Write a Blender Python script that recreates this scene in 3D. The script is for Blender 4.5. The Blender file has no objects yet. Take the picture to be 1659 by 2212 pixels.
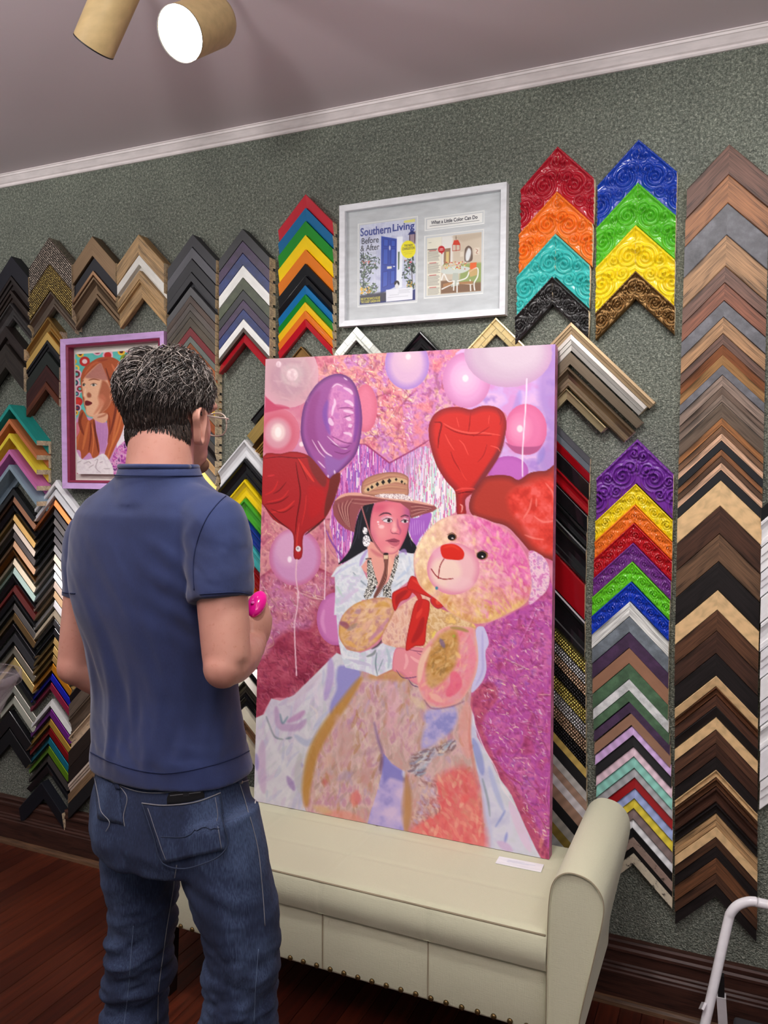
import bpy, bmesh, math, random
import numpy as np
from mathutils import Matrix, Vector

# ------------------------------------------------------------------ camera
sc = bpy.context.scene
COL = sc.collection
F_PX, YAW, PITCH, ROLL = 1743.4, -0.41763, -0.05147, 0.00564
CAM_H, CAM_D = 1.60, 2.473          # metres above the floor / in front of the wall (wall face is y = 0)
fw = np.array([math.sin(YAW)*math.cos(PITCH), math.cos(YAW)*math.cos(PITCH), math.sin(PITCH)])
rt = np.cross(fw, [0, 0, 1.0]); rt /= np.linalg.norm(rt); up = np.cross(rt, fw)
R_, U_ = rt*math.cos(ROLL)+up*math.sin(ROLL), -rt*math.sin(ROLL)+up*math.cos(ROLL)
CPOS = np.array([0.0, -CAM_D, CAM_H])
cam_d = bpy.data.cameras.new('camera'); cam = bpy.data.objects.new('camera', cam_d); COL.objects.link(cam)
cam_d.sensor_fit = 'HORIZONTAL'; cam_d.sensor_width = 36.0; cam_d.lens = F_PX/1659*36.0
cam_d.clip_start = 0.02
m = Matrix.Identity(4)
for i in range(3):
    m[i][0], m[i][1], m[i][2], m[i][3] = R_[i], U_[i], -fw[i], CPOS[i]
cam.matrix_world = m
sc.camera = cam

# ------------------------------------------------------------------ world, exposure, room lights
sc.view_settings.view_transform = 'Standard'
sc.view_settings.look = 'None'
sc.view_settings.gamma = 1.0
sc.view_settings.use_curve_mapping = False
sc.view_settings.exposure = 0.18
world = bpy.data.worlds.new('shop_ambient'); sc.world = world
world.use_nodes = True
bg = world.node_tree.nodes['Background']
bg.inputs[0].default_value = (1.0, 0.98, 0.97, 1); bg.inputs[1].default_value = 0.2

def spot(name, loc, target, watts, size_deg, blend=0.5, radius=0.05, col=(1, 0.98, 0.955)):
    d = bpy.data.lights.new(name, 'SPOT'); o = bpy.data.objects.new(name, d); COL.objects.link(o)
    d.energy = watts; d.spot_size = math.radians(size_deg); d.spot_blend = blend
    d.shadow_soft_size = radius; d.color = col
    o.location = loc
    o.rotation_euler = (Vector(target)-Vector(loc)).to_track_quat('-Z', 'Y').to_euler()
    return o
CEIL = 2.80
# first two: track heads on the second ceiling track behind the photographer
spot('unseen_spot_rear', (-2.65, -2.6, 2.62), (-2.2, -0.1, 2.3), 18, 70, 0.8, 0.06)
spot('unseen_spot_rear', (0.45, -2.6, 2.62), (-0.1, 0.0, 1.6), 22, 78, 0.8, 0.06)
spot('unseen_spot_rear', (-0.75, -1.85, 2.64), (-1.02, -1.25, 1.0), 15, 80, 0.8, 0.06)  # added unseen downlight that brightens the man's head and upper back
# added unseen spots behind the photographer, aimed up to brighten the ceiling
for ux, uw in ((-2.4, 165), (-0.6, 165), (1.2, 165)):
    spot('ceiling_fill_spot', (ux, -2.75, 2.2), (ux, -2.55, 2.8), uw, 165, 1.0, 0.1)
# track heads on the ceiling track close to the wall
spot('track_light_near', (-0.55, -1.25, 2.66), (-0.80, -0.25, 0.9), 33, 112, 0.8, 0.05)
spot('track_light_near', (-1.97, -1.2, 2.66), (-1.30, -0.2, 1.1), 30, 100, 0.8, 0.05)
spot('track_light_near', (-0.15, -1.15, 2.66), (-0.10, 0.0, 1.7), 15, 100, 0.7, 0.05)
spot('track_light_near', (0.6, -1.15, 2.66), (0.2, 0.0, 1.5), 18, 100, 0.7, 0.05)
spot('track_light_near', (-2.95, -1.2, 2.66), (-2.6, 0.0, 2.1), 11, 100, 0.7, 0.05)

# ------------------------------------------------------------------ helpers
def ray(px, py):
    return R_*(px-829.5)/F_PX - U_*(py-1106)/F_PX + fw
def at_y(px, py, y=0.0):
    d = ray(px, py); t = (y+CAM_D)/d[1]; return CPOS+d*t
def at_z(px, py, z):
    d = ray(px, py); t = (z-CAM_H)/d[2]; return CPOS+d*t
def at_d(px, py, depth):
    return CPOS+ray(px, py)*depth
def pix(p):
    d = np.asarray(p, float)-CPOS
    w = d@fw
    return 829.5+F_PX*(d@R_)/w, 1106-F_PX*(d@U_)/w

def lin(c):
    c = [x/255.0 for x in c[:3]]
    return tuple((x/12.92 if x <= 0.04045 else ((x+0.055)/1.055)**2.4) for x in c)
def lin4(c): return lin(c)+(1.0,)

def put(o, parent=None, label=None, cat=None, group=None, kind=None):
    COL.objects.link(o)
    if parent is not None: o.parent = parent
    for k, v in (('label', label), ('category', cat), ('group', group), ('kind', kind)):
        if v: o[k] = v
    return o
def mk(name, verts, faces, mats, parent=None, smooth=False, mi=None, **kw):
    me = bpy.data.meshes.new(name)
    me.from_pydata([tuple(map(float, v)) for v in verts], [], faces)
    for mt in (mats if isinstance(mats, (list, tuple)) else [mats]): me.materials.append(mt)
    if mi is not None: me.polygons.foreach_set('material_index', mi)
    if smooth: me.polygons.foreach_set('use_smooth', [True]*len(me.polygons))
    me.update()
    return put(bpy.data.objects.new(name, me), parent, **kw)
def from_bm(name, bm, mats, parent=None, smooth=False, **kw):
    me = bpy.data.meshes.new(name); bm.to_mesh(me); bm.free()
    for mt in (mats if isinstance(mats, (list, tuple)) else [mats]): me.materials.append(mt)
    if smooth: me.polygons.foreach_set('use_smooth', [True]*len(me.polygons))
    me.update()
    return put(bpy.data.objects.new(name, me), parent, **kw)
def empty(name, loc, **kw):
    o = bpy.data.objects.new(name, None); o.location = loc; o.empty_display_size = 0.02
    return put(o, **kw)
def keep(child, parent):       # parent without moving
    child.parent = parent
    child.matrix_parent_inverse = Matrix.Translation(Vector(parent.location)).inverted() if parent.rotation_euler[:] == (0, 0, 0) else parent.matrix_world.inverted()
    return child
def box_bm(bm, x0, x1, y0, y1, z0, z1, bevel=0.0, seg=2):
    vs = [bm.verts.new((x, y, z)) for x in (x0, x1) for y in (y0, y1) for z in (z0, z1)]
    idx = [(0, 1, 3, 2), (4, 6, 7, 5), (0, 4, 5, 1), (2, 3, 7, 6), (0, 2, 6, 4), (1, 5, 7, 3)]
    fs = [bm.faces.new([vs[i] for i in f]) for f in idx]
    if bevel:
        es = list({e for f in fs for e in f.edges})
        bmesh.ops.bevel(bm, geom=es, offset=bevel, segments=seg, affect='EDGES', profile=0.6)
    return bm
def box(name, x0, x1, y0, y1, z0, z1, mat, parent=None, bevel=0.0, smooth=False, **kw):
    return from_bm(name, box_bm(bmesh.new(), x0, x1, y0, y1, z0, z1, bevel), mat, parent, smooth, **kw)
def extrude_x(name, prof, x0, x1, mat, parent=None, smooth=False, **kw):   # prof: closed (y,z) outline
    n = len(prof)
    v = [(x0, y, z) for y, z in prof]+[(x1, y, z) for y, z in prof]
    f = [(i, (i+1) % n, n+(i+1) % n, n+i) for i in range(n)]+[tuple(range(n))[::-1], tuple(range(n, 2*n))]
    return mk(name, v, f, mat, parent, smooth, **kw)
def tube_mesh(pts, rads, n=12, cap=True, squash=None):
    pts = [np.asarray(p, float) for p in pts]; V = []; Fc = []
    if not hasattr(rads, '__len__'): rads = [rads]*len(pts)
    ref = None
    for i, p in enumerate(pts):
        a = pts[max(i-1, 0)]; b = pts[min(i+1, len(pts)-1)]
        t = (b-a)/(np.linalg.norm(b-a)+1e-12)
        if ref is None:
            ref = np.array([0, 0, 1.0]) if abs(t[2]) < 0.9 else np.array([1.0, 0, 0])
        u = np.cross(t, ref); u /= np.linalg.norm(u); w = np.cross(u, t); ref = w
        for k in range(n):
            an = 2*math.pi*k/n
            V.append(p+rads[i]*(u*math.cos(an)+w*math.sin(an)))
    for i in range(len(pts)-1):
        for k in range(n):
            Fc.append((i*n+k, i*n+(k+1) % n, (i+1)*n+(k+1) % n, (i+1)*n+k))
    if cap:
        Fc.append(tuple(range(n))[::-1]); Fc.append(tuple(range((len(pts)-1)*n, len(pts)*n)))
    return V, Fc
def catmull(pts, n=8, closed=False):
    P = np.asarray(pts, float); N = len(P); out = []
    rng = range(N) if closed else range(N-1)
    for i in rng:
        if closed: p0, p1, p2, p3 = P[(i-1) % N], P[i], P[(i+1) % N], P[(i+2) % N]
        else: p0, p1, p2, p3 = P[max(i-1, 0)], P[i], P[i+1], P[min(i+2, N-1)]
        for k in range(n):
            t = k/n
            out.append(0.5*((2*p1)+(-p0+p2)*t+(2*p0-5*p1+4*p2-p3)*t*t+(-p0+3*p1-3*p2+p3)*t**3))
    if not closed: out.append(P[-1])
    return np.array(out)

# ------------------------------------------------------------------ materials
MC = {}
def nodes(name):
    mt = bpy.data.materials.new(name); mt.use_nodes = True
    nt = mt.node_tree; b = nt.nodes['Principled BSDF']
    return mt, nt, b
def N(nt, typ, **kw):
    n = nt.nodes.new(typ)
    for k, v in kw.items():
        if k.startswith('i_'):
            key = k[2:]
            n.inputs[int(key) if key.isdigit() else key.replace('_', ' ')].default_value = v
        else: setattr(n, k, v)
    return n
def coords(nt, scale, kind='Object'):
    tc = N(nt, 'ShaderNodeTexCoord'); mp = N(nt, 'ShaderNodeMapping')
    mp.inputs['Scale'].default_value = scale
    nt.links.new(tc.outputs[kind], mp.inputs[0])
    return mp.outputs[0]
def mix2(nt, fac, a, b):
    mx = N(nt, 'ShaderNodeMix', data_type='RGBA')
    mx.inputs[6].default_value = a; mx.inputs[7].default_value = b
    nt.links.new(fac, mx.inputs[0]); return mx.outputs[2]
def bump(nt, b, h, strength=0.3, dist=0.002):
    bn = N(nt, 'ShaderNodeBump', i_Strength=strength, i_Distance=dist)
    nt.links.new(h, bn.inputs['Height']); nt.links.new(bn.outputs[0], b.inputs['Normal'])
def ramp(nt, src, stops):
    r = N(nt, 'ShaderNodeValToRGB'); e = r.color_ramp.elements
    while len(e) < len(stops): e.new(0.5)
    for i, (p, c) in enumerate(stops): e[i].position = p; e[i].color = c
    nt.links.new(src, r.inputs[0]); return r.outputs[0]
def sh(c, k): return tuple(max(0, min(255, x*k)) for x in c)

def M(kind, rgb=(128, 128, 128), rough=None):
    key = (kind, tuple(rgb), rough)
    if key in MC: return MC[key]
    mt, nt, b = nodes('%s_%d_%d_%d' % ((kind,)+tuple(int(x) for x in rgb)))
    L = nt.links; BC = b.inputs['Base Color']; RO = b.inputs['Roughness']; ME = b.inputs['Metallic']
    BC.default_value = lin4(rgb)
    if kind in ('paint', 'gloss'):
        no = N(nt, 'ShaderNodeTexNoise', i_Scale=1.0, i_Detail=5.0); L.new(coords(nt, (18, 60, 60)), no.inputs['Vector'])
        k = 0.10 if kind == 'paint' else 0.04
        L.new(mix2(nt, no.outputs[0], lin4(sh(rgb, 1-k)), lin4(sh(rgb, 1+k))), BC)
        RO.default_value = rough if rough is not None else (0.5 if kind == 'paint' else 0.12); b.inputs['Specular IOR Level'].default_value = 0.3 if kind == 'paint' else 0.5
        if kind == 'paint': bump(nt, b, no.outputs[0], 0.12, 0.001)
        else: b.inputs['Coat Weight'].default_value = 0.25; b.inputs['Coat Roughness'].default_value = 0.06
    elif kind == 'wood':
        v = coords(nt, (5, 55, 55)); no = N(nt, 'ShaderNodeTexNoise', i_Scale=1.0, i_Detail=6.0, i_Distortion=1.2); L.new(v, no.inputs['Vector'])
        v2 = coords(nt, (14, 420, 420)); n2 = N(nt, 'ShaderNodeTexNoise', i_Scale=1.0, i_Detail=3.0); L.new(v2, n2.inputs['Vector'])
        add = N(nt, 'ShaderNodeMath', operation='MULTIPLY_ADD'); add.inputs[1].default_value = 0.45
        hf = N(nt, 'ShaderNodeMath', operation='MULTIPLY'); hf.inputs[1].default_value = 0.55; L.new(no.outputs[0], hf.inputs[0])
        L.new(n2.outputs[0], add.inputs[0]); L.new(hf.outputs[0], add.inputs[2])
        c = ramp(nt, add.outputs[0], [(0.36, lin4(sh(rgb, 0.58))), (0.5, lin4(rgb)), (0.64, lin4(sh(rgb, 1.2)))])
        L.new(c, BC); RO.default_value = rough if rough is not None else 0.45; b.inputs['Specular IOR Level'].default_value = 0.3
        bump(nt, b, n2.outputs[0], 0.10, 0.0006)
    elif kind == 'burl':
        no = N(nt, 'ShaderNodeTexNoise', i_Scale=9.0, i_Detail=7.0, i_Distortion=2.2); L.new(coords(nt, (1.6, 3, 3)), no.inputs['Vector'])
        wv = N(nt, 'ShaderNodeTexWave', i_Scale=14.0, i_Distortion=9.0, i_Detail=3.0); L.new(coords(nt, (0.6, 2.4, 2.4)), wv.inputs['Vector'])
        mth = N(nt, 'ShaderNodeMath', operation='MULTIPLY_ADD'); mth.inputs[1].default_value = 0.35
        L.new(wv.outputs[1], mth.inputs[0]); L.new(no.outputs[0], mth.inputs[2])
        L.new(ramp(nt, mth.outputs[0], [(0.3, lin4(sh(rgb, 0.9))), (0.62, lin4(rgb)), (0.95, lin4(sh(rgb, 1.06)))]), BC)
        RO.default_value = 0.38
    elif kind == 'stone':
        no = N(nt, 'ShaderNodeTexNoise', i_Scale=28.0, i_Detail=8.0, i_Roughness=0.65); L.new(coords(nt, (1, 1, 1)), no.inputs['Vector'])
        L.new(ramp(nt, no.outputs[0], [(0.3, lin4(sh(rgb, 0.72))), (0.55, lin4(rgb)), (0.8, lin4(sh(rgb, 1.3)))]), BC)
        RO.default_value = 0.5
    elif kind == 'metal':
        no = N(nt, 'ShaderNodeTexNoise', i_Scale=1.0, i_Detail=4.0); L.new(coords(nt, (9, 260, 260)), no.inputs['Vector'])
        L.new(mix2(nt, no.outputs[0], lin4(sh(rgb, 0.82)), lin4(sh(rgb, 1.14))), BC)
        ME.default_value = 0.85; RO.default_value = rough if rough is not None else 0.34
        bump(nt, b, no.outputs[0], 0.12, 0.0005)
    elif kind == 'satin':           # ribbed, softly shining
        wv = N(nt, 'ShaderNodeTexWave', i_Scale=1.0, i_Distortion=1.5, i_Detail=1.0); wv.bands_direction = 'X'
        L.new(coords(nt, (11, 2, 2)), wv.inputs['Vector'])
        L.new(mix2(nt, wv.outputs[1], lin4(sh(rgb, 0.93)), lin4(sh(rgb, 1.05))), BC)
        ME.default_value = 0.2; RO.default_value = 0.38
        bump(nt, b, wv.outputs[1], 0.22, 0.003)
    elif kind == 'bead':            # rows of small pyramids
        v = coords(nt, (1, 1, 1)); vo = N(nt, 'ShaderNodeTexVoronoi', i_Scale=135.0, i_Randomness=0.2)
        L.new(v, vo.inputs['Vector'])
        L.new(ramp(nt, vo.outputs[0], [(0.12, lin4(sh(rgb, 1.45))), (0.5, lin4(sh(rgb, 0.42)))]), BC)
        ME.default_value = 0.8; RO.default_value = 0.25
        inv = N(nt, 'ShaderNodeMath', operation='SUBTRACT'); inv.inputs[0].default_value = 1.0
        L.new(vo.outputs[0], inv.inputs[1]); bump(nt, b, inv.outputs[0], 1.0, 0.004)
    elif kind == 'pearl':           # tiles of mother-of-pearl
        vo = N(nt, 'ShaderNodeTexBrick', i_Scale=11.0); vo.inputs['Mortar Size'].default_value = 0.012
        L.new(coords(nt, (1, 1, 1)), vo.inputs['Vector'])
        vo.inputs['Color1'].default_value = lin4(sh(rgb, 1.06)); vo.inputs['Color2'].default_value = lin4(sh(rgb, 0.9)); vo.inputs['Mortar'].default_value = lin4(sh(rgb, 0.72))
        no = N(nt, 'ShaderNodeTexNoise', i_Scale=60.0, i_Detail=4.0, i_Distortion=2.0); L.new(coords(nt, (1, 1, 1)), no.inputs['Vector'])
        mx = N(nt, 'ShaderNodeMix', data_type='RGBA', blend_type='OVERLAY'); mx.inputs[0].default_value = 0.5
        L.new(vo.outputs[0], mx.inputs[6]); L.new(no.outputs[0], mx.inputs[7]); L.new(mx.outputs[2], BC)
        RO.default_value = 0.25; ME.default_value = 0.25
    elif kind == 'distress':
        no = N(nt, 'ShaderNodeTexNoise', i_Scale=75.0, i_Detail=8.0, i_Roughness=0.7); L.new(coords(nt, (0.7, 1, 1)), no.inputs['Vector'])
        L.new(ramp(nt, no.outputs[0], [(0.36, lin4((52, 46, 40))), (0.42, lin4(rgb)), (0.75, lin4(sh(rgb, 1.1)))]), BC)
        RO.default_value = 0.85; bump(nt, b, no.outputs[0], 0.4, 0.002)
    elif kind == 'plain':
        RO.default_value = 0.5 if rough is None else rough
    MC[key] = mt
    return mt
RAW = M('wood', (226, 204, 170), 0.7)
RAW.name = 'raw_sawn_wood'
# ------------------------------------------------------------------ room shell
def carpet_mat():
    mt, nt, b = nodes('wall_carpet'); L = nt.links
    v = coords(nt, (1, 1, 1))
    vo = N(nt, 'ShaderNodeTexVoronoi', i_Scale=210.0, i_Randomness=0.9); L.new(v, vo.inputs['Vector'])
    n1 = N(nt, 'ShaderNodeTexNoise', i_Scale=120.0, i_Detail=4.0, i_Roughness=0.8); L.new(v, n1.inputs['Vector'])
    n2 = N(nt, 'ShaderNodeTexNoise', i_Scale=5.0, i_Detail=4.0); L.new(v, n2.inputs['Vector'])
    c1 = ramp(nt, n1.outputs[0], [(0.30, lin4((74, 80, 72))), (0.48, lin4((134, 141, 128))), (0.60, lin4((170, 176, 160))), (0.70, lin4((222, 224, 208)))])
    mx = N(nt, 'ShaderNodeMix', data_type='RGBA', blend_type='MULTIPLY'); mx.inputs[0].default_value = 1.0
    c2 = ramp(nt, n2.outputs[0], [(0.3, (0.80, 0.80, 0.82, 1)), (0.7, (1, 1, 1, 1))])
    L.new(c1, mx.inputs[6]); L.new(c2, mx.inputs[7])
    mx2 = N(nt, 'ShaderNodeMix', data_type='RGBA', blend_type='MULTIPLY'); mx2.inputs[0].default_value = 0.8
    c3 = ramp(nt, vo.outputs[0], [(0.15, (1, 1, 1, 1)), (0.6, (0.45, 0.45, 0.45, 1))])
    L.new(mx.outputs[2], mx2.inputs[6]); L.new(c3, mx2.inputs[7])
    L.new(mx2.outputs[2], b.inputs['Base Color']); b.inputs['Roughness'].default_value = 0.95
    inv = N(nt, 'ShaderNodeMath', operation='SUBTRACT'); inv.inputs[0].default_value = 1.0
    L.new(vo.outputs[0], inv.inputs[1]); bump(nt, b, inv.outputs[0], 0.9, 0.004)
    return mt
X0, X1, Y0 = -4.6, 2.6, -5.2
box('wall_back', X0, X1, 0.0, 0.12, 0.0, CEIL, carpet_mat(), kind='structure', label='grey-green loop carpet covering the wall behind the frame samples')

def ceil_mat():
    mt, nt, b = nodes('ceiling_paint'); L = nt.links
    n = N(nt, 'ShaderNodeTexNoise', i_Scale=1.4, i_Detail=4.0); L.new(coords(nt, (1, 1, 1)), n.inputs['Vector'])
    L.new(mix2(nt, n.outputs[0], lin4((212, 198, 204)), lin4((224, 209, 215))), b.inputs['Base Color'])
    b.inputs['Roughness'].default_value = 0.6
    n2 = N(nt, 'ShaderNodeTexNoise', i_Scale=90.0, i_Detail=2.0); L.new(coords(nt, (1, 1, 1)), n2.inputs['Vector'])
    bump(nt, b, n2.outputs[0], 0.05, 0.001)
    return mt
box('ceiling', X0, X1, Y0, 0.12, CEIL, CEIL+0.1, ceil_mat(), kind='structure', label='flat mauve painted ceiling above the carpeted wall')

trim_m = M('paint', (232, 222, 222), 0.45)
cz = CEIL
extrude_x('trim_1', [(0.0, cz-0.040), (-0.006, cz-0.040), (-0.010, cz-0.036), (-0.010, cz-0.030), (-0.016, cz-0.027), (-0.024, cz-0.018),
                     (-0.031, cz-0.011), (-0.034, cz-0.010), (-0.036, cz-0.004), (-0.040, cz-0.003), (-0.040, cz), (0.0, cz)], X0, X1, trim_m,
          kind='structure', label='pale crown moulding along the top of the wall')

dark = M('wood', (62, 38, 31), 0.42)
extrude_x('baseboard_back', [(0, 0), (0, 0.192), (-0.020, 0.192), (-0.024, 0.186), (-0.022, 0.172), (-0.027, 0.166), (-0.027, 0.158), (-0.021, 0.154),
                             (-0.021, 0.122), (-0.026, 0.118), (-0.026, 0.112), (-0.031, 0.107), (-0.031, 0.100), (-0.034, 0.096), (-0.034, 0.0)],
          X0, X1, dark, kind='structure', label='dark stained stepped wooden baseboard under the carpeted wall')
extrude_x('trim_2', [(-0.034, 0), (-0.034, 0.020), (-0.041, 0.017), (-0.047, 0.010), (-0.050, 0.0)], X0, X1, M('wood', (92, 66, 46), 0.45),
          kind='structure', label='worn quarter round moulding along the foot of the baseboard')

# floor: base slab and single planks laid obliquely to the wall
slab = box('floor', X0, X1, Y0, 0.12, -0.12, -0.012, M('plain', (18, 10, 8)), kind='structure', label='dark red-brown polished plank floor')
def plank_mat(k):
    rgb = [(84, 36, 20), (76, 31, 18), (91, 39, 22), (71, 28, 16), (86, 37, 22)][k]
    mt, nt, b = nodes('floor_plank_%d' % k); L = nt.links
    no = N(nt, 'ShaderNodeTexNoise', i_Scale=1.0, i_Detail=6.0, i_Distortion=0.8); L.new(coords(nt, (3, 60, 60)), no.inputs['Vector'])
    n2 = N(nt, 'ShaderNodeTexNoise', i_Scale=1.0, i_Detail=3.0); L.new(coords(nt, (30, 220, 220)), n2.inputs['Vector'])
    c = ramp(nt, no.outputs[0], [(0.3, lin4(sh(rgb, 0.72))), (0.55, lin4(rgb)), (0.8, lin4(sh(rgb, 1.2)))])
    wear = ramp(nt, n2.outputs[0], [(0.73, (0, 0, 0, 1)), (0.8, (1, 1, 1, 1))])
    mx = N(nt, 'ShaderNodeMix', data_type='RGBA'); L.new(wear, mx.inputs[0]); L.new(c, mx.inputs[6]); mx.inputs[7].default_value = lin4(sh(rgb, 1.45))
    L.new(mx.outputs[2], b.inputs['Base Color']); b.inputs['Roughness'].default_value = 0.38
    bump(nt, b, n2.outputs[0], 0.08, 0.0006)
    return mt
PM = [plank_mat(k) for k in range(5)]
rng = random.Random(7)
pw = 0.062
pb = bmesh.new(); box_bm(pb, -0.5, 0.5, -pw/2+0.0006, pw/2-0.0006, -0.012, 0.0, 0.0012, 1)
pm_ = [bpy.data.meshes.new('plank') for _ in range(5)]
for k in range(5):
    pb.to_mesh(pm_[k]); pm_[k].materials.append(PM[k])
pb.free()
x = -3.3
while x < 0.75:                     # boards run from the wall into the room
    y = -0.051-rng.uniform(0, 0.5); first = True
    y1 = -0.036
    while y1 > -1.55:
        ln = rng.uniform(0.55, 1.25); y0 = y1-ln
        o = put(bpy.data.objects.new('plank', pm_[rng.randrange(5)]), slab)
        o.location = (x, (y0+y1)/2, 0); o.rotation_euler = (0, 0, math.pi/2); o.scale = (ln-0.0015, 1, 1)
        y1 = y0
    x += pw
far = box('plank', X0, X1, Y0, -2.4, -0.012, -0.001, PM[0], slab); far['kind'] = 'stuff'
far2 = box('plank', X0, -3.34, -2.4, -0.05, -0.012, -0.001, PM[1], slab); far2['kind'] = 'stuff'
far3 = box('plank', 0.75, X1, -2.4, -0.05, -0.012, -0.001, PM[1], slab); far3['kind'] = 'stuff'
# ------------------------------------------------------------------ frame corner samples on the wall
PROF = {
 'flat':  [(0, 0), (0, .93), (.03, 1), (.97, 1), (1, .93), (1, .42), (.78, .42), (.78, 0)],
 'bevel': [(0, 0), (0, .97), (.05, 1), (.92, .74), (1, .70), (1, .38), (.78, .38), (.78, 0)],
 'up':    [(0, 0), (0, .66), (.06, .70), (.94, 1), (1, .95), (1, .42), (.78, .42), (.78, 0)],
 'scoop': [(0, 0), (0, .9), (.05, 1), (.14, .99), (.2, .84), (.36, .66), (.56, .58), (.72, .58), (.76, .70), (.9, .70), (1, .58), (1, .32), (.8, .32), (.8, 0)],
 'step':  [(0, 0), (0, .98), (.30, 1), (.31, .86), (.60, .84), (.61, .70), (.97, .68), (1, .62), (1, .34), (.78, .34), (.78, 0)],
 'ledge': [(0, 0), (0, .97), (.03, 1), (.62, 1), (.65, .9), (.66, .66), (.97, .64), (1, .6), (1, .34), (.78, .34), (.78, 0)],
 'lip':   [(0, 0), (0, .97), (.10, 1), (.16, .97), (.17, .78), (.96, .74), (1, .7), (1, .36), (.78, .36), (.78, 0)],
 'inlip': [(0, 0), (0, .78), (.03, .82), (.74, .82), (.75, 1), (.95, 1), (1, .94), (1, .36), (.78, .36), (.78, 0)],
 'round': [(0, 0), (0, .45), (.06, .68), (.18, .86), (.34, .97), (.5, 1), (.66, .97), (.82, .86), (.94, .68), (1, .45), (1, .3), (.78, .3), (.78, 0)],
 'box':   [(0, 0), (0, 1), (.34, 1), (.36, .98), (.36, .2), (1, .2), (1, 0)],
 'two':   [(0, 0), (0, .97), (.03, 1), (.42, 1), (.45, .9), (.49, .9), (.51, .98), (.95, .96), (1, .9), (1, .4), (.78, .4), (.78, 0)],
}
S2 = math.sqrt(0.5)
def carve(s, v, w, seed):
    # relief of scrolls, leaves and a beaded edge over the face of a compo moulding: s along, v across (0..1), in metres
    h = np.zeros_like(s); P_ = max(w*1.15, 0.03)
    ph = (seed*0.37) % 1.0
    for j in range(-2, 12):
        for (fs, v0, rr, kk, sg) in ((0.0, .52, .40, 2.6, 1), (.34, .26, .20, 2.0, -1), (.42, .74, .22, 2.0, 1), (.68, .50, .26, 2.2, -1)):
            cs = (j+fs+ph)*P_; du = (s-cs)/w; dv = (v-v0)
            r = np.sqrt(du*du+dv*dv); th = np.arctan2(dv, du)*sg
            m_ = r < rr*1.25
            if not m_.any(): continue
            sp = np.cos(th+2*math.pi*kk*(r/rr)+j)
            h += np.where(m_, np.exp(-(r/rr)**4)*(0.5+0.5*sp)**1.5*(0.6+0.4*rr/.4), 0)
            h += np.where(r < rr*.2, 0.6*np.sqrt(np.clip(1-(r/(rr*.2))**2, 0, 1)), 0)
    fan = np.abs(np.sin((s/w*9+ph)+np.sin(s/w*2.7)*1.6+v*9))
    h += fan**2*np.clip(np.sin(v*math.pi*2-0.6)*.5, 0, 1)*0.45
    ed = np.exp(-((v-.05)/.03)**2)*(0.4+0.35*np.abs(np.sin(s/w*18)))
    return h*np.clip(v/.06, 0, 1)*np.clip((1-v)/.08, 0, 1)+ed
def rail(w, t, T, prof, side, cut, face, parent, L=None, seed=0, inner=None):
    a_max = t*S2
    L = w/S2 if L is None else L
    mats = [face, RAW] if inner is None else [face, RAW, inner]
    sg = 1 if side < 0 else -1
    if prof == 'ornate':
        nu = max(8, int((L+a_max)/0.0021)); nv = max(8, int(a_max/0.0021))
        v = np.linspace(0, 1, nv+1); u = np.linspace(0, 1, nu+1)
        VV, UU = np.meshgrid(v, u)
        A = VV*a_max; X = A+UU*(L if cut == 'v' else (L-A))
        base = 1-0.42*np.sin(np.clip(VV*1.12, 0, 1)*math.pi)**1.2*0.6-0.28*VV
        Z = T*base+carve(X, VV, a_max, seed)*min(0.013, a_max*0.17)
        Z = np.minimum(Z, T*1.4)
        V = np.stack([X, sg*A, Z], -1).reshape(-1, 3).tolist()
        n1 = nv+1; fcs = []; mi = []
        for i in range(nu):
            for j in range(nv):
                q = (i*n1+j, (i+1)*n1+j, (i+1)*n1+j+1, i*n1+j+1); fcs.append(q if side < 0 else q[::-1]); mi.append(0)
        k = len(V)
        # sides, ends and back
        b0 = [(0, 0, 0), (L, 0, 0), (a_max+(L if cut == 'v' else L-a_max), sg*a_max, 0), (a_max, sg*a_max, 0)]
        V += b0
        def wall(idx, p, q, mm):
            f = tuple(idx)+(q, p); fcs.append(f); mi.append(mm)
        wall([i*n1 for i in range(nu+1)], k, k+1, 0)
        wall([i*n1+nv for i in range(nu, -1, -1)], k+2, k+3, 0)
        wall([nu*n1+j for j in range(nv+1)], k+1, k+2, 1)
        wall([j for j in range(nv, -1, -1)], k+3, k, 1)
        o = mk('rail', V, fcs, mats, parent, True, mi)
        bm = bmesh.new(); bm.from_mesh(o.data); bmesh.ops.recalc_face_normals(bm, faces=bm.faces); bm.to_mesh(o.data); bm.free()
    else:
        pr = PROF[prof]; n = len(pr); V = []
        for a, d in pr: V.append((a*a_max, sg*a*a_max, d*T))
        for a, d in pr: V.append((L+(a*a_max if cut == 'v' else 0), sg*a*a_max, d*T))
        fcs = [(i, n+i, n+(i+1) % n, (i+1) % n) for i in range(n)]; mi = [0]*n
        if inner is not None:
            for i in range(n):
                if pr[i][0] >= .6 and pr[(i+1) % n][0] >= .6 and pr[i][1] > .3: mi[i] = 2
        fcs += [tuple(range(n)), tuple(range(n, 2*n))[::-1]]; mi += [1, 1]
        if side > 0: fcs = [f[::-1] for f in fcs]
        o = mk('rail', V, fcs, mats, parent, prof == 'round', mi)
    if side > 0: cx, cy = Vector((S2, 0, -S2)), Vector((S2, 0, S2))
    else: cx, cy = Vector((-S2, 0, -S2)), Vector((S2, 0, -S2))
    cz_ = Vector((0, -1, 0)); mm = Matrix.Identity(4)
    for i in range(3): mm[i][0], mm[i][1], mm[i][2] = cx[i], cy[i], cz_[i]
    o.matrix_local = mm
    return o
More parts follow.
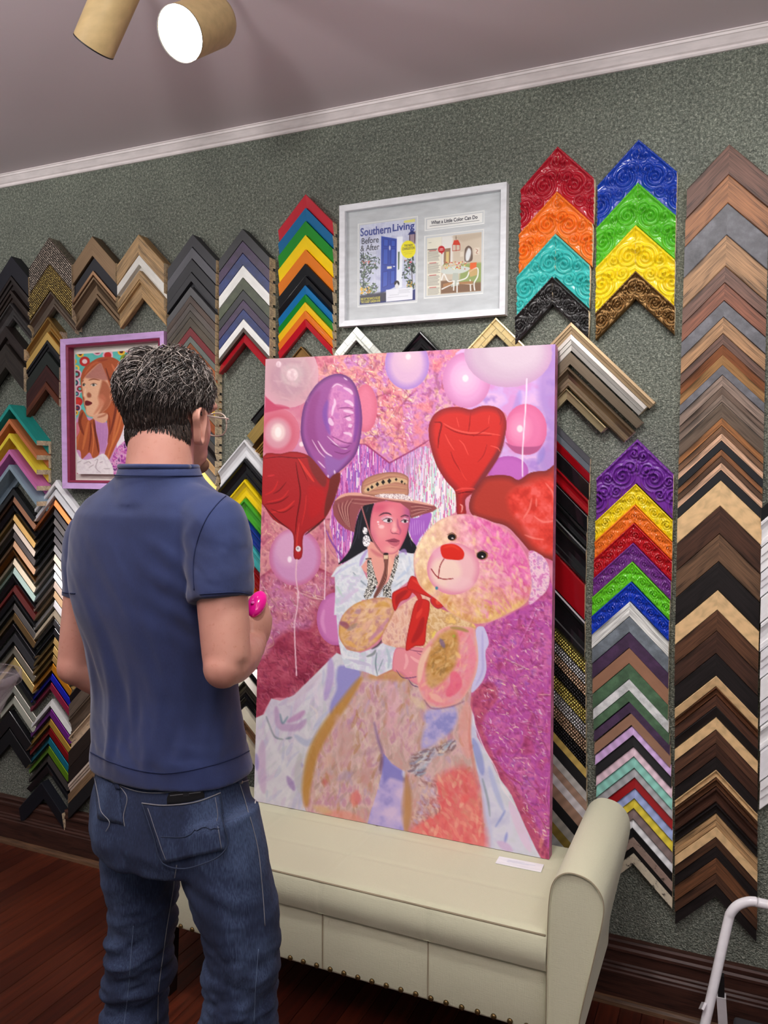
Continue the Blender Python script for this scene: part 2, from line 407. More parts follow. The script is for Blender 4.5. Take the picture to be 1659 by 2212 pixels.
ORD = ['', 'first', 'second', 'third', 'fourth', 'fifth', 'sixth', 'seventh', 'eighth', 'ninth', 'tenth', 'eleventh', 'twelfth', 'thirteenth', 'fourteenth',
       'fifteenth', 'sixteenth', 'seventeenth', 'eighteenth', 'nineteenth', 'twentieth']
for _t, _n, _w in ((20, 'twentieth', 'twenty'), (30, 'thirtieth', 'thirty'), (40, 'fortieth', 'forty'), (50, 'fiftieth', 'fifty')):
    ORD += ([] if _t == 20 else [_n])+[_w+'-'+ORD[_k] for _k in range(1, 10)]
def sample(apx, apy, w_l, w_r, t, T, mat, prof, label, group, cut='v', seed=0, L=None, inner=None, y0=0.0, only=None):
    p = at_y(apx, apy, -T+y0)
    e = empty('frame_corner_sample', (p[0], y0-0.0005, p[2]), label=label, cat='frame sample', group=group)
    for side, w in ((-1, w_l), (1, w_r)):
        if w <= 0.004: continue
        rail(w, t, T, prof, side, cut, mat, e, L, seed+(0 if side < 0 else 3), inner)
    return e
def column(xs, items, end_y, where, group, T=0.022, order='from top', gap=0.0012):
    ys = [a[0] for a in xs]
    def xi(y, k): return float(np.interp(y, ys, [a[k] for a in xs]))
    n = len(items)
    for i, it in enumerate(items):
        y, desc, mat, prof = it[:4]; opt = it[4] if len(it) > 4 else {}
        Ti = opt.get('T', T)
        yn = opt.get('end', items[i+1][0] if i+1 < n else end_y)
        xc = xi(y, 2); A = at_y(xc, y, -Ti); B = at_y(xc, yn, -Ti)
        wl = A[0]-at_y(xi(y+60, 1), y+60, -Ti)[0]; wr = at_y(xi(y+60, 3), y+60, -Ti)[0]-A[0]
        t = A[2]-B[2]-gap
        o_ = ORD[i+1] if order == 'from top' else ORD[n-i]
        sample(xc, y, opt.get('wl', wl), opt.get('wr', wr), t, Ti, mat, prof, '%s corner sample, %s %s of %s' % (desc, o_, order, where), group,
               opt.get('cut', 'v'), seed=i*5, L=opt.get('L'), inner=opt.get('inner'))
# --- colours
W = lambda r, g, b: M('wood', (int(r*.83), int(g*.80), int(b*.78)))
walnut, cherry, slate, oak, redbrown = W(124, 92, 80), W(172, 122, 82), M('stone', (98, 98, 104)), W(190, 152, 112), W(150, 98, 76)
maple, dkbrown, mdbrown, blackw = M('burl', (216, 182, 134)), W(84, 58, 46), W(112, 84, 62), M('wood', (30, 26, 26))
greyw, taupe, orangew, ebony, cream = W(158, 142, 130), W(124, 110, 98), W(176, 122, 72), M('paint', (30, 31, 34)), W(240, 200, 168)
column([(300, 1490, 1576, 1664), (400, 1483, 1573, 1662), (700, 1473, 1562, 1655), (1000, 1466, 1558, 1649), (1400, 1458, 1547, 1639), (2000, 1458, 1547, 1637)], [
 (311.5, 'walnut', walnut, 'flat'), (377.7, 'knotty cherry wood', W(178, 124, 84), 'flat'), (438.8, 'slate grey', slate, 'flat'), (508, 'striped oak', oak, 'flat'),
 (575, 'dark walnut', W(128, 98, 86), 'flat'), (611, 'reddish brown', redbrown, 'flat'), (649.7, 'slate grey', slate, 'flat'), (685, 'light oak', oak, 'flat'),
 (721, 'narrow walnut', W(120, 92, 80), 'flat'), (745, 'cherry wood', W(160, 106, 72), 'bevel'), (766.8, 'honey oak', W(196, 154, 104), 'bevel'), (788.5, 'slate grey', slate, 'flat'),
 (810, 'pale greige wood', greyw, 'flat'), (836, 'narrow greige wood', greyw, 'bevel'), (851, 'thin grey wood', W(140, 126, 114), 'flat'), (869, 'wide taupe', taupe, 'bevel'),
 (902.7, 'orange-brown wood', orangew, 'flat'), (920, 'thin brown wood', W(140, 106, 78), 'flat'), (936, 'pale maple', cream, 'flat'), (952, 'matte black', ebony, 'flat'),
 (971, 'russet wood', W(158, 108, 68), 'flat'), (985, 'thin chocolate wood', W(104, 78, 60), 'flat'), (999.6, 'pale maple', cream, 'flat'), (1015.5, 'matte black', ebony, 'flat'),
 (1038, 'broad pale maple', maple, 'flat'), (1093.6, 'broad dark walnut', dkbrown, 'flat'), (1154, 'broad brown walnut', W(120, 94, 72), 'flat'), (1213.7, 'broad black', blackw, 'flat'),
 (1275, 'broad honey maple', maple, 'flat'), (1318.4, 'brown walnut', W(106, 74, 54), 'flat'), (1363.6, 'dark walnut', W(78, 54, 44), 'flat'), (1412, 'black', blackw, 'flat'),
 (1459.9, 'honey maple', maple, 'bevel'), (1484, 'russet brown', W(110, 70, 46), 'scoop'), (1503, 'narrow dark brown', W(92, 62, 48), 'flat'), (1526, 'narrow black', blackw, 'bevel'),
 (1550.5, 'honey maple', maple, 'flat'), (1576.7, 'brown walnut', W(100, 70, 54), 'flat'), (1606, 'dark walnut', W(76, 52, 42), 'flat'), (1635, 'black', blackw, 'flat'),
 (1662.8, 'slim honey maple', maple, 'scoop'), (1682, 'slim brown', W(110, 74, 50), 'scoop'), (1701, 'slim dark brown', W(74, 48, 38), 'scoop'), (1736, 'slim black', blackw, 'scoop'),
 (1759.6, 'honey maple', W(206, 170, 124), 'two'), (1786, 'second honey maple', maple, 'flat'), (1808.8, 'dark walnut', W(86, 60, 46), 'flat'), (1828.8, 'black', blackw, 'flat'),
 (1853, 'russet brown', W(122, 84, 58), 'flat'), (1887, 'dark brown', W(92, 66, 50), 'flat')], 1911, 'wood column at right edge', 'wood corner samples, right column')
sample(1547, 1911, .108, .108, at_y(1547, 1911, -.02)[2]-at_y(1547, 1937, -.02)[2], .02, blackw, 'flat', 'black wood corner sample, lowest of wood column at right edge', 'wood corner samples, right column')
G = lambda r, g, b: M('gloss', (r, g, b))
gred, gorange, gteal, gblack = G(172, 26, 44), G(236, 118, 34), G(60, 184, 178), G(26, 24, 24)
gblue, ggreen, gyellow, gpurple = G(24, 62, 168), G(86, 184, 40), G(240, 212, 26), G(112, 46, 150)
column([(316, 1126, 1205, 1285), (407, 1125, 1203, 1283), (500, 1120, 1200, 1279), (590, 1115, 1193, 1272), (700, 1111, 1191, 1271)], [
 (316, 'glossy crimson carved', gred, 'ornate', {'T': .035}), (413, 'glossy orange carved', gorange, 'ornate', {'T': .033}), (504.7, 'glossy turquoise carved', gteal, 'ornate', {'T': .033}),
 (597, 'black carved', M('gloss', (34, 32, 32), 0.3), 'ornate', {'T': .035})], 657, 'column right of magazine frame', 'carved colour samples beside magazine frame')
column([(301, 1292, 1380, 1464), (393, 1291, 1378, 1462), (487, 1288, 1373, 1459), (600, 1287, 1373, 1458)], [
 (301, 'glossy royal blue carved', gblue, 'ornate', {'T': .035}), (394, 'glossy lime green carved', ggreen, 'ornate', {'T': .033}), (485.8, 'glossy yellow carved', gyellow, 'ornate', {'T': .033}),
 (585, 'antique bronze carved', M('metal', (128, 98, 60), .4), 'ornate', {'T': .035})], 645, 'column beside wood column top', 'carved colour samples beside wood column')
st = lambda r, g, b: M('satin', (r, g, b)); so = lambda r, g, b: M('stone', (r, g, b)); pa = lambda r, g, b: M('paint', (r, g, b))
column([(940, 1290, 1377, 1456), (1020, 1289, 1374, 1455), (1200, 1283, 1366, 1452), (1300, 1278, 1360, 1446), (1500, 1281, 1359, 1444), (1570, 1283, 1368, 1448), (1680, 1288, 1372, 1453), (1780, 1289, 1366, 1454), (1900, 1289, 1372, 1453)], [
 (949, 'wide purple carved', gpurple, 'ornate', {'T': .032}), (1045, 'yellow carved', gyellow, 'ornate'), (1090.7, 'orange carved', gorange, 'ornate'), (1129.8, 'red carved', G(186, 18, 28), 'ornate'),
 (1173, 'purple carved', G(116, 50, 138), 'ornate'), (1213.7, 'lime green carved', G(104, 206, 34), 'ornate'), (1257, 'blue carved', G(16, 60, 190), 'ornate'),
 (1300, 'whitewashed', M('wood', (206, 208, 204)), 'flat'), (1332, 'slate blue', so(112, 122, 130), 'flat'), (1366, 'aubergine', so(70, 48, 78), 'flat'), (1400, 'caramel brown', pa(152, 112, 88), 'flat'),
 (1433.7, 'forest green', so(76, 108, 80), 'flat'), (1467.5, 'white marbled', so(216, 220, 220), 'flat'), (1492, 'narrow forest green', so(76, 108, 80), 'flat'), (1516.7, 'narrow aubergine', so(70, 50, 80), 'flat'),
 (1540.7, 'narrow caramel', pa(152, 116, 94), 'flat'), (1567.5, 'satin lilac', st(214, 180, 232), 'up'), (1589, 'satin black', pa(34, 34, 36), 'up'), (1613.6, 'satin pale pink', st(236, 208, 220), 'up'),
 (1635, 'satin mint', st(148, 216, 200), 'up'), (1659.7, 'satin silver', st(176, 178, 180), 'up'), (1680.6, 'dark red', G(158, 24, 28), 'up'), (1703.7, 'satin periwinkle', st(166, 184, 232), 'up'),
 (1725.8, 'satin yellow', st(232, 212, 68), 'up'), (1747, 'satin taupe', st(138, 120, 116), 'up'), (1770, 'satin white', st(232, 234, 236), 'up'), (1789, 'black', pa(30, 30, 32), 'bevel'),
 (1810, 'distressed taupe', M('distress', (150, 128, 116)), 'flat'), (1830, 'thin black', pa(24, 22, 22), 'flat'), (1843, 'distressed cream', M('distress', (206, 196, 172)), 'flat')], 1868, 'rainbow column beside wood column', 'rainbow column samples')
# column half hidden by the leaning canvas
blk = G(20, 20, 22); rdg = G(150, 12, 22); bgold, bsil, bbrz, bblk = M('bead', (206, 166, 84)), M('bead', (190, 190, 196)), M('bead', (176, 146, 120)), M('bead', (40, 38, 40))
def edge_y(vals, off=82): return [v-off for v in vals]
hid = [(984, 'smoke grey', pa(74, 74, 80), 'flat'), (1000, 'blue grey', pa(92, 98, 106), 'flat'), (1017, 'glossy red', rdg, 'bevel'), (1038, 'glossy black', blk, 'bevel'), (1075, 'crimson', rdg, 'scoop'),
 (1110, 'black', blk, 'bevel'), (1145, 'speckled black', blk, 'scoop'), (1180, 'piano black', blk, 'scoop'), (1254, 'wide crimson', rdg, 'bevel'), (1330, 'wide black', blk, 'scoop'),
 (1415, 'gold beaded', bgold, 'flat'), (1441, 'silver beaded', bsil, 'flat'), (1464, 'bronze beaded', bbrz, 'flat'), (1489, 'black beaded', bblk, 'flat'),
 (1516, 'second gold beaded', bgold, 'flat'), (1548, 'second silver beaded', bsil, 'flat'), (1580, 'second bronze beaded', bbrz, 'flat'), (1611, 'second black beaded', bblk, 'flat'),
 (1643, 'ribbed gold', st(196, 168, 92), 'flat'), (1663, 'satin black', pa(26, 26, 28), 'flat'), (1692, 'ribbed silver', st(190, 188, 184), 'flat'), (1713, 'ribbed rose gold', st(172, 140, 122), 'flat'),
 (1734, 'satin white', st(222, 218, 222), 'flat'), (1757, 'ribbed copper', st(170, 136, 116), 'flat'), (1786, 'plain black', pa(24, 24, 26), 'flat'), (1815, 'ribbed pewter', st(176, 172, 162), 'flat'), (1841, 'olive gold', st(150, 128, 62), 'flat'), (1867, 'brushed nickel', st(196, 196, 196), 'flat')]
column([(900, 1100, 1188, 1277), (1000, 1098, 1187, 1274), (1100, 1092, 1181, 1268), (1260, 1088, 1176, 1263), (1400, 1090, 1178, 1265), (1700, 1093, 1181, 1268), (1850, 1094, 1182, 1269)],
 [(v[0]-80,)+v[1:] for v in hid], 1812, 'column behind canvas right side', 'samples behind right side of canvas')
# --- rainbow column left of the magazine frame
rainb = [(419.5, 'red', G(196, 44, 58)), (448.5, 'blue', G(30, 106, 158)), (477, 'green', G(36, 140, 44)), (507.6, 'yellow', G(244, 208, 22)), (538.6, 'orange', G(226, 124, 38)),
         (569, 'black', G(24, 24, 28)), (596, 'narrow black', G(24, 24, 28)), (616, 'narrow blue', G(30, 116, 178)), (635.5, 'narrow green', G(30, 138, 48)), (652.7, 'narrow yellow', G(240, 200, 36)),
         (671, 'narrow orange', G(232, 128, 44)), (688.9, 'narrow red', G(196, 30, 44))]
column([(419, 601, 660, 719), (600, 601, 659, 718), (770, 601, 658, 717)], [(y, 'painted '+d, mt, 'bevel') for y, d, mt in rainb], 705.7,
       'column left of magazine frame', 'painted rainbow samples', T=0.034)
# --- top row columns, left part of the wall
column([(494, 473, 524, 582), (800, 473, 527, 582)], [
 (493.7, 'mottled black', so(28, 28, 34), 'flat'), (520.5, 'mottled purple', so(58, 36, 72), 'flat'), (547, 'mottled navy', so(24, 44, 104), 'flat'), (573, 'white', pa(226, 226, 222), 'flat'),
 (600, 'olive green', so(66, 74, 50), 'flat'), (626.5, 'narrow black', so(28, 28, 34), 'flat'), (648, 'narrow purple', so(58, 36, 72), 'flat'), (668, 'narrow navy', so(24, 44, 104), 'flat'),
 (689, 'narrow white', pa(226, 226, 222), 'flat'), (708.6, 'thin taupe', pa(78, 66, 58), 'flat'), (718, 'glossy red', G(160, 24, 36), 'up')], 741, 'sixth column from left', 'sixth column samples', T=0.042)
c4 = [(506, 'charcoal', pa(58, 58, 62), 'flat'), (534, 'graphite', pa(88, 88, 94), 'flat'), (559, 'black', pa(46, 46, 50), 'flat'), (588.5, 'ridged black', pa(48, 48, 52), 'ledge'), (619, 'dark grey', pa(82, 82, 84), 'flat'),
 (639, 'smoky brown', W(96, 80, 72), 'flat'), (655, 'warm grey', W(104, 98, 94), 'flat'), (671.7, 'grey-brown', W(96, 90, 82), 'flat'), (686, 'umber', W(98, 90, 78), 'flat'), (707, 'maroon', pa(112, 40, 44), 'flat'),
 (726, 'sage grey', pa(98, 104, 98), 'flat'), (741, 'orange wood', W(176, 102, 58), 'ledge'), (768, 'pale straw', pa(206, 196, 140), 'bevel'), (790, 'dark umber', W(70, 56, 50), 'flat'), (806, 'amber', W(206, 150, 78), 'flat'),
 (822, 'mustard', pa(214, 170, 62), 'flat'), (838, 'greige', W(150, 132, 112), 'flat'), (858, 'copper wood', W(170, 94, 54), 'flat'), (880, 'slate', pa(62, 68, 72), 'flat'), (900, 'ash grey', W(92, 88, 84), 'flat'),
 (916, 'near black', pa(36, 30, 30), 'bevel'), (932, 'thin graphite', pa(66, 62, 62), 'flat'), (946, 'thin maple', W(224, 186, 132), 'flat'), (964, 'thin grey', W(120, 116, 110), 'up'), (984, 'olive gold', M('metal', (190, 172, 96)), 'up'),
 (1004, 'mahogany', W(100, 36, 34), 'up'), (1030, 'copper edged', W(168, 92, 54), 'lip')]
column([(506, 363, 416, 468), (640, 361, 411, 465), (1070, 360, 411, 464)], c4, 1048, 'fifth column from left', 'fifth column samples', T=0.044)
oakl = W(206, 172, 120)
column([(506, 251, 299, 354), (700, 255, 304, 354)], [(506, 'pale oak', oakl, 'flat'), (550.5, 'stepped white', pa(226, 224, 216), 'ledge'), (584, 'narrow oak', oakl, 'flat'),
 (604, 'white edged oak', oakl, 'lip')], 643, 'fourth column from left', 'fourth column samples', T=0.05)
column([(509, 154, 199, 249), (710, 157, 206, 250)], [(509.7, 'wide bronze brown', M('metal', (122, 100, 78), .5), 'flat'), (554, 'black bronze edged', pa(32, 32, 40), 'inlip', {'inner': M('metal', (136, 104, 78))}),
 (595.7, 'bronze brown', M('metal', (116, 96, 76), .5), 'scoop')], 647, 'third column from left', 'third column samples', T=0.05)
column([(512, 62, 105, 154), (660, 64, 110, 155)], [(512.5, 'silver beaded', M('bead', (176, 160, 146)), 'flat'), (571, 'gold beaded', M('bead', (188, 152, 84)), 'flat'), (628, 'pewter', M('metal', (128, 114, 102), .3), 'scoop')],
 664.5, 'top of second column', 'second column samples', T=0.055)
column([(684, 57, 103, 130), (842, 57, 98, 128)], [(684, 'brushed gold', M('metal', (172, 136, 78)), 'scoop'), (717, 'pale gold', M('metal', (230, 188, 110), .45), 'flat'), (735, 'black', pa(26, 26, 30), 'step'),
 (759, 'black green', pa(34, 40, 38), 'flat'), (789, 'mahogany black', W(70, 34, 34), 'flat'), (825, 'red-brown', W(112, 60, 40), 'flat')], 842, 'column left of pink portrait', 'samples left of pink portrait', T=0.04)
column([(553, -28, 24, 62), (700, -28, 20, 60)], [(553, 'plain black', pa(30, 30, 38), 'flat'), (596, 'ebony', W(52, 46, 46), 'step'), (626, 'dark brown', W(56, 46, 42), 'step'), (653, 'speckled black', M('stone', (52, 48, 48)), 'scoop')],
 690, 'top left corner column', 'top left samples', T=0.05)
column([(704, -34, 12, 53), (860, -34, 8, 50)], [(704, 'coffee black', W(54, 46, 44), 'ledge'), (742, 'umber', W(60, 54, 50), 'flat')], 795, 'left edge under black samples', 'left edge samples', T=0.05)
# --- deep painted box mouldings at the left edge
for i, (ay, nm, c) in enumerate([(873.6, 'teal', (36, 150, 140)), (904.7, 'orange', (196, 118, 74)), (936, 'yellow', (236, 214, 66)), (970.6, 'pink', (206, 118, 178)), (1003.7, 'pale blue', (142, 164, 178))]):
    sample(20, ay, .150, .148, .052, .075, pa(*c), 'box', 'deep %s painted box corner sample with raw wooden end, left edge' % nm, 'deep painted box samples')
# --- narrow metal samples, lower left
def zig(items, xc, wl, wr, end, where, group, T=.028):
    n = len(items)
    for i, (y, d, mt, pr) in enumerate(items):
        yn = items[i+1][0] if i+1 < n else end
        A = at_y(xc(y), y, -T); B = at_y(xc(y), yn, -T); full = A[2]-B[2]
        sample(xc(y), y, wl, wr, full*(.62 if pr != 'flat' else .9), T, mt, pr, '%s corner sample, %s from top of %s' % (d, ORD[i+1], where), group, cut='p', L=(wl+0.01)/S2)
me = lambda r, g, b, ro=.3: M('metal', (r, g, b), ro)
kb = G(26, 26, 30)
zig([(1052.7, 'black', kb, 'flat'), (1071, 'bronze', me(120, 86, 66), 'up'), (1092, 'glossy black', kb, 'bevel'), (1110.7, 'gold', me(172, 140, 84), 'up'), (1130, 'silver', me(168, 158, 144), 'up'), (1148.5, 'gunmetal', me(72, 68, 66), 'up'),
     (1168, 'rose gold', me(184, 148, 116), 'up'), (1188, 'amber bronze', me(128, 84, 36), 'bevel'), (1206, 'champagne', me(208, 198, 172), 'up'), (1225.6, 'mint silver', me(168, 196, 186), 'up'), (1245.5, 'black', kb, 'bevel'),
     (1265, 'dark red', pa(104, 32, 28), 'up'), (1285, 'matte black', pa(28, 28, 32), 'bevel'), (1304, 'graphite', me(86, 84, 82), 'up'), (1324, 'antique gold', me(120, 96, 62), 'up'), (1347.5, 'black', kb, 'bevel'),
     (1369, 'charcoal', pa(46, 46, 50), 'up'), (1396, 'pewter', me(150, 142, 128), 'up'), (1421, 'pale gold', me(226, 196, 130), 'up'), (1448, 'dark blue black', pa(22, 24, 32), 'bevel'), (1482, 'nickel', me(170, 172, 160), 'up'),
     (1504, 'brushed silver', me(206, 206, 190), 'up')], lambda y: 28.0, .115, .115, 1530, 'far left metal column', 'far left metal samples')
zig([(1536, 'wide black', kb, 'flat'), (1574, 'wide matte black', pa(20, 20, 24), 'flat')], lambda y: 20.0, .115, .115, 1612, 'black pair low at left edge', 'low black samples')
zig([(1036.6, 'white', pa(228, 230, 232), 'up'), (1056.5, 'second white', pa(220, 222, 226), 'up'), (1079, 'copper gold', me(208, 124, 70), 'up'), (1099, 'black', kb, 'up'), (1118.7, 'graphite', me(80, 78, 76), 'up'), (1137, 'charcoal', me(62, 62, 64), 'up'),
     (1157, 'piano black', kb, 'up'), (1177, 'iron grey', me(112, 112, 112), 'up'), (1197, 'warm silver', me(178, 166, 150), 'up'), (1217, 'silver', me(186, 182, 176), 'up'), (1235.6, 'cool silver', me(176, 182, 188), 'up'),
     (1255.5, 'rose silver', me(178, 162, 150), 'up'), (1276.6, 'bronze', me(160, 134, 102), 'up'), (1296.5, 'polished steel', me(206, 206, 206), 'up'), (1317.7, 'cream', pa(198, 184, 158), 'up'), (1337.6, 'black', kb, 'up'),
     (1357, 'inky black', kb, 'up'), (1377, 'dull gold', me(150, 124, 76), 'up'), (1396, 'brass', me(166, 138, 82), 'up'), (1415, 'old brass', me(140, 114, 66), 'up'), (1434, 'amber gold', me(196, 128, 30), 'up'), (1456, 'cobalt blue', me(22, 30, 160), 'up'),
     (1475.5, 'raspberry', me(140, 36, 66), 'up')], lambda y: float(np.interp(y, [1036, 1100, 1380, 1434, 1475], [118, 115.5, 115, 111, 107.5])), .112, .112, 1496, 'second metal column at left', 'second metal column samples')
zig([(1512, 'satin white', pa(206, 208, 206), 'up'), (1533, 'violet', me(112, 40, 130), 'up'), (1553.6, 'gold', me(178, 140, 58), 'up'), (1573, 'ruby red', me(128, 18, 22), 'up'), (1593.8, 'teal blue', me(24, 108, 130), 'up'), (1613, 'leaf green', me(96, 134, 28), 'up'),
     (1634, 'black brown', pa(40, 34, 32), 'up'), (1653, 'matte black', kb, 'bevel')], lambda y: float(np.interp(y, [1512, 1655], [108, 101])), .108, .112, 1680, 'coloured metal group low at left', 'coloured metal samples')
sample(89, 1690, .13, .112, .075, .04, pa(24, 26, 34), 'bevel', 'large black corner sample with tan edge reaching below the baseboard top', 'low left samples', cut='v')
# --- column mostly behind the man, only its left rails show
column([(1400, 150, 204, 258), (1700, 147, 201, 255)], [(1416, 'ribbed pewter', me(150, 146, 130), 'scoop'), (1440, 'thin black', kb, 'bevel'), (1458, 'driftwood grey', W(120, 108, 96), 'flat'), (1490, 'weathered grey', W(112, 98, 84), 'scoop'),
 (1530, 'distressed cream', M('distress', (196, 172, 142)), 'scoop'), (1562, 'espresso', W(54, 44, 40), 'flat'), (1600, 'dark espresso', W(44, 36, 34), 'flat'), (1634, 'ivory grooved', pa(196, 180, 164), 'step'), (1656, 'tan', W(150, 126, 96), 'flat'),
 (1678, 'wide black', pa(28, 28, 30), 'flat')], 1712, 'column behind man left elbow', 'samples behind man left elbow', T=.035)
# --- glossy scooped samples between the man and the canvas
column([(949, 471, 527, 583), (1700, 473, 527, 581)], [(949, 'white', G(226, 228, 230), 'scoop'), (990.4, 'black', G(20, 20, 24), 'scoop'), (1035.6, 'yellow', G(236, 206, 20), 'scoop'), (1077, 'green', G(70, 166, 44), 'scoop'),
 (1120.6, 'blue', G(24, 52, 140), 'scoop'), (1162, 'turquoise', G(70, 180, 180), 'scoop'), (1205, 'red', G(150, 12, 18), 'scoop'), (1249, 'orange', G(216, 92, 20), 'scoop'), (1292, 'black', G(22, 22, 24), 'scoop'), (1330, 'white', G(216, 218, 214), 'scoop'),
 (1370, 'narrow silver', me(180, 180, 178), 'round'), (1398, 'narrow black', G(20, 20, 22), 'round'), (1416, 'pale silver', me(206, 206, 200), 'up'), (1433, 'black', G(22, 22, 24), 'scoop'), (1456, 'ivory', G(214, 210, 190), 'up'),
 (1472, 'gunmetal', me(92, 86, 78), 'scoop'), (1500, 'gloss black', G(20, 20, 24), 'scoop'), (1528, 'cream', G(224, 218, 196), 'flat'), (1556, 'tan wood', W(140, 108, 80), 'scoop'), (1588, 'linen', pa(204, 196, 172), 'flat')], 1625,
 'glossy column beside canvas left edge', 'glossy scooped samples', T=.04)
# --- single samples under the magazine frame and around the canvas
ht = lambda x, y0, y1, T: at_y(x, y0, -T)[2]-at_y(x, y1, -T)[2]
sample(769, 704, .155, .155, ht(769, 704, 735, .025), .025, M('pearl', (196, 200, 190)), 'inlip', 'silver mother-of-pearl tiled corner sample under magazine frame', 'single corner samples', cut='p', L=.2)
sample(907, 714, .15, .15, ht(907, 714, 752, .035), .035, G(22, 22, 24), 'scoop', 'glossy black ridged corner sample rising behind canvas top edge', 'single corner samples', cut='p', L=.2)
sample(1071, 685.5, .155, .155, ht(1071, 685.5, 721, .025), .025, M('pearl', (224, 204, 146)), 'lip', 'gold mother-of-pearl tiled corner sample under magazine frame', 'single corner samples', cut='p', L=.2)
sample(650, 748, .12, .12, ht(650, 748, 772, .025), .025, M('metal', (112, 84, 46), .5), 'lip', 'dark carved gold corner sample peeking over canvas top left', 'single corner samples', cut='p', L=.17)
champ = [(1233.5, 696, 721, .345, .03, M('metal', (156, 134, 104), .4), 'step', 'ornate champagne'), (1233.5, 722, 757, .312, .032, M('metal', (196, 192, 184), .28), 'step', 'stepped bright silver'),
         (1232, 760, 787, .30, .028, M('metal', (112, 100, 84), .35), 'flat', 'flat pewter'), (1226, 791, 836, .278, .036, M('metal', (136, 118, 96), .3), 'scoop', 'wide champagne'), (1223, 839, 862, .165, .05, M('metal', (180, 164, 126), .35), 'lip', 'narrow gold')]
for ax, y0, y1, L_, T_, mt, pr, d in champ:
    sample(ax, y0, .2, .2, ht(ax, y0, y1, T_), T_, mt, pr, d+' corner sample sloping down right of canvas top corner', 'metallic samples beside canvas top right', cut='p', L=L_)
gold = [(642, 785, 803, .020, G(26, 26, 28), 'lip', 'black gold-lipped', .315), (640, 812, 850, .03, me(196, 164, 96, .3), 'flat', 'broad gold', .335), (640, 851, 866, .028, me(96, 70, 40), 'bevel', 'dark bronze', .31),
        (640, 868, 884, .03, me(176, 136, 70), 'step', 'stepped gold', .30), (640, 886, 903, .03, me(190, 166, 60, .2), 'round', 'rounded brass', .29), (640, 906, 922, .028, me(140, 96, 54), 'bevel', 'copper bronze', .25)]
for (ax, y0, y1, T_, mt, pr, d, L_), ex_ in zip(gold, (541, 533, 540, 546, 556, 564)):
    L_ = (at_y(ax, y0, -T_)[0]-at_y(ex_, y0+100, -T_)[0])/S2
    sample(ax, y0, .2, .2, ht(ax, y0, y1, T_), T_, mt, pr, d+' corner sample sticking out left of canvas edge', 'gold samples left of canvas', cut='p', L=L_)
column([(1000, 1645, 1735, 1825), (1800, 1642, 1732, 1822)], [(1020, 'black', blk, 'flat'), (1050, 'wide white', pa(228, 228, 230), 'scoop'), (1110, 'white', pa(232, 232, 234), 'step'), (1165, 'stepped white', pa(226, 226, 230), 'step'),
 (1220, 'plain white', pa(232, 232, 234), 'flat'), (1275, 'scooped white', pa(230, 230, 232), 'scoop'), (1340, 'grooved white', pa(226, 226, 230), 'step'), (1400, 'smooth white', pa(232, 232, 234), 'flat'), (1450, 'ridged white', pa(226, 226, 230), 'step'),
 (1505, 'bright white', pa(234, 234, 236), 'scoop'), (1560, 'satin white', pa(228, 228, 232), 'flat'), (1625, 'low white', pa(232, 232, 234), 'step')], 1690, 'white column cut by right edge', 'white samples at right edge', T=.03)
# ------------------------------------------------------------------ upholstered bench
def fabric_mat(rgb, name):
    mt, nt, b = nodes(name); L = nt.links
    w1 = N(nt, 'ShaderNodeTexNoise', i_Scale=1.0, i_Detail=2.0); L.new(coords(nt, (60, 900, 900)), w1.inputs['Vector'])
    w2 = N(nt, 'ShaderNodeTexNoise', i_Scale=1.0, i_Detail=2.0); L.new(coords(nt, (900, 60, 60)), w2.inputs['Vector'])
    ad = N(nt, 'ShaderNodeMath', operation='ADD'); L.new(w1.outputs[0], ad.inputs[0]); L.new(w2.outputs[0], ad.inputs[1])
    L.new(ramp(nt, ad.outputs[0], [(0.35, lin4(sh(rgb, .78))), (0.5, lin4(rgb)), (0.65, lin4(sh(rgb, 1.12)))]), b.inputs['Base Color'])
    b.inputs['Roughness'].default_value = 0.9; b.inputs['Sheen Weight'].default_value = 0.15
    bump(nt, b, ad.outputs[0], 0.35, 0.0015)
    return mt
linen = fabric_mat((182, 182, 156), 'beige_linen')
piping = M('paint', (150, 138, 114), .8)
bx0, bx1, by0, by1 = -1.62, -0.398, -0.597, -0.13
bench = empty('upholstered_bench', ((bx0+bx1)/2, (by0+by1)/2, 0), label='beige linen storage bench with flared arms and brass nail trim', cat='bench')
def soft_box(name, x0, x1, y0, y1, z0, z1, bev, nx, ny, amp, mat, seams=()):
    bm = box_bm(bmesh.new(), x0, x1, y0, y1, z0, z1, bev, 4)
    return from_bm(name, bm, mat, None, True)
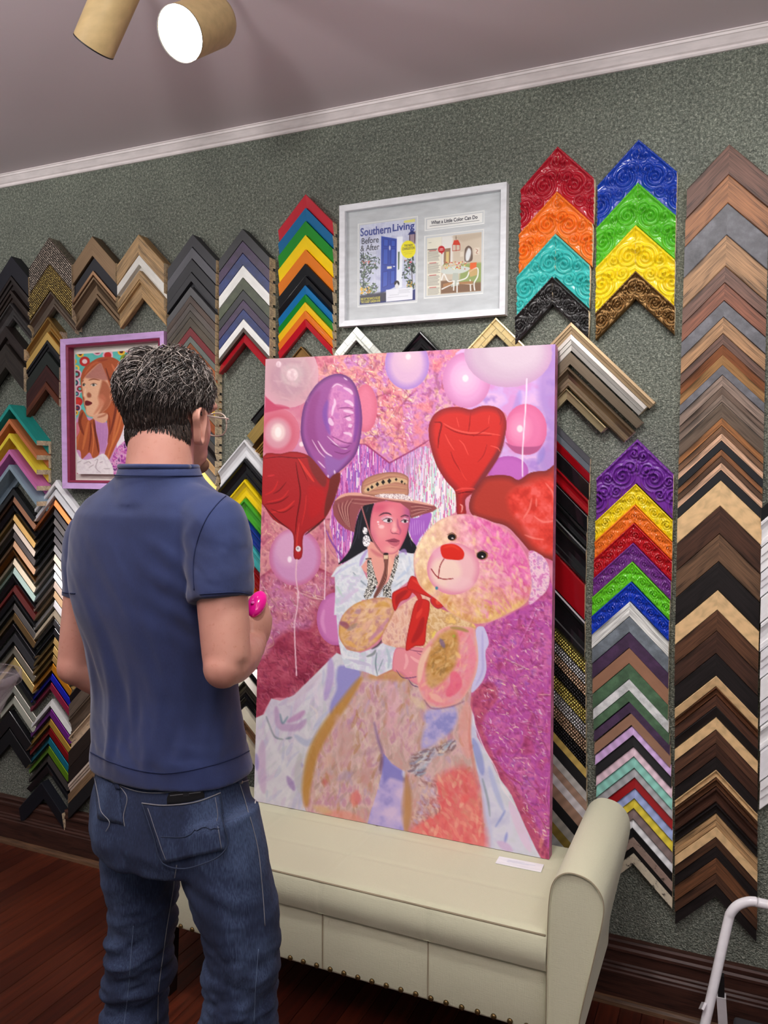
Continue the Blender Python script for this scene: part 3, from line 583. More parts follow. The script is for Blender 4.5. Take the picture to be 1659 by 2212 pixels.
# lid: seat cushion with grid seams pressed into the top
def seat_lid():
    x0, x1, y0, y1, z0, z1 = bx0, bx1, by0-0.006, by1, 0.405, 0.500
    nx, ny = 150, 60
    sx = [x0+(x1-x0)*k/4 for k in (1, 2, 3)]; sy = [y0+(y1-y0)*k for k in (.34, .67)]
    V = []; Fs = []
    for i in range(nx+1):
        for j in range(ny+1):
            x = x0+(x1-x0)*i/nx; y = y0+(y1-y0)*j/ny
            z = z1
            for s in sx: z -= 0.0028*math.exp(-((x-s)/.005)**2)
            for s in sy: z -= 0.0028*math.exp(-((y-s)/.005)**2)
            e = min(x-x0, x1-x, y-y0, y1-y); z -= 0.010*max(0, 1-e/.016)**2
            V.append((x, y, z))
    n1 = ny+1
    for i in range(nx):
        for j in range(ny): Fs.append((i*n1+j, (i+1)*n1+j, (i+1)*n1+j+1, i*n1+j+1))
    # front skirt bulging a little, seams at the same places
    fr = []; nz = 10
    for i in range(nx+1):
        row = []
        x = x0+(x1-x0)*i/nx
        for k in range(1, nz+1):
            u = k/nz; z = z1-0.010-(z1-0.010-z0)*u
            b_ = 0.010*math.sin(u*math.pi)
            for s in sx: b_ -= 0.003*math.exp(-((x-s)/.006)**2)
            row.append(len(V)); V.append((x, y0-b_, z))
        fr.append([i*n1]+row)
    for i in range(nx):
        for k in range(nz): Fs.append((fr[i][k], fr[i][k+1], fr[i+1][k+1], fr[i+1][k]))
    k = len(V)
    V += [(x0, y0, z0), (x1, y0, z0), (x1, y1, z0), (x0, y1, z0)]
    Fs.append(tuple([i*n1+ny for i in range(nx+1)])+(k+2, k+3))
    Fs.append((k, k+1, k+2, k+3)[::-1])
    return mk('seat_lid', V, Fs, linen, None, True)
lid = keep(seat_lid(), bench)
# piping along the front top edge
V, Fc = tube_mesh([(bx0+0.004, by0-0.004, .4915), ((bx0+bx1)/2, by0-0.004, .4915), (bx1-0.004, by0-0.004, .4915)], .0028, 8)
keep(mk('piping', V, Fc, piping, None, True), lid)
body = keep(box('body', bx0, bx1, by0+0.004, by1, 0.242, 0.403, linen, None, 0.006, True), bench)
for s in (1, 2, 3):
    x = bx0+(bx1-bx0)*s/4
    keep(box('seam', x-.0015, x+.0015, by0+0.002, by0+0.006, 0.246, 0.40, piping, None), body)
def arm(xin, sgn):
    # flared arm: outline in x-z, swept from front to back with a rounded front edge
    out = [(0, .236), (0, .50), (.004, .60), (.016, .640), (.040, .660), (.070, .662), (.100, .652), (.122, .628), (.130, .600), (.127, .56), (.110, .47), (.088, .36), (.078, .30), (.075, .236)]
    P_ = catmull([(a, z) for a, z in out], 4)
    n = len(P_); cxz = P_.mean(0); V = []; Fs = []
    ys = [(by0-0.010, .93), (by0-0.016, .965), (by0-0.014, .985), (by0-0.004, 1.0), (by1*.5+by0*.5, 1.0), (by1-0.01, 1.0), (by1, .97)]
    for y, k in ys:
        for a, z in P_:
            q = cxz+(np.array([a, z])-cxz)*np.array([k if k < 1 else 1, 1-(1-k)*.35]); V.append((xin+sgn*q[0], y, q[1]))
    for i in range(len(ys)-1):
        for j in range(n): Fs.append((i*n+j, i*n+(j+1) % n, (i+1)*n+(j+1) % n, (i+1)*n+j))
    Fs += [tuple(range(n))[::-1], tuple(range((len(ys)-1)*n, len(ys)*n))]
    if sgn > 0: Fs = [f[::-1] for f in Fs]
    o = mk('arm', V, Fs, linen, None, True)
    bm = bmesh.new(); bm.from_mesh(o.data); bmesh.ops.recalc_face_normals(bm, faces=bm.faces); bm.to_mesh(o.data); bm.free()
    o.data.set_sharp_from_angle(angle=math.radians(28))
    keep(o, bench)
    edge = [(xin+sgn*(cxz[0]+(a-cxz[0])*.985), by0-0.0145, cxz[1]+(z-cxz[1])*.995) for a, z in P_]
    V2, F2 = tube_mesh(edge, .0016, 6); keep(mk('piping', V2, F2, piping, None, True), o)
    return o
arm(bx1+0.002, 1); arm(bx0-0.002, -1)
brass = M('metal', (104, 84, 52), .28)
def nail(x, y, z):
    V = []; Fs = []; n = 10
    for k, (r, d) in enumerate([(.0076, 0), (.0073, .0025), (.0055, .005), (.0026, .0064)]):
        for j in range(n):
            an = 2*math.pi*j/n; V.append((r*math.cos(an), -d, r*math.sin(an)))
    for k in range(3):
        for j in range(n): Fs.append((k*n+j, (k+1)*n+j, (k+1)*n+(j+1) % n, k*n+(j+1) % n))
    Fs.append(tuple(range(3*n, 4*n))[::-1])
    me_ = nail.me if hasattr(nail, 'me') else None
    if me_ is None:
        me_ = bpy.data.meshes.new('nail_head'); me_.from_pydata(V, [], Fs); me_.materials.append(brass)
        me_.polygons.foreach_set('use_smooth', [True]*len(Fs)); nail.me = me_
    o = put(bpy.data.objects.new('nail_head', me_)); o.location = (x, y, z); keep(o, body)
x = bx0+0.012
while x < bx1: nail(x, by0+0.0035, 0.251); x += 0.0415
for x in (bx1+0.02, bx1+0.058): nail(x, by0-0.014, 0.251)
legm = M('wood', (30, 20, 17), .4)
for lx in (bx0+0.05, bx1-0.02):
    for ly in (by0+0.05, by1-0.05):
        w = .026
        V = [(lx+sx*w*k, ly+sy*w*k, z) for z, k in ((0, .72), (.242, 1)) for sx, sy in ((-1, -1), (1, -1), (1, 1), (-1, 1))]
        keep(mk('leg', V, [(3, 2, 1, 0), (4, 5, 6, 7)]+[(i, (i+1) % 4, 4+(i+1) % 4, 4+i) for i in range(4)], legm), bench)
# caption card lying on the seat
cc = [at_z(x, y, .5025) for x, y in ((1078.5, 1849.5), (1175, 1867.5), (1168.5, 1884), (1070, 1864))]
ctr = np.mean(cc, 0); V = [c for c in cc]+[c-np.array([0, 0, .0014]) for c in cc]
card = empty('caption_card', (ctr[0], ctr[1], .501), label='small white printed caption card lying on bench seat by canvas corner', cat='card')
keep(mk('paper', V, [(0, 1, 2, 3)[::-1], (4, 5, 6, 7)]+[(i, (i+1) % 4, 4+(i+1) % 4, 4+i) for i in range(4)], pa(236, 238, 244)), card)
ex = (cc[1]-cc[0]); ey = (cc[3]-cc[0])
for k, (u0, u1, v) in enumerate(((.22, .60, .28), (.62, .84, .34), (.22, .70, .44), (.22, .28, .54))):
    q = [cc[0]+ex*a+ey*b+np.array([0, 0, .0003]) for a, b in ((u0, v), (u1, v), (u1, v+.05), (u0, v+.05))]
    keep(mk('print_line', q, [(3, 2, 1, 0)], pa(206, 212, 226)), card)
# ------------------------------------------------------------------ track lights
beige = M('paint', (196, 170, 122), .45); blackm = M('plain', (14, 14, 16), .5)
def emit(col, s):
    mt = bpy.data.materials.new('lamp_glow'); mt.use_nodes = True; nt = mt.node_tree; nt.nodes.clear()
    e = N(nt, 'ShaderNodeEmission', i_Strength=s); e.inputs[0].default_value = col; o = N(nt, 'ShaderNodeOutputMaterial'); nt.links.new(e.outputs[0], o.inputs[0]); return mt
def track_head(face, axis, r, ln, label, lit, watts, group='ceiling track lights', spread=70):
    face = np.array(face); axis = np.array(axis, float); axis /= np.linalg.norm(axis)     # axis points from the open face to the back
    e = empty('track_light', tuple(face), label=label, cat='track light', group=group)
    pts = [face+axis*t for t in (0, .004, ln*.86, ln*.95, ln*.99, ln)]
    V, Fc = tube_mesh(pts, [r, r, r, r*.92, r*.78, r*.5], 40, False)
    n = 40; Fc.append(tuple(range(5*n, 6*n)))
    keep(mk('housing', V, Fc, beige, None, True), e)
    V, Fc = tube_mesh([face-axis*.0025, face+axis*.0005], [r*1.005, r*1.005], 40, False); keep(mk('rim', V, Fc, blackm, None, True), e)
    V, Fc = tube_mesh([face, face+axis*.05], [r*.985, r*.9], 40, False); keep(mk('baffle', V, Fc, M('plain', (210, 206, 196) if lit else (30, 28, 26), .4), None, True), e)
    pos = face+axis*(.004 if lit else .05)
    V, Fc = tube_mesh([pos, pos+axis*.004], [r*.985 if lit else r*.9]*2, 40, True)
    keep(mk('lamp', V, Fc, emit((1, .97, .92, 1), 14.0 if lit else 5.0)), e)
    top = face+axis*ln*.6; yoke = np.array([top[0], top[1], CEIL-.03])
    V, Fc = tube_mesh([face+axis*ln*.8, yoke], .008, 12); keep(mk('stem', V, Fc, beige, None, True), e)
    V, Fc = tube_mesh([yoke, (yoke[0], yoke[1], CEIL-.001)], .03, 20); keep(mk('ceiling_cup', V, Fc, beige, None, True), e)
    s = spot('track_lamp_beam', tuple(face-axis*.012), tuple(face-axis), watts, spread, .6, .04); keep(s, e)
    return e
fc1 = at_d(389, 73, 1.78); toc = CPOS-fc1; toc /= np.linalg.norm(toc)
mn = -R_*.93-U_*.36; nl = toc*math.cos(.64)+mn*math.sin(.64)
track_head(fc1, -nl, .0575, .16, 'lit ceiling track spotlight glaring towards the camera', True, 14)
track_head(at_d(203, 98, 1.86), R_*.63+U_*.78-fw*.48, .0475, .165, 'beige cylinder track spotlight seen from the side, aimed at wall', False, 12, spread=90)

# ------------------------------------------------------------------ white step stool by the wall
wht_m = M('gloss', (232, 230, 234))
stool = empty('step_stool', (.12, -.27, 0), label='folding step stool with white tube handle at bottom right corner', cat='step stool')
pa_ = at_y(1573, 1990, -.20); pb_ = at_y(1523, 2212, -.27); dr_ = (pb_-pa_)/(pb_-pa_)[2]; foot = pa_+dr_*(.012-pa_[2])
arc = [foot, pb_, pa_*.6+pb_*.4, pa_, at_y(1579, 1972, -.198), at_y(1592, 1957, -.196), at_y(1610, 1949, -.194), at_y(1630, 1947.5, -.193), at_y(1662, 1955, -.192)]
xr = .40; last = arc[-1]
arc += [np.array((xr-.05, last[1], last[2]-.002)), np.array((xr-.015, last[1]-.002, last[2]-.02)), np.array((xr, last[1]-.006, last[2]-.06)), np.array((xr+.02, foot[1]-.0, .012))]
P_ = catmull(arc, 5); V, Fc = tube_mesh(P_, .0125, 16); keep(mk('handle_frame', V, Fc, wht_m, None, True), stool)
for p in (foot, np.array((xr+.02, foot[1], .012))):
    V, Fc = tube_mesh([p+np.array((0, 0, .03)), p-np.array((0, 0, .012))], .0155, 14); keep(mk('foot_cap', V, Fc, blackm, None, True), stool)
def bar(a, b, w, t, name, mat, bev=.002):
    a, b = np.array(a), np.array(b); d = (b-a)/np.linalg.norm(b-a); u = np.cross(d, [0, 1, 0]); u /= np.linalg.norm(u); v = np.cross(u, d)
    V = [p+u*sx*w/2+v*sy*t/2 for p in (a, b) for sx, sy in ((-1, -1), (1, -1), (1, 1), (-1, 1))]
    return keep(mk(name, V, [(3, 2, 1, 0), (4, 5, 6, 7)]+[(i, (i+1) % 4, 4+(i+1) % 4, 4+i) for i in range(4)], mat), stool)
l1 = at_y(1558, 2150, -.13); l2 = at_y(1562, 2212, -.115); l3 = l1+(l2-l1)/(l2-l1)[2]*(0.0-l1[2]); bar(l1, l3, .024, .02, 'rear_leg', wht_m)
bar(at_y(1557, 2105, -.135), l1+np.array((0, 0, -.003)), .017, .016, 'hinge_sleeve', blackm)
bar(l1+np.array((.34, 0, 0)), l3+np.array((.34, 0, 0)), .024, .02, 'rear_leg', wht_m)
s1, s2 = at_y(1521, 2166, -.262), at_y(1499, 2216, -.30); s3 = s1+(s2-s1)/(s2-s1)[2]*(.20-s1[2])
bar(s1, s3, .006, .03, 'side_plate', wht_m)
tp = at_z(1612, 2199, .20)
bm = box_bm(bmesh.new(), tp[0]-.03, tp[0]+.30, tp[1]-.16, tp[1], .178, .20, .011, 3); keep(from_bm('step_tread', bm, M('plain', (46, 46, 50), .7), None, True), stool)

# ------------------------------------------------------------------ clear plastic tub on a pedestal at the left edge
def clear_mat():
    mt = bpy.data.materials.new('clear_plastic'); mt.use_nodes = True; nt = mt.node_tree; nt.nodes.clear()
    out = N(nt, 'ShaderNodeOutputMaterial'); tr = N(nt, 'ShaderNodeBsdfTransparent'); gl = N(nt, 'ShaderNodeBsdfPrincipled', i_Roughness=.25); mx = N(nt, 'ShaderNodeMixShader')
    gl.inputs['Base Color'].default_value = lin4((190, 178, 182)); tr.inputs[0].default_value = (.9, .88, .89, 1); mx.inputs[0].default_value = .20
    nt.links.new(tr.outputs[0], mx.inputs[1]); nt.links.new(gl.outputs[0], mx.inputs[2]); nt.links.new(mx.outputs[0], out.inputs[0]); return mt
cl = clear_mat(); tc = at_d(-62, 1457, 2.2)
tub = empty('clear_tub', (tc[0], tc[1], tc[2]-.12), label='clear round plastic tub rim cut off by left picture edge', cat='tub')
ra = .1265
def ring(name, rows, mat, n=48):
    V = [(tc[0]+r*math.cos(2*math.pi*k/n), tc[1]+r*math.sin(2*math.pi*k/n), tc[2]+z) for r, z in rows for k in range(n)]
    Fs = [(i*n+k, i*n+(k+1) % n, (i+1)*n+(k+1) % n, (i+1)*n+k) for i in range(len(rows)-1) for k in range(n)]
    return keep(mk(name, V, Fs, mat, None, True), tub)
ring('rim', [(ra-.003, -.026), (ra, -.026), (ra, 0), (ra-.005, .0015), (ra-.007, 0)], cl)
ring('bowl', [(ra-.008, -.02), (ra-.03, -.06), (.07, -.117), (.01, -.119)], cl)
mk_a = math.atan2(-.60, .80)
V = [(tc[0]+(ra+.001)*math.cos(mk_a+da), tc[1]+(ra+.001)*math.sin(mk_a+da), tc[2]+z) for z in (-.022, -.006) for da in (-.1, 0, .1)]
keep(mk('printed_mark', V, [(0, 1, 4, 3), (1, 2, 5, 4)], M('plain', (110, 40, 60))), tub)
ped = empty('plant_stand', (tc[0], tc[1], 0), label='slim dark pedestal stand under the clear tub at left edge', cat='stand')
V, Fc = tube_mesh([(tc[0], tc[1], tc[2]-.134), (tc[0], tc[1], tc[2]-.121)], .07, 28); keep(mk('stand_top', V, Fc, legm, None, True), ped)
V, Fc = tube_mesh([(tc[0], tc[1], .015), (tc[0], tc[1], tc[2]-.134)], .014, 14); keep(mk('pole', V, Fc, legm, None, True), ped)
V, Fc = tube_mesh([(tc[0], tc[1], 0), (tc[0], tc[1], .012), (tc[0], tc[1], .018)], [.06, .06, .05], 28); keep(mk('base', V, Fc, legm, None, True), ped)
# ------------------------------------------------------------------ painted surfaces: pigment stored per vertex on a fine grid, no image files
def hash2(i, j, s):
    n = (i*374761393+j*668265263+s*974711) & 0xffffffff
    n = ((n ^ (n >> 13))*1274126177) & 0xffffffff
    return ((n ^ (n >> 16)) & 0xffff)/65535.0
def vnoise(x, y, s=0):
    xi = np.floor(x).astype(np.int64); yi = np.floor(y).astype(np.int64); fx = x-xi; fy = y-yi
    fx = fx*fx*(3-2*fx); fy = fy*fy*(3-2*fy)
    a, b = hash2(xi, yi, s), hash2(xi+1, yi, s); c, d = hash2(xi, yi+1, s), hash2(xi+1, yi+1, s)
    return (a*(1-fx)+b*fx)*(1-fy)+(c*(1-fx)+d*fx)*fy
def fbm(x, y, s=0, o=4):
    r = 0; a = .5; t = 0
    for k in range(o): r = r+a*vnoise(x, y, s+k*17); t += a; a *= .55; x = x*2.03; y = y*2.03
    return r/t
class Art:
    def __init__(self, p00, p10, p11, p01, nx, ny):          # corners: top left, top right, bottom right, bottom left
        self.nx, self.ny = nx, ny
        u, v = np.meshgrid(np.linspace(0, 1, nx+1), np.linspace(0, 1, ny+1))
        u = u[..., None]; v = v[..., None]
        P = (np.array(p00)*(1-u)+np.array(p10)*u)*(1-v)+(np.array(p01)*(1-u)+np.array(p11)*u)*v
        self.P = P.reshape(-1, 3); d = self.P-CPOS; w = d@fw
        self.X = 829.5+F_PX*(d@R_)/w; self.Y = 1106-F_PX*(d@U_)/w
        self.C = np.zeros((len(self.P), 3)); self.H = np.zeros(len(self.P)); self.S = np.zeros(len(self.P))
    def T(self, pts): return np.array([(self.ox+a/self.s, self.oy+b/self.s) for a, b in pts], float)
    def frame(self, ox, oy, s): self.ox, self.oy, self.s = ox, oy, s; return self
    def mask(self, poly, soft):
        lo = poly.min(0)-soft*2-1; hi = poly.max(0)+soft*2+1
        idx = np.where((self.X > lo[0]) & (self.X < hi[0]) & (self.Y > lo[1]) & (self.Y < hi[1]))[0]
        x, y = self.X[idx], self.Y[idx]
        ins = np.zeros(len(idx), bool); dm = np.full(len(idx), 1e9)
        n = len(poly)
        for i in range(n):
            x1, y1 = poly[i]; x2, y2 = poly[(i+1) % n]
            c = ((y1 > y) != (y2 > y))
            if y2 != y1: ins ^= c & (x < (x2-x1)*(y-y1)/(y2-y1)+x1)
            dx, dy = x2-x1, y2-y1; l2 = dx*dx+dy*dy+1e-9
            t = np.clip(((x-x1)*dx+(y-y1)*dy)/l2, 0, 1)
            dm = np.minimum(dm, (x-x1-t*dx)**2+(y-y1-t*dy)**2)
        d = np.sqrt(dm); d = np.where(ins, d, -d)
        return idx, np.clip(d/soft+.5, 0, 1), d
    def put(self, idx, m, col, op=1.0):
        m = (m*op)[:, None]
        if callable(col): col = col(self.X[idx], self.Y[idx])
        self.C[idx] = self.C[idx]*(1-m)+np.asarray(col, float)*m
    def fill(self, pts, col, soft=1.3, op=1.0, sm=True, rim=None, foil=None):
        poly = self.T(pts)
        if sm and len(poly) > 4: poly = catmull(poly, 4, True)
        idx, m, d = self.mask(poly, soft)
        if len(idx) == 0: return
        self.put(idx, m, col, op)
        if rim:                                              # (colour, width px, opacity): tint towards the outline
            rc, rw, ro = rim; self.put(idx, m*np.clip(1-d/rw, 0, 1), rc, ro)
        if foil is not None: self.S[idx] = self.S[idx]*(1-m)+foil*m
        self.H[idx] *= (1-m)
        return idx, m, d
    def ell(self, c, rx, ry, col, rot=0, **k):
        a = np.linspace(0, 2*np.pi, 28, endpoint=False); r = math.radians(rot)
        return self.fill([(c[0]+rx*math.cos(t)*math.cos(r)-ry*math.sin(t)*math.sin(r), c[1]+rx*math.cos(t)*math.sin(r)+ry*math.sin(t)*math.cos(r)) for t in a], col, sm=False, **k)
    def stroke(self, pts, w, col, op=1.0, soft=1.0, sm=True, taper=True, foil=None):
        P = self.T(pts)
        if sm and len(P) > 2: P = catmull(P, 5)
        w = w/self.s
        lo = P.min(0)-w-3; hi = P.max(0)+w+3
        idx = np.where((self.X > lo[0]) & (self.X < hi[0]) & (self.Y > lo[1]) & (self.Y < hi[1]))[0]
        if len(idx) == 0: return
        x, y = self.X[idx], self.Y[idx]; best = np.full(len(idx), -1e9); n = len(P)-1
        for i in range(n):
            x1, y1 = P[i]; x2, y2 = P[i+1]; dx, dy = x2-x1, y2-y1; l2 = dx*dx+dy*dy+1e-9
            t = np.clip(((x-x1)*dx+(y-y1)*dy)/l2, 0, 1)
            dd = np.sqrt((x-x1-t*dx)**2+(y-y1-t*dy)**2)
            g = (i+t)/n; ww = w/2*(np.sqrt(np.clip(np.sin(np.pi*np.clip(g*.92+.04, 0, 1)), 0, 1)) if taper else 1)
            best = np.maximum(best, ww-dd)
        m = np.clip(best/soft+.5, 0, 1)
        self.put(idx, m, col, op)
        if foil is not None: self.S[idx] = np.maximum(self.S[idx], foil*m)
    def blotch(self, pts, cols, scale, seed=0, op=1.0, soft=2.0, stretch=(1, 1), sm=True, contrast=2.2, **k):
        cs = [np.array(c, float) for c in cols]
        def f(x, y):
            t = np.clip((fbm(x/scale*stretch[0], y/scale*stretch[1], seed)-.5)*contrast+.5, 0, .999)*(len(cs)-1)
            i = t.astype(int); fr = (t-i)[:, None]; A_ = np.array(cs)
            return A_[i]*(1-fr)+A_[np.minimum(i+1, len(cs)-1)]*fr
        return self.fill(pts, f, soft, op, sm, **k)
    def daubs(self, pts, cols, n, ln, w, ang, spread=40, op=.5, seed=1, soft=1.6, curve=.2):
        poly = self.T(pts); idx, m, d = self.mask(poly, 1.0); idx = idx[(m > .9) & (d > 2)]
        rg = random.Random(seed); sv = (self.ox, self.oy, self.s); self.frame(0, 0, 1)
        if len(idx):
            for _ in range(n):
                i = idx[rg.randrange(len(idx))]; x, y = self.X[i], self.Y[i]
                a = math.radians((ang(x, y) if callable(ang) else ang)+rg.uniform(-spread, spread)); l = ln*rg.uniform(.5, 1.2)
                dx, dy = math.cos(a)*l/2, math.sin(a)*l/2; k = rg.uniform(-curve, curve)
                self.stroke([(x-dx, y-dy), (x-dy*k, y+dx*k), (x+dx, y+dy)], w*rg.uniform(.6, 1.3), cols[rg.randrange(len(cols))], op*rg.uniform(.5, 1), soft=soft)
        self.frame(*sv)
    def balloon(self, c, rx, ry, base, rim, core, hl=None, hr=.16, rot=0, rimw=.35):
        self.ell(c, rx, ry, base, rot)
        self.ell(c, rx, ry, base, rot, rim=(rim, min(rx, ry)*rimw/self.s, .9))
        h = hl or (c[0], c[1]-ry*.1)
        for k, o in ((.62, .3), (.46, .35), (.3, .45)): self.ell(h, rx*k, ry*k, core, rot, op=o, soft=6)
        self.ell(h, rx*hr, ry*hr, (246, 232, 232), rot, op=.85, soft=3)
    def build(self, name, mat, nrm, parent=None, hscale=1.0):
        nx, ny = self.nx, self.ny
        P = self.P+self.H[:, None]*hscale*np.array(nrm)
        me = bpy.data.meshes.new(name); nv = len(P)
        me.vertices.add(nv); me.vertices.foreach_set('co', P.astype(np.float32).ravel())
        I = np.arange(nx*ny); r, c = I//nx, I % nx; a = r*(nx+1)+c
        q = np.stack([a, a+nx+1, a+nx+2, a+1], 1).astype(np.int32)
        me.loops.add(q.size); me.polygons.add(len(q))
        me.loops.foreach_set('vertex_index', q.ravel()); me.polygons.foreach_set('loop_start', np.arange(0, q.size, 4, dtype=np.int32))
        me.polygons.foreach_set('use_smooth', np.ones(len(q), bool))
        me.update(calc_edges=True)
        c_ = np.clip(self.C, 0, 255)/255.0
        L_ = np.where(c_ <= .04045, c_/12.92, ((c_+.055)/1.055)**2.4)
        at = me.color_attributes.new('Pigment', 'FLOAT_COLOR', 'POINT')
        at.data.foreach_set('color', np.concatenate([L_, np.ones((nv, 1))], 1).astype(np.float32).ravel())
        fa = me.attributes.new('Foil', 'FLOAT', 'POINT'); fa.data.foreach_set('value', np.clip(self.S, 0, 1).astype(np.float32))
        me.materials.append(mat)
        o = put(bpy.data.objects.new(name, me))
        if parent is not None: keep(o, parent)
        return o
def pigment_mat(name, rough=.5, rough_foil=.36, weave=True):
    mt, nt, b = nodes(name); L = nt.links
    a = N(nt, 'ShaderNodeAttribute', attribute_name='Pigment'); f = N(nt, 'ShaderNodeAttribute', attribute_name='Foil')
    L.new(a.outputs['Color'], b.inputs['Base Color'])
    mr = N(nt, 'ShaderNodeMapRange'); mr.inputs[3].default_value = rough; mr.inputs[4].default_value = rough_foil
    L.new(f.outputs['Fac'], mr.inputs[0]); L.new(mr.outputs[0], b.inputs['Roughness'])
    b.inputs['Specular IOR Level'].default_value = .22
    if weave:
        n = N(nt, 'ShaderNodeTexNoise', i_Scale=420.0, i_Detail=2.0); L.new(coords(nt, (1, 1, 1)), n.inputs['Vector'])
        bump(nt, b, n.outputs[0], .12, .0006)
    return mt

# ------------------------------------------------------------------ the large canvas leaning on the bench
cTL, cTR, cBR, cBL = np.array((-1.509, -.083, 1.980)), np.array((-.513, -.083, 1.973)), np.array((-.473, -.240, .5016)), np.array((-1.456, -.244, .5016))
art = Art(cTL, cTR, cBR, cBL, 420, 690)
nrm = np.cross(cTR-cTL, cBL-cTL); nrm /= np.linalg.norm(nrm); nrm = nrm if nrm[1] < 0 else -nrm
A = lambda: art.frame(540, 740, 3.95); B = lambda: art.frame(880, 740, 3.95); Cz = lambda: art.frame(540, 1250, 3.6865); Dz = lambda: art.frame(860, 1250, 3.5111); Ez = lambda: art.frame(660, 980, 4.8794)
full = [(0, 0), (1659, 0), (1659, 2212), (0, 2212)]
art.frame(0, 0, 1)
art.blotch(full, [(206, 116, 146), (216, 140, 160), (200, 104, 138)], 60, 1, sm=False)
art.S[:] = .2
# crumpled foil ground, its glints and crease shade painted into the colour
def foil(pts, cols, scale, seed, glint=(248, 232, 170), gl=.55, **k):
    art.blotch(pts, cols, scale, seed, foil=1.0, contrast=1.5, **k)
    poly = art.T(pts); poly = catmull(poly, 4, True) if k.get('sm', True) and len(poly) > 4 else poly
    idx, m, d = art.mask(poly, 2.0)
    x, y = art.X[idx], art.Y[idx]
    wx = x+10*fbm(x/30, y/30, seed+5); wy = y+10*fbm(x/30, y/30, seed+6)
    rdg = 1-np.abs(fbm(wx/11+wy/60, wy/15-wx/40, seed+9, 3)-.5)*2
    pat = np.clip((fbm(x/45, y/45, seed+3)-.48)*5, 0, 1)
    art.put(idx, m*np.clip((rdg-.93)/.06, 0, 1)*pat, glint, gl)
    art.put(idx, m*np.clip((.70-rdg)/.25, 0, 1), (120, 40, 80), .35)
    art.H[idx] += m*(rdg-.8)*.0030
A(); foil([(560, 100), (1000, 90), (1422, 60), (1422, 900), (1190, 1030), (930, 860), (560, 560)], [(196, 84, 118), (220, 130, 146), (232, 160, 150), (200, 124, 190), (236, 196, 160)], 26, 11)
B(); foil([(0, 80), (500, 60), (420, 300), (500, 560), (190, 700), (190, 840), (0, 900)], [(204, 96, 126), (228, 140, 150), (206, 130, 190), (240, 206, 160)], 22, 21)
A(); foil([(100, 1300), (560, 1500), (760, 1500), (700, 1700), (790, 1900), (720, 2212), (60, 2212)], [(190, 92, 120), (206, 128, 140), (214, 150, 150), (190, 110, 140)], 30, 31)
Cz(); foil([(70, -10), (700, -10), (720, 600), (500, 800), (350, 940), (170, 960), (30, 1130)], [(128, 40, 66), (158, 58, 84), (176, 76, 100), (196, 104, 124)], 34, 41, gl=.25)
foil([(75, -20), (680, -20), (560, 200), (480, 380), (250, 430), (120, 620), (70, 560)], [(190, 100, 126), (206, 132, 150), (198, 124, 170), (216, 160, 160)], 26, 43, op=.85, soft=14)
Dz(); foil([(640, 380), (830, 280), (1000, 190), (1180, 100), (1200, 2200), (1060, 2120), (900, 1760), (700, 1390), (600, 1180), (550, 1040), (552, 860), (640, 780), (670, 640)],
           [(170, 70, 116), (196, 92, 150), (184, 84, 166), (208, 110, 166), (168, 92, 178)], 30, 51, gl=.4)
foil([(560, 880), (700, 780), (760, 900), (640, 1100), (760, 1400), (900, 1600), (1060, 1900), (1160, 2150), (1060, 2120), (820, 1640), (620, 1200)], [(156, 60, 86), (186, 84, 110), (206, 108, 120)], 24, 55, op=.8, soft=8, gl=.2)
def creases(L_):  # foil folds as painted highlight strokes, each with a dark stroke beside it
    for p, w, c, o in L_:
        art.stroke(p, w*.8, c, o*.6, soft=1.4); art.stroke([(a+w*.6, b+w*.6) for a, b in p], w*.9, (128, 44, 86), o*.5, soft=1.4)
yl_, pl_ = (246, 232, 186), (236, 170, 200)
creases([([(640, 520), (740, 660), (840, 790), (930, 930), (1030, 1040)], 11, pl_, .8), ([(1050, 220), (990, 360), (915, 510)], 13, (226, 150, 214), .7), ([(760, 500), (830, 545)], 22, yl_, .7), ([(800, 600), (880, 640), (990, 690)], 18, yl_, .75), ([(870, 800), (915, 890)], 26, yl_, .7), ([(930, 930), (1020, 1020), (1080, 1200), (1130, 1300)], 14, (228, 140, 170), .7),
         ([(680, 740), (760, 760), (820, 780)], 12, yl_, .6), ([(1060, 880), (1160, 880)], 12, yl_, .8), ([(640, 800), (700, 840)], 10, (120, 40, 70), .8), ([(900, 1080), (1010, 1110), (1100, 1140)], 14, (236, 180, 210), .6), ([(700, 1110), (760, 1140)], 14, yl_, .5), ([(620, 1060), (700, 1120), (690, 1160)], 10, (226, 140, 150), .7), ([(940, 1180), (1040, 1240), (1100, 1330)], 14, pl_, .6),
         ([(930, 1460), (1040, 1600), (1120, 1720)], 12, (232, 160, 180), .8), ([(840, 1560), (960, 1680), (1080, 1820), (1130, 1950)], 12, (240, 170, 160), .8), ([(1140, 1500), (1120, 1640), (1140, 1760)], 10, pl_, .7), ([(880, 1360), (960, 1360)], 16, yl_, .5), ([(830, 880), (760, 940)], 8, (120, 50, 110), .7), ([(960, 1250), (860, 1370)], 9, (120, 50, 120), .7), ([(720, 1380), (840, 1500), (940, 1560)], 14, (216, 110, 110), .7), ([(1100, 1940), (1080, 2040)], 40, (240, 176, 130), .6), ([(660, 400), (760, 420)], 10, (236, 150, 200), .6), ([(1010, 640), (1080, 560)], 12, pl_, .5)])
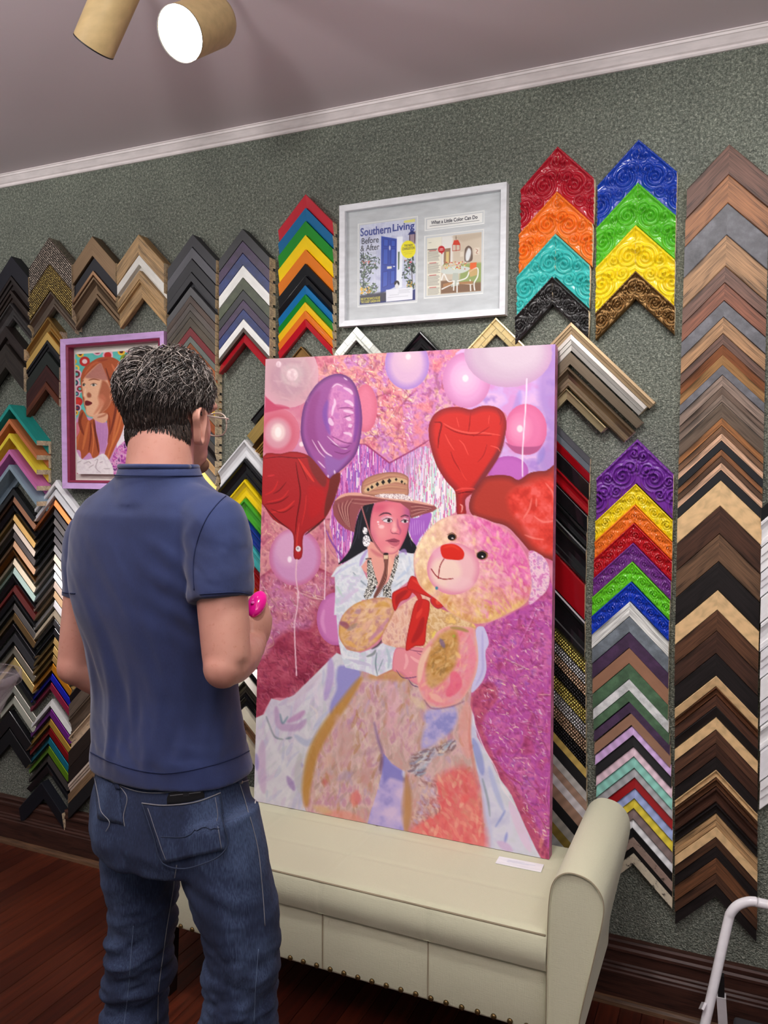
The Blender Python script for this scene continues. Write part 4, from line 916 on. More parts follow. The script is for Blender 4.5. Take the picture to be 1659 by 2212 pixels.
Cz(); creases([([(85, 20), (150, 140), (235, 250)], 12, yl_, .85), ([(318, 150), (375, 232)], 12, yl_, .85), ([(390, 105), (480, 150), (590, 168)], 16, yl_, .7), ([(505, 185), (545, 240)], 9, yl_, .7), ([(290, 388), (370, 442)], 8, pl_, .7), ([(160, 440), (190, 520), (130, 560)], 10, (226, 206, 150), .6), ([(140, 300), (180, 420)], 9, pl_, .5), ([(560, 0), (600, 60)], 8, yl_, .6), ([(400, 640), (520, 700), (600, 690)], 7, (196, 100, 124), .6), ([(420, 470), (500, 520)], 7, (206, 110, 130), .6), ([(180, 620), (260, 700), (330, 690)], 7, (196, 96, 120), .6), ([(470, 560), (560, 580), (640, 560)], 7, (200, 104, 124), .6), ([(100, 800), (180, 860)], 7, (190, 90, 116), .5)])
A(); creases([([(630, 150), (660, 250), (740, 330)], 9, yl_, .6), ([(700, 180), (800, 260), (900, 330)], 9, yl_, .6), ([(860, 140), (980, 230), (1060, 330)], 9, yl_, .6), ([(1050, 470), (1140, 440)], 9, (150, 50, 80), .8), ([(1420, 400), (1330, 480), (1260, 580)], 10, (170, 60, 90), .8), ([(1140, 700), (1200, 640), (1240, 560)], 10, yl_, .6), ([(1060, 780), (1130, 800), (1200, 760)], 12, (232, 190, 236), .7), ([(660, 1720), (700, 1790), (760, 1850)], 8, pl_, .7), ([(640, 1990), (690, 2010)], 8, pl_, .7), ([(120, 1500), (190, 1580), (210, 1620)], 9, yl_, .6), ([(640, 1830), (690, 1900)], 8, pl_, .6), ([(440, 2120), (560, 2160), (640, 2180)], 14, yl_, .7)])
gcol = [(248, 234, 190), (240, 196, 218), (236, 226, 236), (206, 120, 190)]  # glint colours, daubed onto the foil as paint
Dz(); art.daubs([(690, 420), (1000, 230), (1150, 160), (1150, 2050), (1000, 1900), (700, 1330), (600, 1050), (680, 760)], gcol, 330, 11, 2.0, 35, 45, .75, 61, 1.0, .5); art.daubs([(690, 420), (1000, 230), (1150, 160), (1150, 2050), (1000, 1900), (700, 1330), (600, 1050), (680, 760)], [(140, 50, 110), (150, 70, 160), (176, 60, 110)], 260, 16, 3.0, 40, 50, .5, 62, 1.2, .5)
A(); art.daubs([(620, 130), (1000, 110), (1400, 90), (1400, 860), (1190, 1000), (960, 840), (900, 420)], gcol+[(196, 110, 200), (250, 226, 150)], 420, 8, 2.0, 40, 60, .8, 63, 1.0, .5); art.daubs([(620, 130), (1000, 110), (1400, 90), (1400, 860), (1190, 1000), (960, 840), (900, 420)], [(160, 60, 100), (180, 70, 120)], 150, 14, 2.2, 60, 60, .6, 64, 1.0, .5)
Cz(); art.daubs([(80, 0), (690, 0), (560, 200), (480, 380), (250, 420), (120, 620), (60, 560)], gcol, 150, 9, 1.8, 50, 60, .6, 65, 1.0, .5); art.daubs([(60, 620), (690, 420), (690, 570), (500, 770), (340, 920), (180, 940), (50, 1080)], [(196, 100, 120), (206, 120, 140), (110, 34, 56), (120, 40, 64)], 200, 16, 2.4, 40, 60, .5, 66, 1.2, .5)
# lavender corner
B(); art.blotch([(480, 40), (1290, -10), (1290, 1120), (1120, 1100), (960, 1180), (700, 1130), (780, 950), (850, 700), (800, 580), (500, 560), (430, 300)], [(212, 150, 206), (206, 168, 222), (222, 180, 220), (172, 134, 206)], 46, 61, foil=0)
art.fill([(1150, 150), (1290, 40), (1290, 1120), (1110, 1060), (1190, 760), (1120, 500)], (160, 126, 196), soft=16, op=.7)
art.stroke([(960, 420), (930, 560), (880, 650)], 60, (150, 140, 214), .5, soft=6); art.stroke([(1160, 900), (1120, 1030)], 60, (130, 120, 200), .5, soft=6)
# background balloons
A(); art.balloon((330, 270), 255, 285, (202, 158, 168), (218, 164, 178), (206, 182, 184), (360, 275), .14)
art.ell((330, 300), 150, 150, (178, 130, 152), op=.45, soft=14); art.ell((360, 275), 95, 100, (208, 184, 186), op=.7, soft=8); art.ell((360, 275), 48, 52, (238, 216, 218), soft=4); art.ell((245, 185), 22, 26, (240, 214, 222), soft=2)
art.balloon((440, 880), 125, 130, (206, 132, 168), (186, 108, 150), (214, 146, 176))
art.balloon((235, 770), 188, 208, (208, 100, 122), (212, 118, 140), (224, 178, 186), (240, 765), .15)
art.ell((235, 780), 110, 130, (214, 168, 180), op=.6, soft=8); art.ell((240, 765), 60, 75, (236, 208, 206), soft=6); art.ell((240, 765), 28, 45, (248, 236, 232), soft=4)
art.stroke([(80, 640), (120, 580), (220, 545), (330, 560)], 40, (196, 70, 104), .7, soft=3)
art.fill([(130, 460), (230, 545), (330, 555), (130, 600)], (196, 72, 106), soft=3)
art.ell((985, 560), 100, 205, (224, 122, 150), rim=((206, 96, 124), 14, .7))
art.balloon((1340, 180), 188, 220, (216, 176, 206), (164, 124, 204), (226, 192, 208), (1350, 120), .12)
art.ell((385, 1830), 222, 245, (204, 146, 190), rim=((196, 100, 142), 12, .8)); art.ell((330, 1760), 120, 150, (218, 172, 200), op=.6, soft=14); art.ell((338, 1850), 18, 26, (246, 230, 240), soft=3)
B(); art.balloon((505, 320), 205, 238, (222, 160, 204), (206, 130, 180), (238, 196, 220), (495, 305), .13)
art.ell((860, 90), 375, 292, (204, 178, 198), rim=((196, 150, 188), 22, .8)); art.ell((900, 60), 240, 180, (214, 196, 208), op=.7, soft=20)
art.balloon((1010, 742), 180, 218, (222, 118, 164), (214, 104, 150), (236, 156, 190), (960, 735), .14)
art.fill([(835, 850), (900, 880), (1010, 890), (1130, 880), (1170, 830), (1120, 920), (1040, 955), (920, 940)], (176, 84, 132), soft=2)
art.ell((860, 1100), 172, 132, (190, 102, 186), rim=((170, 84, 170), 10, .6))
art.stroke([(1020, 310), (1008, 560), (985, 900), (983, 1140)], 12, (240, 224, 236), .85, taper=False)
Cz(); art.ell((690, 320), 158, 212, (206, 124, 184), rim=((178, 92, 156), 10, .8)); art.stroke([(590, 250), (575, 340), (600, 430)], 30, (226, 160, 204), .6, soft=4)
# iridescent curtain seen through the big heart
def streaks(x, y):
    n = vnoise(x/2.1, y/26+vnoise(x/3, y*0, 5)*6, 3); n2 = vnoise(x/5.5, y/60, 8); n3 = fbm(x/60, y/60, 4)
    mint = np.clip((x-800)/110+(y-1080)/260, 0, 1)[:, None]
    a = np.array((176, 74, 150)); b_ = np.array((216, 132, 196)); w_ = np.array((240, 232, 236)); g = np.array((186, 216, 206)); yl = np.array((228, 222, 176)); pu = np.array((158, 104, 190))
    n_ = n[:, None]; q = n2[:, None]
    left = np.where(n_ < .35, a, np.where(n_ < .6, b_, np.where(n_ < .82, pu, w_)))
    right = np.where(n_ < .3, g, np.where(n_ < .45, np.array((214, 120, 170)), np.where(n_ < .75, w_, np.where(q > .5, yl, np.array((182, 178, 220))))))
    return left*(1-mint)+right*mint
A(); art.fill([(930, 865), (985, 868), (1190, 1025), (1422, 895), (1520, 880), (1600, 1050), (1700, 1180), (1800, 1260), (1800, 1420), (1700, 1480), (1500, 1700), (1300, 1900), (900, 1900), (760, 1890), (720, 1740), (680, 1560), (700, 1380), (760, 1130), (870, 1010)], streaks, soft=1.5, sm=False, foil=.4)
art.stroke([(930, 865), (985, 868), (1190, 1028), (1422, 900), (1530, 830)], 14, (150, 50, 96), .8, sm=False)
art.stroke([(650, 1600), (690, 1690), (740, 1770), (790, 1840)], 16, (126, 70, 160), .8); art.stroke([(1190, 1030), (1195, 1110)], 12, (150, 60, 120), .7)
Ez(); art.fill([(1085, 690), (1180, 675), (1270, 620), (1330, 640), (1290, 780), (1200, 900), (1160, 970), (1085, 800)], (166, 98, 194), soft=2)
for x0 in range(1100, 1260, 24): art.stroke([(x0, 700), (x0+4, 800), (x0+8, 860)], 7, (212, 170, 222), .6)
# purple foil balloon
A(); ov = [(760, 265), (640, 300), (540, 390), (460, 540), (433, 730), (452, 860), (520, 1000), (600, 1105), (662, 1172), (740, 1120), (870, 1000), (932, 870), (957, 650), (930, 450), (870, 320)]
art.fill(ov, (158, 84, 154), rim=((96, 48, 112), 9, .9), foil=.35)
art.blotch([(700, 380), (800, 360), (880, 440), (900, 600), (890, 800), (800, 880), (690, 820), (660, 620)], [(186, 98, 168), (214, 138, 190), (198, 120, 186)], 14, 71, soft=8)
art.fill([(520, 480), (600, 420), (560, 600), (570, 800), (620, 920), (540, 900), (480, 740)], (146, 66, 132), soft=8, op=.7)
art.stroke([(660, 500), (640, 620), (680, 780)], 44, (124, 78, 172), .7, soft=5); art.stroke([(900, 460), (915, 640), (890, 840)], 40, (120, 60, 150), .7, soft=5)
art.fill([(640, 960), (760, 1000), (850, 960), (760, 1080), (670, 1140)], (146, 106, 178), soft=6, op=.7)
for p, w in (([(700, 385), (740, 355), (790, 372)], 12), ([(800, 300), (830, 320)], 12), ([(800, 385), (850, 410), (875, 440)], 26), ([(810, 500), (850, 510), (880, 540)], 30), ([(800, 580), (850, 590), (880, 600)], 26),
             ([(820, 640), (860, 660)], 34), ([(800, 770), (850, 780), (865, 800)], 24), ([(720, 480), (725, 520), (710, 560), (700, 620)], 22), ([(680, 650), (690, 680), (705, 700)], 40), ([(850, 700), (860, 720)], 40),
             ([(580, 840), (640, 930), (700, 970)], 14), ([(530, 830), (590, 930), (640, 980)], 9), ([(660, 800), (760, 890), (830, 910)], 10), ([(580, 1010), (640, 1070)], 12), ([(720, 1090), (725, 1120)], 16), ([(665, 1130), (668, 1150)], 16)):
    art.stroke(p, w, (236, 206, 228), .85, soft=1.6)
for p in ([(760, 560), (830, 555), (880, 565)], [(800, 640), (860, 620)], [(700, 800), (800, 850), (870, 860)], [(690, 860), (790, 900), (850, 880)], [(720, 930), (800, 950), (860, 920)]): art.stroke(p, 12, (110, 40, 100), .6)
art.stroke([(668, 1180), (650, 1330), (632, 1450), (640, 1640), (645, 1900), (636, 2190)], 10, (236, 200, 214), .9, taper=False)
# left red foil heart
rh = [(110, 975), (260, 950), (370, 930), (490, 960), (570, 1040), (640, 1130), (690, 1160), (760, 1115), (765, 1190), (735, 1260), (720, 1340), (640, 1500), (520, 1590), (455, 1650), (448, 1790), (436, 1838), (402, 1852), (372, 1820), (372, 1660), (330, 1590), (200, 1510), (125, 1400), (95, 1330)]
art.fill(rh, (170, 36, 40), foil=1.0, rim=((120, 26, 30), 5, .7))
art.fill([(690, 1150), (765, 1110), (765, 1190), (720, 1340), (640, 1490), (640, 1380), (668, 1250)], (112, 40, 36), soft=3)
art.fill([(490, 965), (570, 1040), (650, 1150), (640, 1230), (590, 1200), (520, 1090)], (128, 44, 42), soft=4)
art.fill([(500, 1230), (600, 1240), (640, 1300), (600, 1440), (520, 1500), (500, 1400)], (180, 32, 36), soft=8)
for p, w, c in (([(405, 985), (470, 1080), (545, 1185)], 26, (222, 62, 52)), ([(240, 1180), (200, 1260), (130, 1300)], 14, (206, 44, 42)), ([(380, 1350), (300, 1420), (180, 1450)], 18, (212, 52, 48)), ([(330, 1260), (270, 1330), (150, 1360)], 12, (206, 48, 46)),
                ([(150, 1140), (210, 1130)], 16, (206, 50, 56)), ([(390, 1020), (410, 1150), (430, 1300), (400, 1500), (385, 1640)], 12, (100, 14, 18)), ([(200, 1290), (250, 1260), (310, 1190)], 10, (110, 18, 22)),
                ([(130, 1380), (250, 1360), (330, 1310)], 12, (112, 18, 22)), ([(420, 1540), (400, 1700), (410, 1800)], 12, (206, 60, 54)), ([(480, 1300), (470, 1420), (440, 1560)], 10, (206, 48, 46)), ([(640, 1500), (560, 1570), (470, 1640)], 16, (64, 14, 18)), ([(120, 1395), (220, 1500), (330, 1590)], 10, (80, 16, 20)),
                ([(400, 985), (440, 1060), (490, 1180)], 7, (110, 14, 18)), ([(180, 1420), (280, 1450), (380, 1390)], 8, (110, 16, 20)), ([(120, 990), (250, 975), (400, 985), (500, 975)], 8, (96, 16, 24))): art.stroke(p, w, c, .85)
art.ell((412, 1760), 22, 24, (226, 220, 222), soft=1.2); art.ell((408, 1756), 9, 10, (150, 140, 150), soft=1.2)
art.stroke([(400, 1852), (392, 2000), (420, 2180)], 12, (226, 184, 196), .9, taper=False)
Cz(); art.stroke([(385, 100), (375, 240), (355, 360), (362, 600), (370, 770)], 11, (232, 190, 204), .9, taper=False)
# centre-right red foil heart
B(); rh2 = [(530, 572), (440, 550), (320, 560), (230, 612), (185, 700), (183, 800), (202, 900), (250, 1050), (330, 1180), (402, 1262), (415, 1340), (425, 1466), (500, 1470), (495, 1340), (570, 1270), (700, 1100), (790, 950), (832, 800), (845, 680), (812, 590), (740, 545), (640, 540), (570, 562)]
art.fill(rh2, (206, 50, 44), foil=1.0, rim=((112, 40, 48), 15, .75))
art.fill([(690, 1040), (790, 880), (835, 740), (800, 940), (640, 1180), (560, 1250)], (122, 50, 56), soft=4, op=.8)
for p, w, c in (([(310, 690), (400, 740), (520, 770), (640, 770), (790, 790)], 14, (238, 96, 84)), ([(320, 715), (420, 765), (560, 790), (720, 790)], 10, (140, 24, 28)), ([(320, 780), (360, 860), (400, 920)], 10, (232, 84, 74)), ([(370, 930), (400, 1010), (470, 1120)], 9, (150, 26, 30)),
                ([(440, 830), (480, 870), (520, 960)], 9, (236, 90, 80)), ([(560, 800), (640, 760), (700, 720)], 9, (150, 26, 30)), ([(710, 880), (770, 900), (790, 930)], 9, (236, 100, 90)), ([(680, 870), (650, 960), (600, 1020)], 7, (150, 28, 32)), ([(440, 1060), (480, 1140), (510, 1180)], 8, (226, 70, 62)),
                ([(540, 600), (530, 700), (520, 760)], 8, (140, 24, 28)), ([(410, 1265), (480, 1245), (580, 1250)], 16, (230, 80, 74)), ([(430, 1290), (500, 1275), (560, 1275)], 9, (80, 14, 18)), ([(450, 1380), (470, 1400), (460, 1450)], 14, (240, 160, 150)), ([(700, 620), (690, 700)], 8, (230, 84, 76)), ([(420, 640), (440, 720)], 8, (230, 84, 76)),
                ([(230, 680), (290, 690), (270, 800), (260, 900)], 14, (120, 24, 30)), ([(760, 560), (800, 640), (790, 700)], 10, (150, 40, 44))): art.stroke(p, w, c, .8)
# right red heart
art.fill([(950, 1172), (880, 1140), (780, 1130), (660, 1150), (590, 1230), (540, 1320), (528, 1420), (580, 1490), (720, 1530), (850, 1570), (960, 1680), (1060, 1790), (1190, 1840), (1290, 1800), (1290, 1090), (1180, 1094), (1050, 1110)], (176, 56, 44), rim=((110, 42, 44), 14, .8), foil=0.0)
art.blotch([(860, 1300), (1000, 1220), (1270, 1200), (1270, 1760), (1100, 1740), (980, 1560), (880, 1440)], [(196, 50, 40), (222, 66, 54), (232, 96, 90)], 18, 81, soft=14)
for p in ([(1180, 1200), (1240, 1280), (1260, 1380)], [(1060, 1330), (1040, 1420), (990, 1500)], [(1080, 1480), (1160, 1530), (1250, 1520)], [(1000, 1640), (1080, 1670), (1160, 1680)], [(1100, 1330), (1100, 1400)]): art.stroke(p, 16, (240, 140, 130), .6, soft=2)
# pale gown, left and right
Cz(); art.blotch([(20, 1120), (110, 1080), (170, 955), (240, 972), (350, 930), (500, 780), (690, 590), (730, 610), (770, 700), (900, 740), (900, 860), (780, 980), (650, 1120), (550, 1260), (500, 1420), (470, 1600), (470, 1900), (200, 1840), (20, 1800)], [(186, 172, 200), (208, 202, 216), (216, 214, 222), (196, 200, 206)], 30, 91, foil=0, sm=False, contrast=1.2)
art.daubs([(40, 1140), (180, 990), (360, 940), (690, 610), (760, 710), (880, 760), (650, 1110), (550, 1250), (460, 1700), (430, 1840), (40, 1780)], [(216, 210, 222), (190, 176, 206), (226, 224, 228), (196, 200, 204), (206, 186, 212), (180, 184, 214)], 190, 40, 8, 115, 30, .5, 23)
art.fill([(720, 690), (900, 745), (880, 850), (760, 980), (650, 1090), (640, 1000), (690, 880), (690, 780)], (146, 142, 206), soft=6, op=.9)
for p, w, c in (([(640, 640), (640, 780), (600, 960)], 60, (170, 140, 204)), ([(560, 760), (520, 880), (540, 1000)], 40, (226, 214, 226)), ([(210, 1030), (240, 1170), (380, 1180), (440, 1130)], 60, (180, 140, 186)), ([(240, 1080), (260, 1150), (300, 1100)], 14, (60, 110, 130)), ([(130, 1100), (190, 1250), (260, 1280)], 9, (70, 96, 100)),
                ([(480, 1010), (530, 1060), (530, 1110)], 12, (238, 226, 216)), ([(290, 1275), (330, 1265)], 14, (50, 84, 100)), ([(360, 1250), (450, 1310), (520, 1270)], 50, (166, 176, 206)), ([(130, 1150), (210, 1400), (330, 1600)], 50, (222, 220, 226)), ([(100, 1300), (90, 1500), (110, 1700)], 70, (196, 162, 200)),
                ([(300, 1580), (350, 1680)], 50, (146, 112, 176)), ([(50, 1400), (55, 1520)], 34, (130, 116, 186)), ([(410, 1470), (415, 1500)], 20, (140, 120, 190)), ([(430, 1060), (380, 1100), (300, 1140)], 50, (186, 126, 180)), ([(300, 980), (420, 900), (560, 760)], 50, (206, 190, 206)), ([(400, 1400), (380, 1560), (400, 1700)], 60, (190, 190, 190))): art.stroke(p, w, c, .6, soft=5)
Cz(); art.blotch([(1050, 1370), (1140, 1480), (1240, 1540), (1250, 1700), (1235, 2030), (930, 1960), (960, 1850), (1010, 1700)], [(146, 140, 206), (186, 170, 220), (212, 190, 222)], 40, 101, foil=0, sm=False)
art.fill([(1060, 1390), (1140, 1480), (1235, 1545), (1235, 1620), (1120, 1590), (1060, 1620)], (126, 124, 200), soft=8, op=.8)
Dz(); art.blotch([(545, 960), (575, 1040), (600, 1200), (700, 1370), (760, 1500), (860, 1640), (950, 1850), (1050, 2060), (1090, 2130), (630, 2060), (630, 1900), (590, 1550), (540, 1300)], [(196, 196, 222), (214, 214, 230), (206, 210, 218)], 40, 111, foil=0, sm=False)
for p, w, c in (([(570, 1220), (610, 1350), (640, 1480)], 60, (130, 140, 206)), ([(640, 1520), (680, 1680), (695, 1800)], 14, (110, 130, 140)), ([(740, 1880), (790, 1800), (810, 1760)], 14, (110, 130, 206)), ([(810, 2000), (825, 1930)], 22, (120, 130, 210)), ([(690, 1430), (740, 1600), (800, 1760)], 40, (170, 180, 222)),
                ([(640, 1650), (680, 1900), (700, 2030)], 60, (196, 198, 226)), ([(850, 1700), (930, 1900), (1000, 2060)], 70, (226, 196, 224)), ([(780, 1560), (840, 1640)], 40, (236, 236, 240)), ([(760, 2000), (860, 2060)], 60, (206, 170, 214))): art.stroke(p, w, c, .65, soft=5)
art.stroke([(545, 960), (580, 1100), (650, 1280), (740, 1440), (800, 1600), (900, 1740)], 8, (238, 226, 232), .8)
art.fill([(588, 392), (640, 362), (668, 405), (688, 490), (662, 560), (670, 690), (632, 790), (555, 865), (575, 740), (600, 600)], (204, 198, 232), soft=1.5, foil=0); art.stroke([(640, 400), (640, 560), (640, 700), (590, 810)], 20, (170, 160, 216), .5, soft=3)
# plush bear: legs and belly
Cz(); bodyp = [(890, 740), (840, 880), (720, 1000), (620, 1130), (520, 1300), (460, 1470), (425, 1680), (420, 1780), (455, 1880), (700, 1935), (930, 1975), (960, 1850), (1010, 1700), (1050, 1550), (1062, 1390), (1130, 1470), (1235, 1540), (1240, 1700), (1222, 2030),
   (1500, 2090), (1862, 2170), (1862, 1950), (1840, 1680), (1800, 1480), (1752, 1240), (1755, 1000), (1765, 830), (1640, 900), (1500, 930), (1340, 830), (1240, 800), (1140, 735), (1010, 775)]
art.blotch(bodyp, [(190, 146, 116), (206, 158, 152), (198, 168, 160), (216, 182, 180), (198, 146, 168), (206, 176, 152)], 22, 121, stretch=(1.4, .8), foil=0, sm=False, contrast=1.2)
art.daubs(bodyp, [(180, 130, 76), (208, 166, 160), (222, 196, 188), (198, 144, 158), (186, 148, 120), (216, 174, 170), (184, 158, 190), (226, 206, 190), (170, 140, 130)], 620, 26, 7, 100, 35, .5, 5)
for p, w, c, o in (([(880, 800), (740, 1000), (600, 1200), (500, 1400), (450, 1640), (450, 1800)], 90, (188, 134, 56), .8), ([(960, 780), (1100, 760), (1220, 800)], 90, (204, 146, 74), .6), ([(1240, 1560), (1260, 1750), (1250, 2000)], 60, (176, 126, 80), .7),
                   ([(990, 1150), (1020, 1280), (1055, 1400), (1040, 1550)], 16, (120, 90, 150), .8), ([(600, 1880), (760, 1900), (900, 1950)], 100, (226, 140, 124), .6), ([(850, 1700), (830, 1800)], 90, (226, 110, 100), .6), ([(590, 1600), (600, 1640)], 40, (200, 90, 90), .6),
                   ([(700, 1100), (760, 1300), (740, 1500)], 120, (206, 164, 160), .5), ([(1120, 850), (1140, 1000), (1100, 1200)], 100, (226, 170, 190), .45), ([(950, 1450), (900, 1650)], 80, (200, 150, 150), .5), ([(800, 1540), (700, 1600)], 60, (166, 150, 190), .4), ([(1050, 1430), (1035, 1520)], 20, (90, 60, 80), .6),
                   ([(1010, 1350), (900, 1400)], 50, (170, 130, 150), .4), ([(640, 1400), (600, 1500)], 60, (220, 180, 160), .6), ([(520, 1820), (640, 1860)], 60, (216, 178, 130), .7)): art.stroke(p, w, c, o, soft=8)
Dz(); art.blotch([(300, 1500), (560, 1450), (640, 1800), (640, 2070), (100, 1960), (180, 1800)], [(224, 150, 130), (232, 120, 116), (226, 96, 100), (226, 170, 140)], 26, 131, soft=18, op=.85, contrast=1.4)
art.daubs([(300, 1500), (560, 1450), (640, 1800), (630, 2040), (150, 1960), (180, 1800)], [(232, 120, 116), (236, 160, 140), (226, 96, 100), (236, 190, 160), (216, 140, 120)], 160, 24, 7, 70, 40, .55, 7)
art.blotch([(220, 1000), (420, 960), (440, 1100), (330, 1220), (180, 1290), (200, 1120)], [(146, 146, 206), (180, 170, 216), (206, 190, 206)], 18, 135, soft=9)
art.blotch([(100, 1340), (250, 1290), (420, 1220), (420, 1290), (260, 1370), (180, 1500), (100, 1460)], [(150, 150, 170), (200, 196, 206), (130, 96, 96), (226, 216, 200)], 14, 137, soft=7, contrast=1.3, op=.8)
art.daubs([(80, 1330), (250, 1280), (420, 1200), (430, 1290), (260, 1380), (180, 1500), (90, 1470)], [(150, 150, 180), (206, 206, 214), (120, 90, 96), (226, 210, 190), (160, 180, 200)], 70, 18, 5, -25, 30, .7, 9)
art.blotch([(200, 1500), (280, 1560), (300, 1750), (220, 1820), (120, 1860), (180, 1650)], [(206, 160, 160), (170, 120, 120), (216, 196, 206), (190, 170, 200)], 16, 139, soft=10, contrast=1.2, op=.7)
art.daubs([(180, 1480), (290, 1540), (320, 1760), (220, 1830), (110, 1870), (160, 1650)], [(206, 170, 170), (160, 116, 116), (220, 206, 216), (190, 170, 206), (226, 196, 170)], 80, 18, 6, 60, 50, .6, 11)
for p, w, c, o in (([(520, 950), (500, 1150), (530, 1350)], 90, (232, 160, 150), .6), ([(560, 900), (550, 1050), (545, 1240), (590, 1500)], 14, (214, 120, 100), .7), ([(100, 900), (200, 980)], 60, (226, 210, 170), .6), ([(40, 1460), (45, 1500)], 20, (236, 236, 240), .8), ([(500, 1560), (520, 1620)], 40, (214, 90, 90), .7), ([(60, 1600), (60, 1900)], 70, (192, 142, 92), .6), ([(480, 1690), (530, 1650)], 60, (236, 96, 100), .6)): art.stroke(p, w, c, o, soft=7)
# woman: hair, neck, blouse, face, hat
Ez(); hair = (28, 28, 36)
art.fill([(640, 510), (575, 600), (530, 740), (500, 900), (460, 1020), (400, 1100), (345, 1168), (480, 1110), (640, 1010), (720, 980), (720, 520)], hair, foil=0)
art.fill([(1080, 530), (1112, 620), (1085, 800), (1110, 900), (1168, 980), (1140, 1050), (985, 1020), (1030, 850)], hair)
for p in ([(560, 700), (540, 860), (480, 1000)], [(600, 620), (570, 800), (560, 900)], [(1100, 900), (1120, 980)], [(660, 560), (640, 620)]): art.stroke(p, 10, (66, 66, 80), .7)
art.fill([(660, 940), (720, 940), (830, 1040), (985, 1030), (960, 1150), (900, 1260), (850, 1370), (760, 1400), (690, 1300), (590, 1200), (640, 1100)], (230, 162, 148), foil=0)
art.stroke([(690, 1010), (760, 1060), (820, 1080)], 40, (206, 110, 120), .7, soft=5); art.stroke([(880, 1100), (900, 1180), (860, 1280)], 50, (240, 190, 160), .6, soft=6); art.stroke([(960, 1060), (940, 1120)], 20, (150, 80, 110), .6)
blouse = [(268, 1296), (330, 1200), (430, 1140), (560, 1060), (655, 1005), (662, 1090), (588, 1190), (650, 1320), (720, 1410), (770, 1420), (850, 1375), (920, 1270), (985, 1040), (1060, 1040), (1145, 1060), (1140, 1150), (1150, 1290), (1090, 1340), (960, 1440), (905, 1500), (905, 1540), (600, 1540), (480, 1700), (300, 1700), (310, 1560), (320, 1400), (308, 1300)]
art.blotch(blouse, [(206, 214, 222), (226, 230, 234), (214, 222, 230), (200, 208, 220)], 16, 141, foil=0, sm=False)
for p, w, c in (([(650, 1020), (600, 1100), (575, 1180)], 34, (176, 150, 212)), ([(985, 1045), (1040, 1020), (1060, 1060)], 34, (170, 140, 206)), ([(500, 1250), (560, 1320), (640, 1390)], 18, (130, 146, 160)), ([(480, 1290), (540, 1400), (640, 1440)], 26, (236, 240, 242)), ([(360, 1250), (440, 1190), (540, 1150)], 26, (196, 202, 226)), ([(400, 1460), (480, 1400)], 14, (150, 170, 180)),
                ([(350, 1400), (380, 1500), (340, 1640)], 34, (190, 206, 206)), ([(960, 1330), (1050, 1250), (1100, 1180)], 30, (190, 206, 226)), ([(1020, 1130), (1060, 1240)], 24, (236, 240, 244)), ([(940, 1400), (1040, 1330)], 14, (160, 176, 190)), ([(420, 1560), (480, 1480), (560, 1440)], 22, (206, 190, 220)), ([(1090, 1080), (1110, 1200)], 24, (196, 206, 226)), ([(300, 1290), (380, 1210)], 16, (186, 170, 216))): art.stroke(p, w, c, .75, soft=2.4)
Cz(); sleeve = [(676, -30), (900, -30), (840, 110), (740, 280), (705, 370), (712, 480), (770, 565), (880, 590), (990, 550), (1070, 503), (1165, 548), (1150, 640), (1130, 722), (1010, 778), (900, 738), (760, 708), (728, 620), (708, 520), (692, 350), (678, 120)]
art.blotch(sleeve, [(206, 214, 224), (226, 232, 236), (210, 206, 226), (196, 210, 216)], 14, 151, foil=0, sm=False)
for p, w, c in (([(1010, 590), (1000, 680), (1015, 770)], 10, (96, 120, 130)), ([(1060, 640), (1020, 740)], 8, (110, 140, 150)), ([(930, 620), (980, 600), (1000, 570)], 22, (120, 130, 130)), ([(790, 640), (880, 670), (960, 690)], 30, (196, 190, 216)), ([(730, 560), (760, 620), (860, 640)], 24, (236, 238, 240)), ([(1090, 560), (1110, 640), (1100, 710)], 24, (176, 196, 206)), ([(720, 200), (760, 160), (860, 80)], 30, (214, 200, 224)), ([(690, 60), (730, 130)], 20, (186, 210, 200)), ([(1060, 480), (1020, 530), (970, 560)], 16, (60, 50, 60))): art.stroke(p, w, c, .75, soft=2.2)
Ez(); face = [(740, 515), (702, 600), (682, 720), (686, 850), (712, 930), (762, 1010), (830, 1052), (920, 1058), (980, 1022), (1022, 950), (1062, 860), (1088, 760), (1102, 660), (1085, 560), (1000, 512), (850, 498)]
def facec(x, y):
    u = (x-660)*4.8794; v = (y-980)*4.8794
    base = np.array((226, 122, 136))[None]*np.ones((len(x), 1))
    def mixin(b, c, m): return b*(1-m[:, None])+np.array(c)*m[:, None]
    g = lambda a, b_, ra, rb: np.exp(-((u-a)/ra)**2-((v-b_)/rb)**2)
    base = mixin(base, (240, 160, 160), .8*g(800, 820, 110, 120)); base = mixin(base, (206, 84, 112), .8*g(800, 570, 160, 60)); base = mixin(base, (168, 84, 136), .85*g(1090, 640, 60, 150))
    base = mixin(base, (238, 176, 166), .8*g(900, 1010, 80, 50)); base = mixin(base, (214, 96, 120), .6*g(1040, 860, 50, 120)); base = mixin(base, (238, 150, 158), .6*g(900, 600, 70, 60)); base = mixin(base, (244, 190, 186), .7*g(935, 760, 26, 70))
    return mixin(base, (196, 96, 126), .7*g(700, 900, 40, 90))
art.fill(face, facec, foil=0, rim=((170, 80, 110), 4, .5))
dk = (58, 34, 48)
art.stroke([(775, 655), (820, 630), (870, 628), (905, 645)], 17, (66, 40, 56), .9); art.stroke([(1000, 668), (1045, 650), (1088, 660)], 14, (66, 40, 56), .85)
art.blotch([(790, 680), (850, 655), (915, 670), (910, 690), (820, 700)], [(236, 206, 216), (216, 150, 170)], 3, 155, op=.8); art.blotch([(1000, 700), (1040, 670), (1085, 685), (1080, 700)], [(236, 206, 216), (206, 140, 160)], 3, 156, op=.8)
